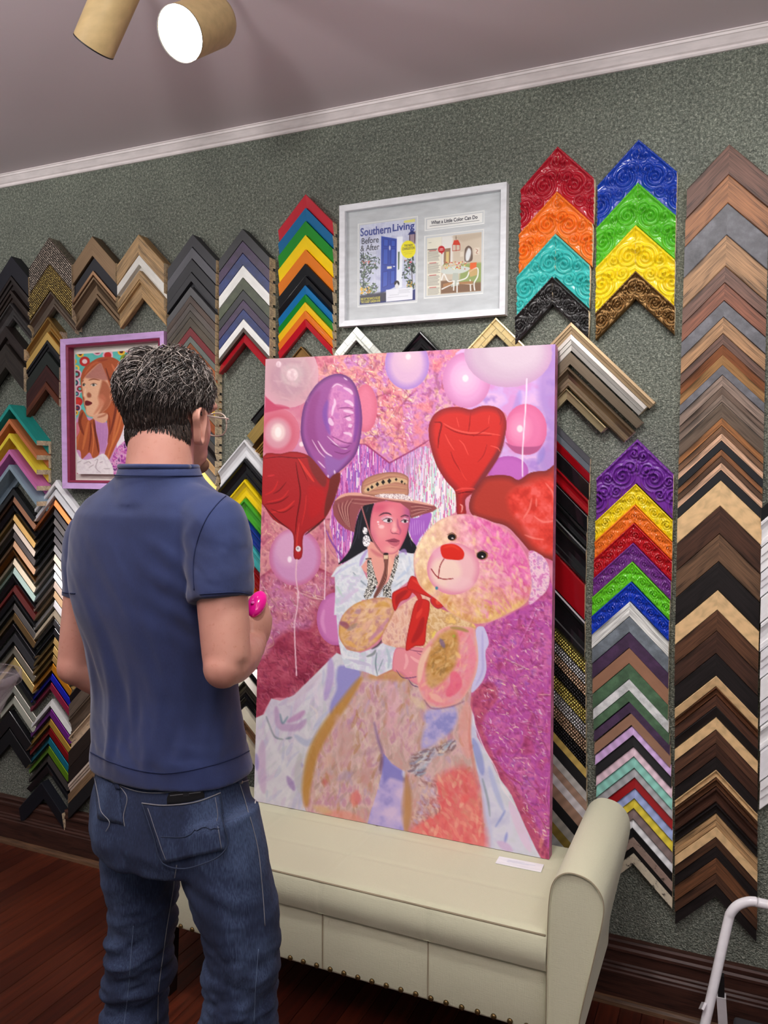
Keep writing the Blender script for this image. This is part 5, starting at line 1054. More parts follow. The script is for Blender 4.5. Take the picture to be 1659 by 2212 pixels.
art.fill([(815, 705), (850, 688), (895, 692), (912, 715), (880, 727), (840, 722)], (226, 216, 220)); art.ell((878, 706), 18, 18, (44, 28, 34), soft=.9)
art.stroke([(808, 706), (850, 684), (900, 690), (915, 712)], 9, dk, .95); art.stroke([(830, 724), (880, 730), (910, 718)], 5, (120, 60, 80), .8)
art.fill([(1008, 715), (1040, 700), (1075, 706), (1080, 722), (1040, 732)], (222, 210, 216)); art.ell((1050, 714), 15, 15, (44, 28, 34), soft=.9); art.stroke([(1000, 716), (1040, 697), (1082, 708)], 9, dk, .95)
art.stroke([(968, 690), (975, 760), (1000, 810), (992, 850)], 22, (176, 84, 120), .7, soft=2.4); art.stroke([(900, 830), (925, 842), (950, 840), (985, 850)], 10, (130, 56, 80), .8); art.ell((935, 800), 26, 22, (244, 188, 184), op=.7, soft=3); art.stroke([(905, 790), (897, 815), (910, 835)], 7, (186, 90, 116), .7)
art.fill([(846, 918), (890, 902), (930, 893), (955, 900), (992, 918), (950, 932), (900, 930)], (150, 66, 88)); art.fill([(862, 922), (920, 934), (990, 922), (985, 955), (950, 978), (905, 962)], (196, 100, 116)); art.stroke([(846, 918), (905, 928), (950, 932), (992, 918)], 6, (100, 40, 60), .9)
art.stroke([(900, 985), (940, 992)], 10, (186, 90, 110), .6); art.ell((800, 770), 30, 20, (250, 226, 224), op=.6, soft=3); art.ell((765, 720), 12, 10, (250, 236, 236), op=.8); art.ell((770, 745), 7, 7, (250, 236, 236), op=.8)
# hat
brim = [(284, 560), (310, 490), (380, 435), (480, 414), (600, 428), (750, 452), (900, 478), (1100, 500), (1250, 522), (1360, 548), (1388, 578), (1340, 612), (1230, 642), (1112, 682), (1092, 590), (1000, 520), (850, 494), (740, 518), (620, 545), (572, 590), (540, 680), (512, 828), (420, 792), (340, 720), (298, 650)]
art.fill(brim, (146, 78, 80), foil=0, sm=False)
for k in range(9):
    t = k/8; art.stroke([(520-t*200, 470+t*60), (420-t*120+40, 560+t*30), (400-t*80+60, 680), (480-t*60, 800-t*60)], 9, (206, 156, 140) if k % 2 else (110, 52, 58), .75)
for k in range(6):
    t = k/5; art.stroke([(1110, 540+t*110), (1200, 540+t*80), (1340-t*60, 570+t*30)], 9, (206, 156, 140) if k % 2 else (110, 56, 60), .7)
for k in range(4): art.stroke([(480, 455+k*20), (620, 465+k*22), (760, 480+k*12)], 8, (196, 144, 130) if k % 2 else (122, 60, 64), .7)
art.fill([(305, 500), (380, 430), (500, 408), (640, 420), (800, 440), (1000, 466), (1150, 488), (1365, 552), (1100, 512), (900, 488), (700, 462), (480, 444), (380, 462)], (222, 166, 148)); art.stroke([(330, 520), (420, 452), (600, 448), (800, 476)], 9, (150, 84, 80), .8)
art.fill([(592, 415), (595, 320), (640, 260), (750, 216), (880, 195), (1000, 203), (1082, 250), (1086, 330), (1082, 440), (1000, 456), (800, 462), (650, 432)], (186, 132, 106), rim=((130, 80, 76), 4, .7))
for k in range(11): art.stroke([(610, 330+k*10), (760, 270+k*16), (900, 225+k*20), (1070, 255+k*18)], 8, [(216, 170, 132), (150, 96, 84), (200, 140, 130)][k % 3], .6)
art.fill([(620, 400), (640, 350), (760, 292), (880, 262), (960, 250), (1060, 275), (1062, 320), (960, 300), (880, 318), (760, 350), (660, 405)], (220, 192, 146), op=.75)
for (x_, y_, r_) in ((660, 378, 19), (700, 352, 20), (757, 322, 23), (818, 300, 25), (883, 288, 26), (955, 272, 17), (1015, 296, 18), (1046, 316, 10)): art.fill([(x_, y_-r_*1.15), (x_+r_*.85, y_), (x_, y_+r_*1.15), (x_-r_*.85, y_)], (28, 24, 26), sm=False, soft=.9)
art.blotch([(730, 448), (800, 424), (900, 424), (1040, 428), (1120, 470), (1135, 500), (1000, 482), (850, 468)], [(150, 116, 130), (236, 224, 220), (246, 240, 236), (190, 160, 160)], 3.2, 161, soft=1.2, contrast=3)
art.stroke([(592, 560), (640, 720), (700, 890), (790, 1030), (850, 1064)], 15, (176, 108, 108), .95, taper=False); art.stroke([(600, 570), (648, 720), (706, 890), (790, 1020)], 4, (96, 46, 52), .9)
for c_, rx, ry in (((627, 812), 25, 38), ((642, 920), 40, 62)): art.blotch([(c_[0]+rx*math.cos(a), c_[1]+ry*math.sin(a)) for a in np.linspace(0, 6.28, 14)[:-1]], [(120, 116, 124), (236, 236, 238), (250, 250, 250)], 2.4, 165, soft=1, contrast=3)
necklace = [(60, 58, 62), (226, 224, 214), (246, 244, 238), (120, 116, 100), (30, 30, 34)]
art.blotch([(650, 1120), (690, 1120), (725, 1250), (765, 1370), (730, 1430), (690, 1500), (640, 1545), (612, 1500), (655, 1380), (648, 1250)], necklace, 2.2, 171, soft=1, contrast=3.2, sm=False)
art.blotch([(940, 1100), (988, 1050), (975, 1170), (935, 1290), (900, 1400), (905, 1520), (815, 1505), (815, 1420), (880, 1330), (920, 1200)], necklace, 2.2, 173, soft=1, contrast=3.2, sm=False)
art.fill([(632, 1102), (695, 1102), (695, 1114), (632, 1114)], (24, 22, 26), sm=False, soft=.8)
art.fill([(818, 1062), (872, 1062), (866, 1200), (852, 1330), (800, 1430), (742, 1518), (716, 1502), (788, 1350), (832, 1200)], (122, 74, 66)); art.ell((848, 1056), 26, 13, (40, 30, 34)); art.fill([(822, 1070), (872, 1070), (868, 1112), (826, 1112)], (226, 196, 160), sm=False)
for k in range(5): art.stroke([(832+k*8, 1110), (838+k*6, 1220), (824+k*5, 1340), (736+k*10, 1505)], 5, (186, 128, 108) if k % 2 else (76, 40, 40), .8)
# bear chest, hands, paws, ribbon, head
Cz(); art.blotch([(1050, 500), (1090, 380), (1150, 265), (1250, 180), (1420, 90), (1480, 200), (1420, 420), (1380, 560), (1260, 565), (1160, 548)], [(216, 158, 136), (228, 178, 156), (236, 200, 176), (214, 160, 150)], 9, 181, foil=0, stretch=(1.2, .7))
Dz(); art.blotch([(235, 170), (330, 230), (450, 280), (580, 350), (560, 400), (400, 375), (300, 410), (240, 490), (195, 510), (215, 350)], [(214, 172, 116), (232, 204, 160), (206, 160, 110), (238, 200, 120)], 12, 183, foil=0)
Cz(); skin = (230, 146, 156)
art.fill([(1158, 560), (1250, 556), (1330, 545), (1440, 570), (1490, 590), (1480, 650), (1440, 720), (1430, 790), (1440, 860), (1475, 930), (1420, 890), (1380, 860), (1320, 840), (1262, 800), (1205, 748), (1136, 722)], skin, foil=0, rim=((206, 110, 140), 4, .6))
for p, w, c in (([(1165, 728), (1210, 785), (1270, 790), (1340, 775), (1420, 730)], 8, (96, 60, 110)), ([(1262, 800), (1300, 850), (1380, 862), (1430, 810)], 8, (96, 60, 110)), ([(1330, 590), (1400, 620), (1480, 600)], 7, (150, 80, 120)), ([(1240, 600), (1250, 660), (1230, 720)], 26, (240, 176, 180)), ([(1280, 620), (1340, 660), (1400, 650)], 24, (242, 180, 180)), ([(1250, 560), (1350, 580), (1440, 575)], 8, (140, 70, 100)), ([(1270, 745), (1290, 755)], 22, (240, 150, 170)), ([(1340, 820), (1380, 830)], 22, (240, 150, 170))): art.stroke(p, w, c, .8)
art.blotch([(708, 400), (740, 290), (830, 205), (930, 168), (1030, 150), (1130, 165), (1148, 260), (1095, 370), (1045, 460), (975, 530), (880, 578), (780, 562), (720, 485)], [(206, 150, 80), (222, 172, 104), (226, 182, 140), (196, 140, 130), (236, 206, 170)], 20, 191, foil=0, rim=((186, 130, 70), 5, .5), contrast=1.3)
art.daubs([(740, 330), (830, 230), (1030, 170), (1110, 200), (1060, 400), (960, 510), (860, 550), (760, 500)], [(206, 150, 80), (230, 190, 130), (226, 182, 150), (190, 140, 150), (240, 210, 170)], 110, 18, 6, -35, 40, .6, 17)
for p, w, c in (([(720, 350), (760, 370), (780, 390)], 44, (128, 56, 100)), ([(840, 270), (880, 250)], 40, (176, 136, 176)), ([(780, 410), (850, 360)], 34, (150, 130, 120)), ([(950, 500), (1040, 400), (1100, 320)], 34, (196, 130, 176)), ([(1000, 220), (1060, 200), (1110, 220)], 40, (206, 150, 60)), ([(760, 500), (840, 540)], 40, (226, 170, 80)), ([(900, 400), (960, 340)], 44, (228, 176, 160))): art.stroke(p, w, c, .6, soft=4)
red = (206, 46, 40); dr = (136, 28, 32)
Dz(); art.fill([(138, 168), (232, 168), (236, 250), (215, 360), (200, 498), (130, 512), (66, 548), (58, 500), (90, 330)], red, foil=0, rim=(dr, 3, .6)); art.stroke([(110, 480), (160, 400), (190, 300)], 50, (150, 30, 34), .6, soft=4); art.stroke([(140, 300), (180, 230)], 30, (232, 70, 58), .7, soft=3)
Ez(); art.fill([(912, 1482), (960, 1440), (1090, 1388), (1135, 1420), (1090, 1520), (1000, 1562), (948, 1656), (918, 1600)], red, foil=0, rim=(dr, 3, .7)); art.fill([(950, 1500), (1040, 1440), (1080, 1450), (1000, 1540), (955, 1600)], (150, 34, 36), op=.7, soft=4)
art.fill([(1082, 1350), (1122, 1288), (1200, 1330), (1290, 1400), (1345, 1460), (1330, 1520), (1240, 1490), (1120, 1450), (1070, 1420)], red, rim=(dr, 3, .7)); art.stroke([(1130, 1330), (1220, 1390), (1300, 1460)], 26, (230, 76, 60), .7, soft=3); art.stroke([(1100, 1430), (1180, 1480), (1210, 1560), (1180, 1659)], 50, (190, 40, 40), .9)
art.fill([(1312, 1540), (1355, 1474), (1440, 1468), (1494, 1512), (1474, 1592), (1404, 1636), (1340, 1600)], red, rim=((150, 60, 110), 4, .7)); art.fill([(1360, 1550), (1400, 1500), (1460, 1520), (1430, 1590), (1380, 1600)], (226, 70, 54), rim=(dr, 3, .6))
# right arm and paw
Dz(); art.blotch([(146, 690), (180, 560), (240, 470), (310, 395), (400, 358), (500, 365), (572, 378), (592, 450), (606, 560), (600, 680), (560, 800), (480, 920), (400, 966), (320, 978), (230, 952), (170, 870), (143, 770)], [(226, 120, 140), (234, 146, 150), (230, 160, 170), (226, 170, 140)], 26, 201, foil=0, rim=((226, 186, 160), 6, .6), contrast=1.3)
art.daubs([(200, 600), (300, 430), (500, 390), (580, 500), (580, 680), (460, 900), (300, 950), (180, 850)], [(232, 130, 150), (240, 170, 160), (226, 110, 140), (236, 190, 150)], 120, 20, 6, -60, 40, .5, 19)
art.blotch([(230, 560), (320, 420), (420, 380), (460, 480), (440, 640), (360, 760), (260, 830), (210, 760)], [(164, 118, 52), (196, 146, 76), (212, 168, 110), (176, 130, 90)], 20, 203, soft=9, op=.95, contrast=1.2)
art.daubs([(240, 570), (320, 440), (420, 400), (440, 500), (420, 640), (350, 740), (260, 800)], [(164, 118, 52), (206, 156, 86), (222, 186, 130), (150, 116, 70), (190, 140, 80)], 90, 15, 5, -50, 50, .65, 21)
for p, w, c in (([(160, 780), (180, 640), (240, 520)], 44, (240, 214, 180)), ([(420, 720), (440, 800), (380, 880)], 90, (232, 96, 128)), ([(540, 450), (560, 600), (520, 760)], 60, (236, 140, 160)), ([(400, 370), (470, 380), (530, 400)], 26, (150, 140, 60)), ([(320, 460), (350, 520)], 34, (120, 100, 150)), ([(420, 430), (425, 440)], 24, (150, 190, 60)), ([(260, 450), (280, 400)], 20, (240, 226, 90)), ([(250, 880), (330, 930)], 50, (240, 190, 170)), ([(440, 560), (470, 600)], 30, (240, 206, 130)), ([(200, 920), (260, 985), (400, 970), (500, 930)], 7, (130, 70, 100))): art.stroke(p, w, c, .7, soft=4)
# head
B(); headp = [(440, 1466), (560, 1474), (700, 1520), (850, 1600), (960, 1720), (1030, 1850), (1062, 2000), (1055, 2130), (1020, 2210), (960, 2260), (860, 2310), (740, 2370), (600, 2400), (480, 2370), (360, 2300), (260, 2200), (150, 2120), (90, 2040), (55, 1900), (68, 1780), (150, 1630), (280, 1512)]
def headc(x, y):
    u = (x-880)*3.95; v = (y-740)*3.95; n = fbm(x/9, y/12, 211)[:, None]; n2 = fbm(x/30, y/30, 213)[:, None]
    wl_ = np.clip((520-u)/300+(n2[:, 0]-.5)*1.2, 0, 1)[:, None]; wb = np.clip((v-2000)/250+(n2[:, 0]-.5)*2-.1, 0, 1)[:, None]; wp = np.clip((u-560)/260-(v-1900)/500+(n2[:, 0]-.5)*2, 0, 1)[:, None]
    c = np.array((236, 176, 180))*(1-wl_)+np.array((240, 208, 168))*wl_
    c = c*(1-wp)+np.array((228, 112, 172))*wp; c = c*(1-wb)+np.array((226, 176, 112))*wb
    return c+(n-.5)*np.array((60, 100, 90))*.9
art.fill(headp, headc, foil=0, rim=((224, 170, 160), 5, .6))
art.daubs([(500, 1500), (700, 1540), (900, 1680), (1020, 1900), (1030, 2120), (800, 2300), (560, 2380), (620, 2100), (640, 1950), (560, 1780)], [(232, 120, 180), (240, 170, 196), (236, 206, 180), (226, 150, 140), (244, 214, 150), (214, 110, 170)], 220, 20, 6, 60, 50, .5, 13)
art.daubs(headp, [(244, 220, 180), (240, 190, 180), (236, 200, 150), (230, 170, 190)], 170, 16, 5, 75, 50, .4, 15)
art.blotch([(1035, 1790), (1130, 1805), (1195, 1880), (1214, 2000), (1190, 2110), (1110, 2190), (1035, 2230), (1062, 2050)], [(214, 130, 186), (236, 190, 214), (238, 206, 210), (206, 150, 196)], 7, 221, foil=0, contrast=3)
art.ell((392, 1930), 225, 222, (236, 186, 190), rim=((222, 124, 158), 15, .7)); art.ell((330, 1960), 130, 130, (242, 216, 196), op=.75, soft=12); art.ell((330, 1790), 130, 60, (236, 176, 196), op=.6, soft=10); art.ell((450, 2060), 120, 60, (240, 196, 200), op=.6, soft=10)
art.fill([(286, 1740), (330, 1720), (400, 1720), (452, 1748), (484, 1792), (476, 1842), (440, 1856), (380, 1852), (316, 1842), (288, 1800)], (214, 42, 30)); art.stroke([(310, 1750), (380, 1735), (440, 1765)], 20, (232, 70, 46), .6, soft=3)
for p in ([(312, 1846), (278, 1910), (264, 2012)], [(204, 1932), (250, 1994), (310, 2018), (388, 2014)]): art.stroke(p, 9, (150, 36, 44), .95, taper=False)
for (x_, y_), rx, ry in (((382, 1660), 40, 31), ((638, 1816), 50, 38)): art.ell((x_, y_), rx, ry, (150, 96, 64), soft=1); art.ell((x_-4, y_), rx*.82, ry*.84, (20, 18, 18), soft=1); art.ell((x_+2, y_+10), 9, 6, (226, 220, 220), soft=1)
art.stroke([(340, 1640), (382, 1624), (420, 1650)], 7, (90, 60, 50), .8); art.stroke([(590, 1800), (640, 1775), (690, 1800)], 7, (90, 60, 50), .8); art.stroke([(600, 1860), (650, 1870), (690, 1850)], 6, (246, 226, 200), .8)
art.ell((250, 2095), 12, 14, (60, 130, 150), soft=2)
# overall brush relief
A(); art.daubs([(200, 200), (520, 120), (560, 400), (420, 540), (160, 480)], [(206, 164, 174), (190, 146, 160), (216, 180, 188)], 60, 26, 6, 60, 60, .35, 25)
art.H += (fbm(art.X/3, art.Y/3, 301, 3)-.5)*.0003
canvas = empty('leaning_canvas', ((cBL[0]+cBR[0])/2, (cBL[1]+cBR[1])/2, .5), label='large pink mixed-media canvas of hatted woman hugging bear, leaning on bench', cat='painting')
front = art.build('painted_face', pigment_mat('canvas_pigment'), nrm, canvas)
# stretcher body behind the face
dp = -nrm*.036; cs = [cTL, cTR, cBR, cBL]
V = [c-nrm*.0006 for c in cs]+[c+dp for c in cs]
sides = M('stone', (206, 120, 160))
keep(mk('stretched_edge', V, [(4, 5, 6, 7), (0, 1, 5, 4)[::-1], (1, 2, 6, 5)[::-1], (2, 3, 7, 6)[::-1], (3, 0, 4, 7)[::-1]], sides), canvas)
# ------------------------------------------------------------------ lettering helper (built-in outline font turned into flat mesh)
def lettering(body, x0, y0, x1, y1, yplane, mat, parent, name='lettering', bold=0.0, h=None):
    cu = bpy.data.curves.new('t', 'FONT'); cu.body = body; cu.offset = bold; cu.resolution_u = 3
    o = bpy.data.objects.new('t', cu); COL.objects.link(o)
    dg = bpy.context.evaluated_depsgraph_get(); me = bpy.data.meshes.new_from_object(o.evaluated_get(dg))
    bpy.data.objects.remove(o); bpy.data.curves.remove(cu)
    n = len(me.vertices); co = np.zeros(n*3, np.float32); me.vertices.foreach_get('co', co); co = co.reshape(-1, 3)
    lo, hi = co.min(0), co.max(0)
    a = at_y(x0, y0, yplane); b = at_y(x1, y1, yplane)             # lower left and upper right corner of the lettering
    sx = (b[0]-a[0])/(hi[0]-lo[0]); sz = (b[2]-a[2])/(hi[1]-lo[1])
    out = np.stack([a[0]+(co[:, 0]-lo[0])*sx, np.full(n, yplane), a[2]+(co[:, 1]-lo[1])*sz], 1)
    me.vertices.foreach_set('co', out.astype(np.float32).ravel()); me.materials.clear(); me.materials.append(mat); me.name = name; me.update()
    return keep(put(bpy.data.objects.new(name, me)), parent)
def glass_mat():
    mt = bpy.data.materials.new('picture_glass'); mt.use_nodes = True; nt = mt.node_tree; nt.nodes.clear()
    out = N(nt, 'ShaderNodeOutputMaterial'); tr = N(nt, 'ShaderNodeBsdfTransparent'); gl = N(nt, 'ShaderNodeBsdfGlossy', i_Roughness=.12); fr = N(nt, 'ShaderNodeFresnel', i_IOR=1.25); mx = N(nt, 'ShaderNodeMixShader')
    tr.inputs[0].default_value = (.97, .98, .98, 1)
    nt.links.new(fr.outputs[0], mx.inputs[0]); nt.links.new(tr.outputs[0], mx.inputs[1]); nt.links.new(gl.outputs[0], mx.inputs[2]); nt.links.new(mx.outputs[0], out.inputs[0])
    return mt
def frame_rails(parent, x0, x1, z0, z1, w, yf, T, mat, name='rail', lip=.9):
    # four mitred rails, outer size given; yf = y of the front face
    prof = [(0, 0), (0, 1), (.08*w, 1), (w*.92, lip), (w, lip-.08), (w, .1), (w, 0)]
    cor = [((x0, z1), (1, -1)), ((x1, z1), (-1, -1)), ((x1, z0), (-1, 1)), ((x0, z0), (1, 1))]
    n = len(prof)
    for k in range(4):
        (a, da), (b, db) = cor[k], cor[(k+1) % 4]
        V = [(a[0]+da[0]*q, yf+T*(1-d), a[1]+da[1]*q) for q, d in prof]+[(b[0]+db[0]*q, yf+T*(1-d), b[1]+db[1]*q) for q, d in prof]
        Fs = [(i, (i+1) % n, n+(i+1) % n, n+i) for i in range(n)]+[tuple(range(n))[::-1], tuple(range(n, 2*n))]
        o = mk(name, V, Fs, mat); bm = bmesh.new(); bm.from_mesh(o.data); bmesh.ops.recalc_face_normals(bm, faces=bm.faces); bm.to_mesh(o.data); bm.free()
        keep(o, parent)
# ------------------------------------------------------------------ white frame with the magazine pages
fx0, fx1, fz0, fz1 = -1.2525, -.6805, 2.081, 2.4805
mag = empty('framed_magazine_pages', ((fx0+fx1)/2, -.002, fz0), label='white framed magazine cover and page with grey mat, high on wall', cat='picture frame')
frame_rails(mag, fx0, fx1, fz0, fz1, .020, -.032, .030, M('paint', (226, 228, 232), .4))
YM, YP = -.0125, -.0113
def rect_at(pts, y): return [at_y(a, b, y) for a, b in pts]
g_ = lambda pts: [(740+a/4.6083, 440+b/4.6083) for a, b in pts]
wins = [[(150, 193), (752, 128), (744, 985), (148, 1030)], [(818, 135), (1414, 70), (1412, 205), (816, 270)], [(815, 318), (1412, 250), (1398, 898), (806, 945)]]
R3 = []
for w_ in wins:
    q = rect_at(g_(w_), YM); xs = sorted([p[0] for p in q]); zs = sorted([p[2] for p in q]); R3.append(((xs[0]+xs[1])/2, (xs[2]+xs[3])/2, (zs[0]+zs[1])/2, (zs[2]+zs[3])/2))
matm = M('paint', (198, 200, 202), .8); lipm = M('plain', (232, 232, 230), .8)
# mat board with three openings: cut into strips
xs = sorted({fx0+.016, fx1-.016}|{r[0] for r in R3}|{r[1] for r in R3}); zs = sorted({fz0+.016, fz1-.016}|{r[2] for r in R3}|{r[3] for r in R3})
V = []; Fs = []
for i in range(len(xs)-1):
    for j in range(len(zs)-1):
        cx_, cz_ = (xs[i]+xs[i+1])/2, (zs[j]+zs[j+1])/2
        if any(r[0] < cx_ < r[1] and r[2] < cz_ < r[3] for r in R3): continue
        k = len(V); V += [(xs[i], YM, zs[j]), (xs[i+1], YM, zs[j]), (xs[i+1], YM, zs[j+1]), (xs[i], YM, zs[j+1])]; Fs.append((k, k+1, k+2, k+3))
board = keep(mk('mat_board', V, Fs, matm), mag)
for r in R3:    # pale bevel around each opening, and a pale underlay
    b = .0035; o_ = [(r[0], r[2]), (r[1], r[2]), (r[1], r[3]), (r[0], r[3])]; i_ = [(r[0]+b, r[2]+b), (r[1]-b, r[2]+b), (r[1]-b, r[3]-b), (r[0]+b, r[3]-b)]
    V = [(x, YM, z) for x, z in o_]+[(x, YM+.0012, z) for x, z in i_]
    keep(mk('bevel', V, [(k, (k+1) % 4, 4+(k+1) % 4, 4+k) for k in range(4)], lipm), board)
keep(mk('underlay', [(fx0+.015, YM+.0014, fz0+.015), (fx1-.015, YM+.0014, fz0+.015), (fx1-.015, YM+.0014, fz1-.015), (fx0+.015, YM+.0014, fz1-.015)], [(0, 1, 2, 3)], M('plain', (206, 208, 210), .8)), mag)
keep(mk('backing', [(fx0+.012, -.003, fz0+.012), (fx1-.012, -.003, fz0+.012), (fx1-.012, -.003, fz1-.012), (fx0+.012, -.003, fz1-.012)], [(0, 1, 2, 3)], M('plain', (120, 100, 80))), mag)
printm = pigment_mat('printed_paper', .35, .2, False)
def quad_art(pts, y, nx, ny): return Art(*rect_at(g_(pts), y), nx, ny).frame(740, 440, 4.6083)
def fix_rect(pts):      # snap four pixel corners to an upright rectangle on the wall
    q = rect_at(g_(pts), YP); x0 = (q[0][0]+q[3][0])/2; x1 = (q[1][0]+q[2][0])/2; z1 = (q[0][2]+q[1][2])/2; z0 = (q[2][2]+q[3][2])/2
    return np.array((x0, YP, z1)), np.array((x1, YP, z1)), np.array((x1, YP, z0)), np.array((x0, YP, z0))
cov = Art(*fix_rect([(174, 212), (730, 150), (722, 960), (171, 1004)]), 150, 210).frame(740, 440, 4.6083)
ALLG = [(0, 0), (1659, 0), (1659, 1198), (0, 1198)]
cov.blotch(ALLG, [(196, 200, 222), (212, 214, 230), (188, 190, 214)], 20, 1, sm=False)
for x_ in range(180, 730, 26): cov.stroke([(x_, 200), (x_-4, 980)], 3, (176, 178, 204), .4, sm=False)
cov.fill([(540, 330), (600, 325), (592, 830), (535, 850)], (236, 238, 244), sm=False); cov.fill([(552, 480), (568, 478), (564, 650), (552, 660)], (90, 110, 80), sm=False)
cov.fill([(660, 290), (728, 270), (728, 400), (668, 410)], (150, 120, 130), sm=False, op=.8); cov.stroke([(668, 300), (668, 400)], 8, (60, 40, 50)); cov.stroke([(720, 280), (718, 390)], 8, (60, 40, 50)); cov.fill([(650, 310), (690, 255), (728, 300)], (40, 50, 110), sm=False)
cov.fill([(385, 323), (540, 350), (535, 822), (378, 897)], (42, 70, 164), sm=False)
for q in ([(410, 350), (455, 358), (452, 425), (408, 420)], [(485, 362), (525, 368), (524, 425), (483, 425)], [(406, 450), (452, 450), (450, 605), (403, 605)], [(483, 450), (526, 450), (522, 605), (480, 605)], [(402, 680), (450, 672), (447, 815), (398, 835)], [(480, 670), (522, 662), (518, 785), (477, 805)]):
    cov.fill(q, (56, 88, 186), sm=False); cov.stroke(q+[q[0]], 5, (24, 40, 120), .9, sm=False, taper=False)
cov.fill([(443, 625), (490, 622), (490, 645), (443, 650)], (226, 220, 200), sm=False); cov.ell((470, 440), 8, 24, (200, 200, 216)); cov.ell((512, 625), 10, 6, (220, 226, 240))
def leaves(a, box_, n, seed, cols, ln=10, w=5):
    rg = random.Random(seed)
    for _ in range(n):
        x = rg.uniform(box_[0], box_[2]); y = rg.uniform(box_[1], box_[3]); an = rg.uniform(0, 6.28); d = ln*rg.uniform(.6, 1.6)
        a.stroke([(x, y), (x+d*math.cos(an), y+d*math.sin(an))], w*rg.uniform(.7, 1.6), cols[rg.randrange(len(cols))], .9, sm=False)
gl = [(50, 66, 60), (70, 92, 70), (96, 116, 86), (40, 50, 54)]
cov.stroke([(205, 480), (215, 620), (210, 800)], 10, (70, 66, 64)); leaves(cov, (176, 500, 300, 700), 90, 2, gl, 22, 9); leaves(cov, (290, 540, 370, 640), 26, 3, gl, 22, 8); leaves(cov, (176, 700, 260, 820), 30, 4, gl, 20, 8)
leaves(cov, (620, 540, 726, 690), 60, 5, gl, 24, 9); cov.stroke([(700, 540), (690, 700), (700, 820)], 8, (70, 66, 64)); leaves(cov, (590, 690, 640, 750), 14, 6, gl, 20, 8)
leaves(cov, (176, 790, 330, 920), 110, 7, gl+[(130, 150, 90)], 20, 9); leaves(cov, (640, 750, 724, 850), 60, 8, gl+[(120, 140, 90)], 18, 8)
leaves(cov, (176, 830, 270, 900), 26, 9, [(236, 190, 60), (240, 160, 40)], 10, 14); leaves(cov, (640, 770, 720, 830), 12, 10, [(236, 206, 80), (240, 170, 60)], 8, 12); leaves(cov, (190, 560, 330, 620), 8, 11, [(226, 110, 90)], 8, 12); leaves(cov, (620, 560, 720, 680), 5, 12, [(226, 70, 90)], 8, 14)
cov.fill([(171, 915), (400, 880), (440, 880), (440, 980), (171, 1004)], (44, 46, 60), soft=5, sm=False); cov.fill([(171, 985), (723, 945), (723, 962), (171, 1006)], (26, 40, 100), sm=False); cov.fill([(697, 860), (723, 850), (723, 960), (697, 962)], (34, 46, 110), sm=False)
cov.ell((540, 795), 26, 30, (40, 36, 40)); cov.ell((540, 822), 20, 24, (226, 224, 222)); cov.ell((541, 800), 6, 14, (230, 226, 222))
cov.fill([(433, 858), (698, 830), (695, 952), (433, 978)], (232, 232, 238), sm=False)
for k, (x0_, x1_, y_) in enumerate(((560, 670, 862), (560, 660, 876), (550, 670, 890), (470, 560, 912), (450, 650, 935))): cov.stroke([(x0_, y_), (x1_, y_-(x1_-x0_)*.09)], 4, (170, 172, 180), .7, sm=False, taper=False)
cov.ell((655, 455), 74, 88, (238, 226, 40)); cov.fill([(610, 170), (722, 150), (722, 180), (612, 192)], (226, 222, 130), sm=False)
cover = cov.build('magazine_cover', printm, (0, -1, 0), mag)
strip = Art(*fix_rect([(842, 158), (1392, 94), (1390, 186), (840, 250)]), 20, 6).frame(740, 440, 4.6083); strip.blotch(ALLG, [(232, 230, 226), (238, 236, 232)], 30, 3, sm=False); title = strip.build('headline_strip', printm, (0, -1, 0), mag)
pg = Art(*fix_rect([(846, 342), (1386, 284), (1376, 868), (832, 921)]), 150, 165).frame(740, 440, 4.6083)
pg.blotch(ALLG, [(226, 222, 206), (232, 228, 214)], 30, 5, sm=False)
pg.fill([(986, 326), (1390, 280), (1380, 870), (978, 896)], (206, 192, 174), sm=False); pg.fill([(986, 326), (1100, 312), (1095, 600), (982, 620)], (226, 224, 220), sm=False, soft=4); pg.fill([(1090, 330), (1390, 285), (1390, 330), (1200, 380)], (188, 172, 154), op=.7, soft=5)
pg.fill([(978, 770), (1380, 740), (1378, 868), (978, 897)], (134, 104, 82), sm=False, soft=3); pg.fill([(1180, 600), (1390, 585), (1385, 780), (1160, 790)], (150, 166, 106), soft=5, sm=False)
pg.fill([(1010, 450), (1075, 440), (1072, 600), (1005, 610)], (150, 120, 96), sm=False); pg.fill([(1030, 480), (1060, 476), (1058, 590), (1028, 595)], (214, 192, 130), sm=False)
pg.stroke([(1130, 320), (1130, 360)], 5, (90, 60, 50)); pg.fill([(1095, 410), (1110, 365), (1150, 360), (1170, 400), (1168, 412)], (206, 70, 52), sm=False)
for p in ([(1095, 410), (1095, 470), (1168, 462), (1168, 405)], [(1130, 410), (1130, 470)]): pg.stroke(p, 6, (176, 66, 56), .9, sm=False, taper=False)
pg.fill([(1215, 480), (1225, 440), (1255, 418), (1285, 440), (1292, 475), (1290, 565), (1218, 575)], (110, 92, 82)); pg.fill([(1226, 500), (1255, 440), (1280, 480), (1258, 560), (1228, 566)], (226, 228, 230), soft=3)
for q in ((1170, 480, 34, 50), (1312, 440, 52, 70)): pg.fill([(q[0], q[1]), (q[0]+q[2], q[1]-5), (q[0]+q[2], q[1]+q[3]-5), (q[0], q[1]+q[3])], (222, 210, 194), sm=False)
pg.stroke([(1322, 450), (1345, 465), (1330, 490), (1350, 500)], 6, (160, 96, 76)); pg.fill([(1270, 590), (1335, 583), (1330, 650), (1265, 655)], (226, 106, 60), sm=False)
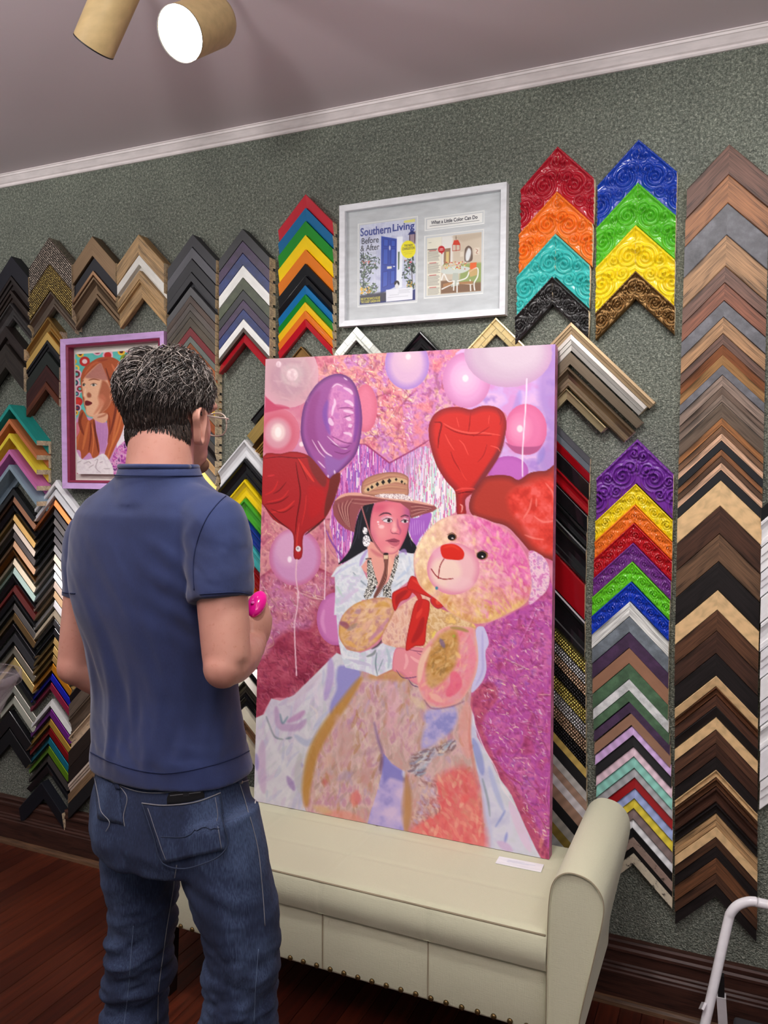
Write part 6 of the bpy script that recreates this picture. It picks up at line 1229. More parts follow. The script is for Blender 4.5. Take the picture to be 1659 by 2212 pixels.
pg.fill([(985, 660), (1130, 620), (1270, 640), (1190, 690), (1020, 700)], (206, 212, 206)); pg.fill([(1100, 690), (1150, 690), (1160, 810), (1080, 830)], (186, 192, 182))
leaves(pg, (1000, 580, 1230, 650), 60, 13, [(226, 90, 60), (236, 200, 90), (238, 238, 236), (200, 60, 60), (150, 170, 90)], 10, 9)
for p in ([(985, 760), (1010, 700), (1050, 770), (1110, 770)], [(1110, 770), (1105, 860)], [(990, 850), (1110, 790)], [(1145, 770), (1230, 740), (1260, 680)], [(1140, 790), (1140, 880)], [(1260, 680), (1340, 640), (1345, 720), (1310, 790), (1315, 860)], [(1150, 790), (1290, 800)], [(1270, 760), (1275, 865)]): pg.stroke(p, 13, (238, 236, 232), .95, taper=False)
pg.fill([(1255, 660), (1340, 640), (1340, 710), (1270, 730)], (214, 170, 120), op=.8); pg.fill([(1000, 800), (1100, 775), (1090, 800), (1000, 835)], (176, 130, 90)); pg.fill([(1160, 780), (1300, 770), (1290, 800), (1160, 800)], (176, 130, 90))
for k in range(44):
    y_ = 470+k*10.2
    if k % 12 < 1: pg.stroke([(866, y_), (930, y_-6)], 7, (186, 60, 60), .8, sm=False, taper=False)
    elif k % 12 != 11: pg.stroke([(850, y_), (850+random.Random(k).uniform(95, 122), y_-11)], 4, (110, 106, 100), .75, sm=False, taper=False)
pg.stroke([(855, 390), (885, 387)], 4, (120, 116, 110), .8, sm=False); pg.stroke([(850, 460), (940, 452)], 8, (60, 56, 56), .9, sm=False, taper=False)
pg.ell((984, 455), 34, 36, (190, 40, 44)); pg.stroke([(966, 452), (1002, 446)], 9, (236, 210, 206), .8, sm=False); pg.stroke([(962, 466), (1004, 460)], 9, (236, 210, 206), .7, sm=False); pg.stroke([(990, 490), (988, 500)], 14, (190, 40, 44), .9)
page = pg.build('magazine_page', printm, (0, -1, 0), mag)
navy = M('plain', (38, 56, 140), .4); ink = M('plain', (40, 40, 60), .4); yel = M('plain', (226, 214, 70), .4); wht = M('plain', (232, 232, 236), .4)
def gl_text(body, a, b, mat, parent, bold=0.0, **k): return lettering(body, 740+a[0]/4.6083, 440+a[1]/4.6083, 740+b[0]/4.6083, 440+b[1]/4.6083, YP-.0006, mat, parent, bold=bold)
gl_text('Southern', (177, 328), (482, 205), navy, cover, .022); gl_text('Living', (498, 300), (716, 176), navy, cover, .022)
gl_text('Before', (190, 405), (360, 322), ink, cover, .012); gl_text('& After', (178, 478), (366, 394), ink, cover, .012)
gl_text('A BEAUTIFUL', (262, 492), (345, 478), ink, cover); gl_text('MAKEOVER', (265, 506), (340, 493), ink, cover)
gl_text('THE NEW', (613, 430), (700, 398), ink, cover, .01); gl_text('CHARLESTON', (594, 465), (716, 424), ink, cover, .01); gl_text('WHAT THERE IS TO DO', (608, 488), (704, 474), ink, cover); gl_text('RIGHT NOW', (622, 504), (690, 492), ink, cover)
gl_text('RISE OF THE RANCH HOUSE', (182, 964), (374, 922), yel, cover, .01); gl_text('THE COZIEST GARDEN EVER', (182, 994), (376, 952), yel, cover, .01)
gl_text('What a Little Color Can Do', (880, 208), (1344, 112), ink, title, .022)
keep(mk('rule', rect_at(g_([(866, 222), (1362, 164), (1362, 168), (866, 226)]), YP-.0006), [(3, 2, 1, 0)], M('plain', (90, 90, 96))), title)
keep(mk('glass', [(fx0+.018, -.017, fz0+.018), (fx1-.018, -.017, fz0+.018), (fx1-.018, -.017, fz1-.018), (fx0+.018, -.017, fz1-.018)], [(0, 1, 2, 3)], glass_mat()), mag)

# ------------------------------------------------------------------ portrait in a lilac frame
px0, px1, pz0, pz1 = -2.482, -1.972, 1.521, 2.111
por = empty('framed_portrait', ((px0+px1)/2, -.002, pz0), label='red-haired woman portrait on teal flowers in lilac frame, behind man head', cat='picture frame')
frame_rails(por, px0, px1, pz0, pz1, .024, -.048, .046, M('paint', (206, 168, 222), .4))
frame_rails(por, px0+.0245, px1-.0245, pz0+.0245, pz1-.0245, .009, -.044, .040, M('paint', (138, 44, 74), .4), 'inner_rail')
wl = .034
keep(box('float_backing', px0+wl-.001, px1-wl+.001, -.010, -.004, pz0+wl-.001, pz1-wl+.001, M('paint', (226, 222, 214), .7)), por)
ax0, ax1, az0, az1 = px0+.060, px1-.052, pz0+.058, pz1-.060
pt = Art((ax0, -.030, az1), (ax1, -.030, az1), (ax1, -.030, az0), (ax0, -.030, az0), 200, 240).frame(120, 700, 4.6083)
pt.blotch([(0, 0), (1659, 0), (1659, 1751), (0, 1751)], [(84, 184, 172), (104, 200, 188), (92, 190, 182)], 20, 1, sm=False)
pk = (236, 180, 200)
for (x, y, r, c1, c2, ring) in [(300, 258, 26, (190, 40, 50), (236, 200, 210), 1), (415, 266, 34, (150, 50, 66), (150, 50, 66), 1), (522, 258, 36, (170, 40, 50), (96, 190, 180), 1), (655, 275, 38, (240, 184, 50), (90, 36, 26), 0), (722, 240, 34, (170, 40, 56), (170, 40, 56), 1), (850, 248, 34, (150, 40, 50), (96, 190, 180), 1), (925, 228, 26, (150, 40, 50), (200, 60, 70), 1),
      (246, 300, 34, (240, 186, 50), (96, 40, 30), 0), (290, 372, 52, (196, 46, 44), (238, 210, 210), 0), (182, 372, 30, (236, 180, 40), (60, 30, 26), 0), (205, 440, 34, (240, 200, 60), (96, 190, 180), 0), (208, 500, 36, (110, 40, 50), (96, 190, 180), 1), (195, 585, 32, (60, 60, 80), (96, 190, 180), 1), (242, 645, 30, (150, 40, 50), (96, 190, 180), 1), (208, 694, 24, (60, 60, 90), (96, 190, 180), 1),
      (222, 772, 48, (200, 44, 44), (214, 60, 50), 0), (215, 836, 28, (50, 50, 80), (150, 50, 60), 1), (198, 884, 28, (240, 186, 50), (70, 36, 30), 0), (520, 312, 36, (196, 46, 44), (196, 46, 44), 1), (695, 350, 52, (130, 150, 40), (120, 140, 40), 0), (745, 330, 30, (200, 130, 130), (190, 120, 120), 1), (830, 310, 34, (196, 46, 50), (196, 46, 50), 1), (960, 330, 44, (236, 190, 60), (90, 40, 30), 0), (900, 420, 44, (196, 46, 44), (150, 40, 40), 1), (985, 520, 40, (190, 60, 70), (96, 190, 180), 1), (800, 430, 40, (240, 190, 60), (96, 40, 30), 0)]:
    if ring: pt.ell((x, y), r*1.45, r*1.35, pk)
    pt.ell((x, y), r, r*.95, c1); pt.ell((x, y), r*.5, r*.45, c2)
pt.fill([(180, 980), (240, 900), (400, 950), (520, 980), (660, 1000), (760, 1130), (1020, 1200), (1020, 1560), (180, 1560)], (206, 146, 196), soft=3, sm=False)
pt.fill([(640, 990), (740, 1080), (750, 1200), (660, 1320), (610, 1250)], (234, 222, 230)); pt.blotch([(600, 1250), (760, 1130), (760, 1300), (600, 1500), (540, 1480)], [(150, 60, 150), (206, 110, 180), (226, 180, 210), (110, 50, 120)], 6, 5)
pt.fill([(185, 1000), (240, 960), (260, 1100), (200, 1230)], (214, 110, 120), op=.8)
for k in range(8): pt.stroke([(402+k*15, 970), (404+k*15, 1100), (420+k*10, 1270)], 5, (130, 84, 150), .7)
hc = (176, 88, 52)
pt.fill([(480, 328), (560, 330), (630, 368), (672, 440), (694, 560), (704, 760), (694, 950), (654, 1100), (600, 1210), (545, 1330), (502, 1398), (488, 1300), (528, 1150), (516, 1000), (490, 900), (400, 920), (300, 860), (250, 600), (258, 500), (290, 430), (350, 380), (420, 340)], hc)
pt.fill([(265, 850), (240, 880), (226, 960), (240, 1060), (200, 1150), (190, 1240), (245, 1262), (260, 1342), (300, 1312), (340, 1280), (380, 1340), (436, 1290), (430, 1180), (402, 1060), (386, 945), (330, 960), (300, 900)], hc)
for p, w, c in (([(270, 880), (240, 980), (280, 1100)], 30, (120, 50, 34)), ([(330, 960), (300, 1100), (270, 1250)], 26, (212, 120, 70)), ([(380, 960), (400, 1100), (430, 1280)], 20, (100, 40, 30)), ([(350, 980), (350, 1120), (330, 1270)], 18, (116, 46, 34)), ([(250, 1060), (220, 1150), (210, 1230)], 20, (206, 110, 66)), ([(600, 480), (640, 620), (640, 800), (600, 1000), (560, 1200)], 30, (206, 116, 70)), ([(640, 420), (680, 600), (680, 800)], 22, (110, 44, 34)),
                ([(560, 700), (600, 800), (580, 950), (540, 1100)], 24, (110, 46, 34)), ([(560, 400), (600, 480), (640, 560)], 26, (214, 120, 80)), ([(460, 360), (360, 410), (290, 500)], 22, (206, 104, 66)), ([(520, 350), (420, 370)], 20, (150, 64, 46)), ([(660, 900), (620, 1060), (540, 1260), (506, 1380)], 20, (214, 126, 70)), ([(500, 440), (540, 560), (600, 620)], 16, (96, 40, 32)), ([(520, 880), (540, 1000), (520, 1180)], 18, (140, 60, 40)), ([(640, 640), (660, 760), (640, 880)], 14, (226, 150, 90)), ([(360, 1000), (380, 1150), (360, 1320)], 12, (226, 130, 80))): pt.stroke(p, w, c, .8, soft=1.4)
fc = [(440, 388), (340, 470), (275, 550), (262, 600), (270, 680), (272, 715), (288, 740), (284, 790), (300, 830), (300, 880), (330, 916), (400, 922), (470, 880), (530, 820), (562, 740), (552, 650), (512, 540), (474, 440)]
pt.fill(fc, (238, 186, 150), rim=((196, 120, 90), 3, .5)); pt.fill([(440, 390), (330, 490), (300, 535), (400, 545), (490, 560), (520, 540), (474, 440)], (176, 112, 104), soft=4, op=.85); pt.fill([(470, 560), (525, 600), (560, 720), (530, 820), (470, 880), (420, 915), (480, 780), (430, 720), (450, 620)], (166, 88, 60), soft=5, op=.85)
pt.fill([(420, 720), (470, 700), (500, 760), (440, 850), (380, 900), (430, 800)], (206, 120, 90), soft=5, op=.7); pt.stroke([(280, 560), (262, 575)], 12, (140, 80, 56), .9); pt.stroke([(330, 560), (380, 548), (440, 560)], 14, (150, 84, 60), .9)
for x, y in ((380, 606), (282, 606)): pt.ell((x, y), 28 if x > 300 else 15, 13, (226, 214, 200)); pt.ell((x-2, y), 11, 12, (70, 76, 70)); pt.stroke([(x-34 if x > 300 else x-14, y), (x, y-16), (x+34 if x > 300 else x+18, y-4)], 7, (110, 56, 40), .9)
pt.fill([(330, 680), (355, 700), (350, 728), (320, 730), (312, 700)], (140, 70, 50), soft=3, op=.8); pt.stroke([(300, 640), (290, 700), (296, 720)], 12, (246, 214, 180), .8); pt.fill([(293, 770), (320, 762), (366, 786), (330, 812), (296, 806)], (116, 34, 38)); pt.stroke([(296, 788), (330, 785), (360, 788)], 5, (70, 20, 26))
pt.ell((556, 720), 22, 34, (206, 130, 96)); pt.fill([(370, 922), (470, 885), (520, 900), (512, 960), (470, 985), (405, 962)], (226, 172, 142)); pt.stroke([(420, 930), (480, 910), (520, 880)], 20, (170, 96, 70), .7, soft=3)
pt.blotch([(186, 1240), (262, 1345), (382, 1335), (480, 1290), (560, 1400), (576, 1480), (540, 1540), (230, 1545), (186, 1470)], [(226, 214, 220), (240, 232, 234), (234, 220, 226)], 10, 9)
for p in ([(220, 1380), (260, 1360)], [(280, 1390), (330, 1370), (350, 1390)], [(330, 1430), (380, 1400)], [(390, 1360), (420, 1350), (400, 1430), (450, 1480)], [(440, 1380), (470, 1370)], [(480, 1440), (540, 1440)]): pt.stroke(p, 10, (176, 160, 166), .7)
pt.fill([(180, 1455), (225, 1490), (245, 1545), (180, 1545)], (186, 84, 106))
pt.H += (fbm(pt.X/2.5, pt.Y/2.5, 7, 3)-.5)*.0008
pt.build('portrait_canvas', pigment_mat('portrait_pigment', .4), (0, -1, 0), por)
box_o = box('canvas_edge', ax0, ax1, -.0295, -.010, az0, az1, M('paint', (226, 220, 214), .7)); keep(box_o, por)
# ------------------------------------------------------------------ the man, seen from behind, facing the canvas
MY = -1.19
def wl_(px, py, dy): return at_y(px, py, MY+dy)
def loft(sections, n=40, p=2.3, cap=True):
    # sections: (centre xyz, half width a (x), half depth b (y)); horizontal rings
    V = []; Fs = []
    for (c, a, b) in sections:
        for k in range(n):
            t = 2*math.pi*k/n; ct, st_ = math.cos(t), math.sin(t)
            V.append((c[0]+a*math.copysign(abs(ct)**(2/p), ct), c[1]+b*math.copysign(abs(st_)**(2/p), st_), c[2]))
    for i in range(len(sections)-1):
        for k in range(n): Fs.append((i*n+k, i*n+(k+1) % n, (i+1)*n+(k+1) % n, (i+1)*n+k))
    if cap: Fs += [tuple(range(n))[::-1], tuple(range((len(sections)-1)*n, len(sections)*n))]
    if sections[0][0][2] > sections[-1][0][2]: Fs = [f[::-1] for f in Fs]
    return V, Fs
def ellips(c, r, nu=24, nv=16, M3=None):
    V = []; Fs = []
    for j in range(nv+1):
        ph = math.pi*j/nv
        for i in range(nu):
            t = 2*math.pi*i/nu; q = np.array((r[0]*math.sin(ph)*math.cos(t), r[1]*math.sin(ph)*math.sin(t), r[2]*math.cos(ph)))
            if M3 is not None: q = M3@q
            V.append(tuple(np.array(c)+q))
    for j in range(nv):
        for i in range(nu): Fs.append((j*nu+i, (j+1)*nu+i, (j+1)*nu+(i+1) % nu, j*nu+(i+1) % nu))
    return V, Fs
def union(name, pieces, voxel, smooth_it=6, factor=.5):
    V = []; Fs = []
    for v, f in pieces:
        k = len(V); V += [tuple(map(float, q)) for q in v]; Fs += [tuple(i+k for i in q) for q in f]
    me = bpy.data.meshes.new(name); me.from_pydata(V, [], Fs)
    bm = bmesh.new(); bm.from_mesh(me); bmesh.ops.remove_doubles(bm, verts=bm.verts, dist=1e-5); bmesh.ops.recalc_face_normals(bm, faces=bm.faces); bm.to_mesh(me); bm.free()
    o = bpy.data.objects.new(name, me); COL.objects.link(o)
    r = o.modifiers.new('r', 'REMESH'); r.mode = 'VOXEL'; r.voxel_size = voxel; r.adaptivity = 0
    s = o.modifiers.new('s', 'SMOOTH'); s.factor = factor; s.iterations = smooth_it
    dg = bpy.context.evaluated_depsgraph_get(); out = bpy.data.meshes.new_from_object(o.evaluated_get(dg))
    bpy.data.objects.remove(o); bpy.data.meshes.remove(me)
    out.polygons.foreach_set('use_smooth', [True]*len(out.polygons)); out.name = name
    return out
def displace(me, fn):
    n = len(me.vertices); co = np.zeros(n*3, np.float32); me.vertices.foreach_get('co', co); co = co.reshape(-1, 3).astype(float)
    no = np.zeros(n*3, np.float32); me.vertices.foreach_get('normal', no); no = no.reshape(-1, 3).astype(float)
    co = co+no*fn(co)[:, None]; me.vertices.foreach_set('co', co.astype(np.float32).ravel()); me.update()
def zpx(y, d=1.6): return 1.6-(y-1016)*d/F_PX
# joints
neck_b = wl_(345, 1022, -.01); head_c = wl_(366, 888, .035)
shR, shL = wl_(470, 1142, -.035), wl_(204, 1166, .03)
elR, elL = wl_(490, 1432, -.075), wl_(170, 1432, .0)
wrR = at_y(546, 1396, elR[1]+.19); wrL = elL+np.array((.13, .13, -.13))
def tor(py, px, dy, a, b): return (wl_(px, py, dy), a, b)
T_ = [tor(1024, 345, -.005, .078, .070), tor(1050, 342, -.005, .108, .082), tor(1080, 338, -.005, .150, .098), tor(1110, 336, -.005, .172, .11), tor(1160, 334, 0, .182, .118), tor(1230, 334, .005, .183, .124), tor(1310, 336, .01, .178, .122),
      tor(1400, 344, .015, .168, .114), tor(1480, 352, .02, .163, .110), tor(1560, 360, .022, .165, .112), tor(1620, 366, .022, .172, .118)]
def tshirt_mat():
    mt, nt, b = nodes('navy_jersey'); L = nt.links
    n = N(nt, 'ShaderNodeTexNoise', i_Scale=700.0, i_Detail=2.0); L.new(coords(nt, (1, 1, .25)), n.inputs['Vector'])
    n2 = N(nt, 'ShaderNodeTexNoise', i_Scale=9.0, i_Detail=3.0); L.new(coords(nt, (1, 1, 1)), n2.inputs['Vector'])
    ad = N(nt, 'ShaderNodeMath', operation='MULTIPLY_ADD'); ad.inputs[1].default_value = .35; L.new(n.outputs[0], ad.inputs[0]); L.new(n2.outputs[0], ad.inputs[2])
    L.new(ramp(nt, ad.outputs[0], [(.4, lin4((30, 43, 82))), (.9, lin4((43, 59, 106)))]), b.inputs['Base Color'])
    b.inputs['Roughness'].default_value = .85; b.inputs['Sheen Weight'].default_value = .25; b.inputs['Sheen Roughness'].default_value = .5
    bump(nt, b, n.outputs[0], .15, .0008); return mt
def skin_mat(name='skin'):
    mt, nt, b = nodes(name); L = nt.links
    n = N(nt, 'ShaderNodeTexNoise', i_Scale=150.0, i_Detail=3.0); L.new(coords(nt, (1, 1, 1)), n.inputs['Vector'])
    n2 = N(nt, 'ShaderNodeTexNoise', i_Scale=14.0, i_Detail=3.0); L.new(coords(nt, (1, 1, 1)), n2.inputs['Vector'])
    c = ramp(nt, n2.outputs[0], [(.3, lin4((196, 138, 120))), (.7, lin4((208, 154, 134)))])
    f = ramp(nt, n.outputs[0], [(.6, (1, 1, 1, 1)), (.74, (.88, .78, .72, 1))])
    mx = N(nt, 'ShaderNodeMix', data_type='RGBA', blend_type='MULTIPLY'); mx.inputs[0].default_value = .8; L.new(c, mx.inputs[6]); L.new(f, mx.inputs[7]); L.new(mx.outputs[2], b.inputs['Base Color'])
    b.inputs['Roughness'].default_value = .5; b.inputs['Subsurface Weight'].default_value = .08; b.inputs['Subsurface Radius'].default_value = (.01, .004, .002); b.inputs['Subsurface Scale'].default_value = .5
    bump(nt, b, n.outputs[0], .08, .0006); return mt
skinm = skin_mat(); navym = tshirt_mat()
base = wl_(372, 1690, .02)
man = empty('person', (base[0], base[1], 0), label='man in navy t-shirt and jeans viewing the canvas with his back turned', cat='person')
# ---- body: head, neck, torso core, arms, hands, legs as one surface
hx, hy, hz = head_c
P_b = [ellips(head_c+np.array((0, -.012, .012)), (.070, .0855, .093)), ellips(head_c+np.array((0, .030, -.036)), (.061, .070, .076)), ellips(head_c+np.array((0, .050, -.082)), (.045, .048, .040)),
       ellips(head_c+np.array((0, .106, -.030)), (.013, .018, .024)), ellips(head_c+np.array((0, .083, .014)), (.058, .022, .018))]
P_b.append(tube_mesh([head_c+np.array((0, -.018, -.03)), head_c*.45+neck_b*.55+np.array((0, -.01, 0)), neck_b+np.array((0, .0, -.01)), neck_b+np.array((0, .0, -.06))], [.062, .0625, .068, .09], 24))
P_b.append(tube_mesh([neck_b+np.array((0, -.01, -.03)), shR+np.array((-.05, .0, .0))], [.045, .03], 16)); P_b.append(tube_mesh([neck_b+np.array((0, -.01, -.03)), shL+np.array((.05, .0, .0))], [.045, .03], 16))
P_b.append(loft([(c, a*.86, b*.86) for c, a, b in T_]))
def limb(pts, rads, n=18, k=4):
    P = catmull(pts, k); r = np.interp(np.linspace(0, 1, len(P)), np.linspace(0, 1, len(rads)), rads); return tube_mesh(P, list(r), n)
def arm_piece(s, e, w, inward):
    d = (e-s); mid = s+d*.55
    up = limb([s, s+d*.3, mid, e-d*.06, e], [.052, .050, .0475, .044, .041])
    f = w-e; fo = limb([e-f*.04, e+f*.15, e+f*.45, e+f*.8, w], [.041, .0455, .043, .032, .0265])
    return [up, fo, ellips(e+np.array((0, -.012, -.006)), (.036, .036, .038))]
P_b += arm_piece(shR, elR, wrR, 1)+arm_piece(shL, elL, wrL, -1)
# hands: palm + five bent fingers each
def hand(w, fdir, side, curl):
    fdir = fdir/np.linalg.norm(fdir); upv = np.array((0, 0, 1.0)); lat = np.cross(fdir, upv); lat /= np.linalg.norm(lat); upv = np.cross(lat, fdir)
    out = []
    pc = w+fdir*.045
    B3 = np.stack([fdir, lat*.0+upv, np.cross(fdir, upv)], 1)      # hand held on edge: width along upv
    out.append(ellips(pc, (.052, .040, .019), M3=B3)); out.append(tube_mesh([w-fdir*.02, w+fdir*.02], [.026, .026], 14))
    palm = np.cross(fdir, upv)*side                                   # direction the palm faces
    tips = []
    for k, (off, ln) in enumerate(((.027, .072), (.009, .080), (-.009, .074), (-.026, .058))):
        p0 = w+fdir*.078+upv*off; a = p0+fdir*ln*.34+palm*ln*.10*curl; b = a+fdir*ln*.05+palm*ln*.36*curl; c = b-fdir*ln*.26*curl+palm*ln*.12
        out.append(limb([p0-fdir*.02, p0, a, b, c], [.0095, .0098, .0092, .0086, .0076], 12, 3)); tips.append(c)
    t0 = w+fdir*.022+upv*.030; t1 = t0+fdir*.026+upv*.016+palm*.014; t2 = t1+fdir*.024+palm*.016-upv*.004
    out.append(limb([t0-fdir*.012-upv*.01, t0, t1, t2], [.013, .0122, .0105, .0088], 12, 3))
    return out, pc, upv, palm, fdir
hR, pcR, upR, paR, fdR = hand(wrR, at_y(566, 1346, elR[1]+.235)-wrR, -1, 1.0)
hL, pcL, upL, paL, fdL = hand(wrL, np.array((.5, .35, .05)), 1, .6)
P_b += hR+hL
hipc = base+np.array((0, 0, -.06))
def legpt(px, py, dy): return wl_(px, py, dy)
Lk = [legpt(300, 1760, .03), legpt(308, 1900, .03), legpt(306, 2000, .03), legpt(300, 2100, .035), legpt(292, 2212, .035)]
Rk = [legpt(462, 1760, .0), legpt(494, 1900, .0), legpt(517, 2000, .0), legpt(520, 2100, .005), legpt(522, 2212, .005)]
ankL = np.array((Lk[-1][0]-.015, Lk[-1][1]-.02, .10)); ankR = np.array((Rk[-1][0]+.005, Rk[-1][1]-.02, .10))
P_b.append(loft([(base+np.array((0, 0, .06)), .145, .098), (base, .15, .105), (base+np.array((0, 0, -.1)), .15, .11)]))
P_b.append(limb(Lk+[ankL], [.078, .074, .066, .058, .052, .05, .036])); P_b.append(limb(Rk+[ankR], [.078, .076, .066, .058, .052, .05, .036]))
for a in (ankL, ankR): P_b.append(limb([a+np.array((0, -.02, -.04)), a+np.array((0, .05, -.055)), a+np.array((0, .13, -.07))], [.035, .038, .028]))
bme = union('body', P_b, .0055, 5, .5)
bme.materials.append(skinm)
# right ear (and left) added to the same mesh
def ear(side):
    c = head_c+np.array((side*.0725, -.004, -.035)); V = []; Fs = []
    outl = catmull([(0, -.034), (-.012, -.026), (-.016, 0), (-.022, .018), (-.016, .034), (0, .040), (.012, .032), (.014, .012), (.008, -.012), (.006, -.028)], 4, True)   # (y, z)
    n = len(outl); cen = outl.mean(0)
    rings = [(1.0, .000), (1.02, .012), (1.0, .017), (.84, .017), (.74, .010), (.45, .004), (.1, .002)]
    for k, (s, d) in enumerate(rings):
        for y, z in outl:
            q = cen+(np.array((y, z))-cen)*s
            V.append(tuple(c+np.array((side*(d-.006+max(0, -q[0])*.55), q[0]*1.15, q[1]))))
    for k in range(len(rings)-1):
        for i in range(n):
            f = (k*n+i, k*n+(i+1) % n, (k+1)*n+(i+1) % n, (k+1)*n+i); Fs.append(f)
    return V, Fs
bm = bmesh.new(); bm.from_mesh(bme)
for s_ in (1, -1):
    V, Fs = ear(s_); vs = [bm.verts.new(v) for v in V]
    fs = [bm.faces.new([vs[i] for i in f]) for f in Fs]
    for f in fs: f.smooth = True
    bmesh.ops.recalc_face_normals(bm, faces=fs)
bm.to_mesh(bme); bm.free()
body_o = keep(put(bpy.data.objects.new('body', bme)), man)
# ---- t-shirt
P_s = [loft(T_)]
hemR, hemL = shR+(elR-shR)*.53, shL+(elL-shL)*.49
P_s.append(limb([shR+np.array((-.055, .0, .020)), shR+np.array((-.01, 0, .004)), shR*.6+hemR*.4, hemR], [.050, .066, .063, .0595])); P_s.append(limb([shL+np.array((.055, .0, .024)), shL+np.array((.01, 0, .004)), shL*.6+hemL*.4, hemL], [.050, .066, .061, .056]))
P_s.append(tube_mesh([neck_b+np.array((0, 0, -.06)), neck_b+np.array((0, 0, -.02)), neck_b+np.array((0, -.002, .014))], [.10, .086, .0775], 32))
P_s.append(limb([neck_b+np.array((.035, -.004, -.058)), shR+np.array((-.02, 0, .026))], [.056, .046])); P_s.append(limb([neck_b+np.array((-.035, -.004, -.050)), shL+np.array((.02, 0, .030))], [.056, .046]))
P_s.append(loft([(wl_(366, 1600, .022), .170, .117), (wl_(368, 1630, .022), .174, .120), (wl_(370, 1656, .022), .176, .122)]))
sme = union('t_shirt', P_s, .0055, 7, .5)
def fold(co):
    x, y, z = co[:, 0], co[:, 1], co[:, 2]
    xr = x-base[0]
    low = np.clip((1.55-z)/.35, 0, 1)
    d = (fbm(xr*15+y*7+z*3.0+.6*np.sin(z*9), z*3.6+xr*3, 3, 3)-.5)*.034*low                      # long vertical drape
    d += (fbm(xr*14+z*16, z*10-xr*8, 9, 3)-.5)*.022*np.clip((1.14-z)/.12, 0, 1)     # creases above the hem
    sl = np.exp(-(((xr-(shR[0]-base[0])+.03)/.08)**2+((z-1.38)/.12)**2))
    d += np.sin((xr*.8+(z-1.38)*1.2)*95)*.0022*sl                                    # pull lines from the armpit
    sl2 = np.exp(-(((x-hemR[0])/.09)**2+((z-1.42)/.09)**2)); d += (fbm(x*20+z*30, z*18-y*20, 21, 3)-.5)*.011*sl2
    hz_ = wl_(370, 1656, .022)[2]
    return d*np.clip((z-hz_-.004)/.05, .12, 1)
displace(sme, fold)
sme.materials.append(navym)
shirt = keep(put(bpy.data.objects.new('t_shirt', sme)), man)
seamm = M('paint', (36, 46, 82), .9)
def seam_ring(c, axis, r, name, w=.0022, sx=1.0):
    axis = axis/np.linalg.norm(axis); u = np.cross(axis, [0, 0, 1.0]) if abs(axis[2]) < .9 else np.cross(axis, [1.0, 0, 0]); u /= np.linalg.norm(u); v = np.cross(axis, u)
    pts = [c+r*(u*math.cos(t)+v*math.sin(t)) for t in np.linspace(0, 2*math.pi, 33)]
    V, Fc = tube_mesh(pts, w, 6); return keep(mk(name, V, Fc, seamm, None, True), shirt)
axR = elR-shR; axL = elL-shL
# collar band
cb = neck_b+np.array((0, -.002, .0125))
pts = [cb+np.array((.0735*math.cos(t), .0735*math.sin(t), 0)) for t in np.linspace(0, 2*math.pi, 49)]
V, Fc = tube_mesh(pts, .0052, 10); keep(mk('collar', V, Fc, navym, None, True), shirt)
pts = [cb+np.array((.083*math.cos(t), .083*math.sin(t), -.017)) for t in np.linspace(0, 2*math.pi, 49)]
V, Fc = tube_mesh(pts, .0013, 6); keep(mk('collar_seam', V, Fc, seamm, None, True), shirt)
# ---- jeans
def denim_mat():
    mt, nt, b = nodes('denim'); L = nt.links
    w = N(nt, 'ShaderNodeTexNoise', i_Scale=1.0, i_Detail=3.0); L.new(coords(nt, (500, 500, 60)), w.inputs['Vector'])
    n = N(nt, 'ShaderNodeTexNoise', i_Scale=7.0, i_Detail=5.0, i_Distortion=.6); L.new(coords(nt, (1, 1, .6)), n.inputs['Vector'])
    ad = N(nt, 'ShaderNodeMath', operation='MULTIPLY_ADD'); ad.inputs[1].default_value = .4; L.new(w.outputs[0], ad.inputs[0]); L.new(n.outputs[0], ad.inputs[2])
    L.new(ramp(nt, ad.outputs[0], [(.42, lin4((19, 27, 48))), (.68, lin4((35, 48, 76))), (.98, lin4((80, 100, 132)))]), b.inputs['Base Color'])
    b.inputs['Roughness'].default_value = .9; bump(nt, b, w.outputs[0], .25, .0008); return mt
denim = denim_mat(); stitch = M('paint', (128, 130, 134), .9); dstitch = M('paint', (46, 56, 76), .9)
P_j = [loft([(base+np.array((0, 0, .075)), .145, .100), (base+np.array((0, 0, .03)), .156, .110), (base+np.array((.0, -.004, -.03)), .170, .124), (base+np.array((.004, -.008, -.09)), .174, .130), (base+np.array((.008, -.006, -.135)), .168, .122)])]
rl = [.088, .080, .072, .070, .070, .072, .076]; rr = [.090, .085, .078, .073, .073, .074, .078]
P_j.append(limb(Lk+[np.array((Lk[-1][0]-.008, Lk[-1][1], .30)), ankL+np.array((0, .012, -.055))], rl, 24)); P_j.append(limb(Rk+[np.array((Rk[-1][0]+.003, Rk[-1][1], .30)), ankR+np.array((0, .012, -.055))], rr, 24))
jme = union('jeans', P_j, .006, 6, .5)
def jfold(co):
    x, y, z = co[:, 0], co[:, 1], co[:, 2]; xr = x-base[0]
    k = np.clip((.80-z)/.15, 0, 1)
    d = (fbm(z*26+xr*6*np.sign(xr), xr*7+y*7, 33, 3)-.5)*.030*k
    d += (fbm(xr*20+z*14, y*14-z*8, 37, 3)-.5)*.010*np.clip((.97-z)/.1, 0, 1)
    d += (fbm(z*60-xr*22, y*14+xr*12, 39, 2)-.5)*.018*np.exp(-((z-.54)/.12)**2)
    s = np.exp(-((z-.80)/.05)**2)*np.clip(-(y-base[1])/.1, 0, 1); d += np.sin((z+abs(xr)*.5)*120)*.0022*s
    return d
displace(jme, jfold)
jme.materials.append(denim)
jeans = keep(put(bpy.data.objects.new('jeans', jme)), man)
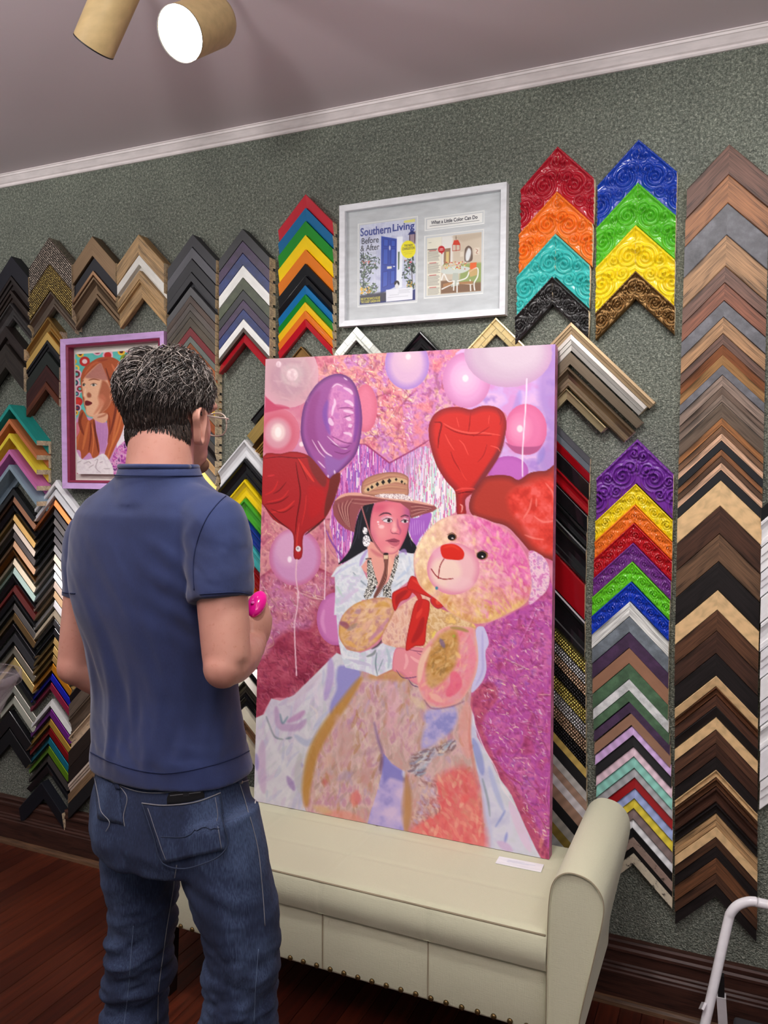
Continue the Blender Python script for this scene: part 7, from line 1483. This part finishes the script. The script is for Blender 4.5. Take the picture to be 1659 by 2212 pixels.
# ray-cast helper to lay pockets and seams on the cloth
from mathutils.bvhtree import BVHTree
def tree(me):
    bm = bmesh.new(); bm.from_mesh(me); t = BVHTree.FromBMesh(bm); bm.free(); return t
jt, st_t = tree(jme), tree(sme)
def on(t, px, py, off=.002):
    d = Vector(ray(px, py)).normalized(); h = t.ray_cast(Vector(CPOS), d, 4.0)
    if h[0] is None: return None
    return np.array(h[0]+h[1]*off)
def patch(t, poly, name, mat, parent, n=14, off=.004, thick=.003, sag=0):
    # cloth patch: rows between left and right edges of a four-cornered pixel outline, laid on the surface
    a, b, c, d = [np.array(p, float) for p in poly]; V = []; ok = True
    for k_off in (off, off-thick):
        for j in range(n+1):
            for i in range(n+1):
                u, v = i/n, j/n; p = (a*(1-u)+b*u)*(1-v)+(d*(1-u)+c*u)*v; p[1] += sag*math.sin(math.pi*u)*(1-v)
                q = on(t, p[0], p[1], k_off)
                if q is None: q = V[-1] if V else wl_(p[0], p[1], 0)
                V.append(q)
    m1 = n+1; o1 = m1*m1
    Fs = [(j*m1+i, (j+1)*m1+i, (j+1)*m1+i+1, j*m1+i+1) for j in range(n) for i in range(n)]
    for i in range(n):
        Fs += [(i, i+1, o1+i+1, o1+i), (n*m1+i, o1+n*m1+i, o1+n*m1+i+1, n*m1+i+1), (i*m1, o1+i*m1, o1+(i+1)*m1, (i+1)*m1), (i*m1+n, (i+1)*m1+n, o1+(i+1)*m1+n, o1+i*m1+n)]
    return keep(mk(name, V, Fs, mat, None, True), parent)
def seam(t, pts, w, mat, parent, name='seam', off=.001, k=6):
    P = catmull(pts, k); Q = [q for q in (on(t, a, b, off) for a, b in P) if q is not None]
    Q = [q for i, q in enumerate(Q) if i == 0 or np.linalg.norm(q-Q[i-1]) < .05]
    if len(Q) < 3: return
    V, Fc = tube_mesh(Q, w, 6); return keep(mk(name, V, Fc, mat, None, True), parent)
pk1 = patch(jt, [(312, 1734), (472, 1712), (488, 1832), (356, 1862)], 'back_pocket', denim, jeans, off=.0075, thick=.0075, sag=13)
seam(jt, [(312, 1734), (352, 1738.5), (392, 1736.5), (430, 1729.5), (472, 1712)], .0012, stitch, pk1, 'pocket_hem', .0085); seam(jt, [(312, 1736), (334, 1800), (356, 1862), (425, 1868), (487, 1832), (480, 1770), (472, 1712)], .0014, dstitch, pk1, 'stitching', .0078)
seam(jt, [(324, 1745), (344, 1805), (362, 1855)], .0006, stitch, pk1, 'stitching', .0078); seam(jt, [(462, 1722), (470, 1780), (478, 1830)], .0006, stitch, pk1, 'stitching', .0078); seam(jt, [(352, 1806), (400, 1806), (430, 1796), (476, 1790)], .0009, dstitch, pk1, 'stitching', .0078)
pk2 = patch(jt, [(206, 1668), (258, 1700), (268, 1780), (214, 1768)], 'back_pocket', denim, jeans, n=8, off=.0035)
seam(jt, [(206, 1668), (216, 1720), (222, 1752), (240, 1775), (232, 1795)], .0008, stitch, pk2, 'stitching', .004)
seam(jt, [(255, 1694), (275, 1722), (268, 1760), (270, 1785)], .0008, stitch, jeans, 'yoke_seam', .0012)
seam(jt, [(222, 1676), (250, 1692), (300, 1710), (360, 1712), (420, 1700), (508, 1668)], .0008, stitch, jeans, 'waistband_seam', .0012)
seam(jt, [(382, 1868), (372, 1930), (362, 1990), (352, 2060), (342, 2140), (340, 2212)], .0008, stitch, jeans, 'inseam', .001)
seam(jt, [(510, 1672), (532, 1740), (556, 1830), (566, 1920), (572, 2000)], .0008, stitch, jeans, 'side_seam', .001)
seam(jt, [(288, 2000), (282, 2080), (276, 2150), (268, 2212)], .0008, M('paint', (96, 114, 140), .9), jeans, 'faded_crease', .0005); seam(jt, [(558, 2050), (552, 2130), (548, 2212)], .0008, M('paint', (96, 114, 140), .9), jeans, 'faded_crease', .0005)
patch(jt, [(250, 1682), (258, 1682), (262, 1704), (254, 1704)], 'belt_loop', denim, jeans, n=4, off=.006); patch(jt, [(506, 1660), (514, 1658), (518, 1690), (510, 1692)], 'belt_loop', denim, jeans, n=4, off=.006)
patch(jt, [(526, 1660), (546, 1652), (546, 1668), (528, 1674)], 'woven_tag', M('stone', (176, 156, 140)), jeans, n=4, off=.006)
seam(jt, [(546, 1650), (550, 1665), (542, 1682), (520, 1690)], .0010, stitch, jeans, 'pocket_edge', .003)
V, Fc = ellips(on(jt, 518, 1690, .003), (.004, .004, .004), 10, 8); keep(mk('rivet', V, Fc, M('metal', (150, 140, 130)), None, True), jeans)
for p in ([(543, 1704), (546, 1712), (549, 1722)], [(546, 1716), (552, 1726), (551, 1736)]): seam(jt, p, .0014, M('paint', (206, 206, 206)), jeans, 'frayed_spot', .001)
# hems and sleeve seams
def hem_line(pts, mat=seamm, w=.0010, name='hem'): seam(st_t, pts, w, mat, shirt, name, .0008)
hem_line([(196, 1625), (240, 1646), (300, 1664), (360, 1670), (430, 1660), (500, 1640), (538, 1622)])
hem_line([(432, 1284), (470, 1281), (510, 1279), (538, 1283)], name='sleeve_hem'); hem_line([(130, 1279), (150, 1281), (163, 1282)], name='sleeve_hem')
hem_line([(498, 1064), (474, 1084), (446, 1120), (426, 1170), (418, 1220), (420, 1275)], name='armhole_seam')
# shoes (below the picture edge)
for a in (ankL, ankR):
    p = limb([a+np.array((0, -.065, -.06)), a+np.array((0, -.02, -.052)), a+np.array((0, .07, -.06)), a+np.array((0, .17, -.07))], [.036, .045, .047, .034], 20)
    V = [np.array((q[0], q[1], max(q[2], .012))) for q in p[0]]; keep(mk('shoe', V, p[1], M('paint', (52, 36, 28)), None, True), man)
    s = [(a[0]+.047*math.cos(t)*(1 if math.sin(t) < 0 else .9), a[1]+.05+.135*math.sin(t)) for t in np.linspace(0, 2*math.pi, 28, endpoint=False)]
    V = [(x, y, z) for z in (0, .016) for x, y in s]; n = 28
    keep(mk('sole', V, [(i, (i+1) % n, n+(i+1) % n, n+i) for i in range(n)]+[tuple(range(n))[::-1], tuple(range(n, 2*n))], M('plain', (30, 24, 22)), None), man)
# ---- hair
rg = random.Random(5)
hm = []
for nm, c in (('dark', (44, 36, 32)), ('mid', (74, 62, 55)), ('grey', (172, 162, 154))):
    mt, nt, b = nodes('hair_'+nm); b.inputs['Base Color'].default_value = lin4(c); b.inputs['Roughness'].default_value = .36; b.inputs['Specular IOR Level'].default_value = .6; hm.append(mt)
HC = head_c+np.array((0, -.012, .012)); HR = np.array((.0725, .088, .0955))
def in_hair(n):
    # n: unit direction in head space; face side and nape are bare
    x, y, z = n
    if y > .62 and z < .62: return False
    if y > .18 and z < .12 and abs(x) > .3: return False
    if z < -.86: return False
    if y > -.05 and z < -.25: return False
    return not (abs(x) > .72 and -.28 < y < .25 and z < -.02)
capv, capf = ellips(HC, HR, 40, 28)
keepf = []
for f in capf:
    c = np.mean([np.array(capv[i]) for i in f], 0); q = (c-HC)/HR
    if in_hair(q/np.linalg.norm(q)): keepf.append(f)
hair = keep(mk('hair', capv, keepf, hm[0], None, True), man)
def strand(p, n, nn, ln, curl, ph):
    # short lock that leaves the scalp, lies back along the flow and curls at the tip
    x, y, z = nn
    down = np.array((0, 0, -1.0)); flow = down-n*(down@n)
    if z > .45: flow = flow*.5+np.array((math.copysign(.45, x)+.15, -.25+.9*y, .1))
    flow = flow-n*(flow@n); flow /= np.linalg.norm(flow)+1e-9
    side = np.cross(n, flow); pts = []
    for k in range(7):
        t = k/6
        lift = ln*(.15+.26*curl)*math.sin(min(1, t*1.2)*math.pi*.75)
        w = math.sin(t*math.pi*(1+curl)+ph)*ln*.28*curl*t
        pts.append(p+flow*ln*t*(1-.15*curl*t)+n*(lift+.0015)+side*w)
    return pts
SV = [[], [], []]; SF = [[], [], []]
cnt = 0
while cnt < 7000:
    v = np.array([rg.gauss(0, 1) for _ in range(3)]); v /= np.linalg.norm(v)
    if not in_hair(v): continue
    cnt += 1
    p = HC+v*HR; n = v/HR; n /= np.linalg.norm(n)
    top = max(0, min(1, (v[2]+.05)/.6)); ln = .018+.030*top*rg.uniform(.6, 1.3)+rg.uniform(0, .006); curl = (.15+.9*top)*rg.uniform(.3, 1.1)
    pts = strand(p, n, v, ln, curl, rg.uniform(-1.5, 1.5))
    r = rg.random(); k = 2 if r < .05+.40*top else (1 if r < .50 else 0)
    w = rg.uniform(.0007, .0014)*(1.2 if k < 2 else .62)
    V, Fc = tube_mesh(pts, [w, w*1.1, w*1.1, w, w*.9, w*.7, w*.25], 3, False)
    o0 = len(SV[k]); SV[k] += V; SF[k] += [tuple(i+o0 for i in f) for f in Fc]
NC, NR = head_c+np.array((0, -.026, -.048)), np.array((.0645, .060, .062))
cnt = 0
while cnt < 1300:
    v = np.array([rg.gauss(0, 1) for _ in range(3)]); v /= np.linalg.norm(v)
    if v[1] > .05 or v[2] > .55 or v[2] < -.42: continue
    cnt += 1
    p = NC+v*NR; n = v/NR; n /= np.linalg.norm(n)
    pts = strand(p, n, (v[0], v[1], 0), .016+rg.uniform(0, .008), rg.uniform(.05, .25), rg.uniform(-1.5, 1.5))
    k = 1 if rg.random() < .4 else 0; w = rg.uniform(.0008, .0013)
    V, Fc = tube_mesh(pts, [w, w*1.1, w*1.1, w, w*.9, w*.7, w*.25], 3, False)
    o0 = len(SV[k]); SV[k] += V; SF[k] += [tuple(i+o0 for i in f) for f in Fc]
for k in range(3):
    o = mk('hair_locks', SV[k], SF[k], hm[k], None, True); o['kind'] = 'stuff'; keep(o, hair)
# stubble on the jaw
V, Fc = ellips(head_c+np.array((.004, .078, -.108)), (.030, .026, .020), 20, 14); keep(mk('beard', V, Fc, M('paint', (128, 92, 74), .9), None, True), man)
# ---- glasses
gm = M('gloss', (206, 190, 176)); lens = glass_mat()
gl_ = empty('eyeglasses', tuple(head_c+np.array((0, .11, -.01))), label='thin clear-framed eyeglasses worn by the man', cat='eyeglasses')
ey = head_c+np.array((0, .112, -.022))
for s_ in (1, -1):
    c = ey+np.array((s_*.036, -.002, 0)); ring_ = [c+np.array((.029*math.copysign(abs(math.cos(t))**.8, math.cos(t))+0, -.006*abs(math.cos(t))*(1 if s_*math.cos(t) > 0 else 0), .024*math.copysign(abs(math.sin(t))**.8, math.sin(t)))) for t in np.linspace(0, 2*math.pi, 37)]
    V, Fc = tube_mesh(ring_, .0017, 8); keep(mk('rim', V, Fc, gm, None, True), gl_)
    keep(mk('lens', ring_[:-1], [tuple(range(36))], lens), gl_)
    V, Fc = tube_mesh(catmull([c+np.array((s_*.029, -.004, .010)), c+np.array((s_*.040, -.02, .011)), head_c+np.array((s_*.073, .04, -.010)), head_c+np.array((s_*.077, -.005, -.008)), head_c+np.array((s_*.076, -.022, -.03))], 5), .0018, 8); keep(mk('temple', V, Fc, gm, None, True), gl_)
V, Fc = tube_mesh([ey+np.array((-.008, 0, .008)), ey+np.array((0, .003, .011)), ey+np.array((.008, 0, .008))], .0016, 8); keep(mk('bridge', V, Fc, gm, None, True), gl_)
# ---- phone in the back pocket
q = [on(jt, x, y, o_) for x, y, o_ in ((362, 1712, .004), (440, 1703, .004), (452, 1790, -.012), (378, 1800, -.012))]
ex = q[1]-q[0]; ex /= np.linalg.norm(ex); dn = q[3]-q[0]; dn -= ex*(dn@ex); dn /= np.linalg.norm(dn); nz = np.cross(ex, dn)
if nz@(CPOS-q[0]) < 0: nz = -nz
ph = empty('smartphone', tuple((q[0]+q[1])/2), label='black smartphone sticking out of the jeans back pocket', cat='phone')
wd = np.linalg.norm(q[1]-q[0])
def rbox(w0, w1, h0, h1, r, z0, z1, name, mat):
    pts = []
    for (cx_, cy_, a0) in ((w1-r, h0+r, -90), (w1-r, h1-r, 0), (w0+r, h1-r, 90), (w0+r, h0+r, 180)):
        for k in range(6): t = math.radians(a0+k*18); pts.append((cx_+r*math.cos(t), cy_+r*math.sin(t)))
    n = len(pts); V = [q[0]+ex*a+dn*b+nz*z for z in (z0, z1) for a, b in pts]
    o = mk(name, V, [(i, (i+1) % n, n+(i+1) % n, n+i) for i in range(n)]+[tuple(range(n))[::-1], tuple(range(n, 2*n))], mat)
    b_ = bmesh.new(); b_.from_mesh(o.data); bmesh.ops.recalc_face_normals(b_, faces=b_.faces); b_.to_mesh(o.data); b_.free(); return keep(o, ph)
rbox(0, wd, 0, .085, .012, -.004, .004, 'case', M('plain', (14, 14, 16), .35))
rbox(.006, wd-.006, .004, .0055, .0005, .004, .0046, 'edge_line', M('metal', (150, 150, 152)))
rbox(wd*.44, wd*.6, .002, .009, .001, .0042, .0052, 'camera_bar', M('plain', (40, 40, 44), .4))
# ---- pink tape roll held in the right fist
pc = pcR+upR*.048+fdR*.022+np.cross(fdR, upR)*(-.012 if np.cross(fdR, upR)@(CPOS-pcR) > 0 else .012)+R_*.011+U_*.004
gp = empty('pink_tape_measure', tuple(pc), label='bright pink oval gadget held in the man right fist', cat='gadget')
B3 = np.stack([fdR, upR, np.cross(fdR, upR)], 1)
V, Fc = ellips(pc, (.034, .015, .020), 24, 14, B3); keep(mk('case', V, Fc, M('gloss', (240, 20, 150)), None, True), gp)
V, Fc = ellips(pc+upR*.0165-fdR*.010, (.004, .002, .004), 10, 8, B3); keep(mk('button', V, Fc, M('gloss', (246, 96, 190)), None, True), gp)
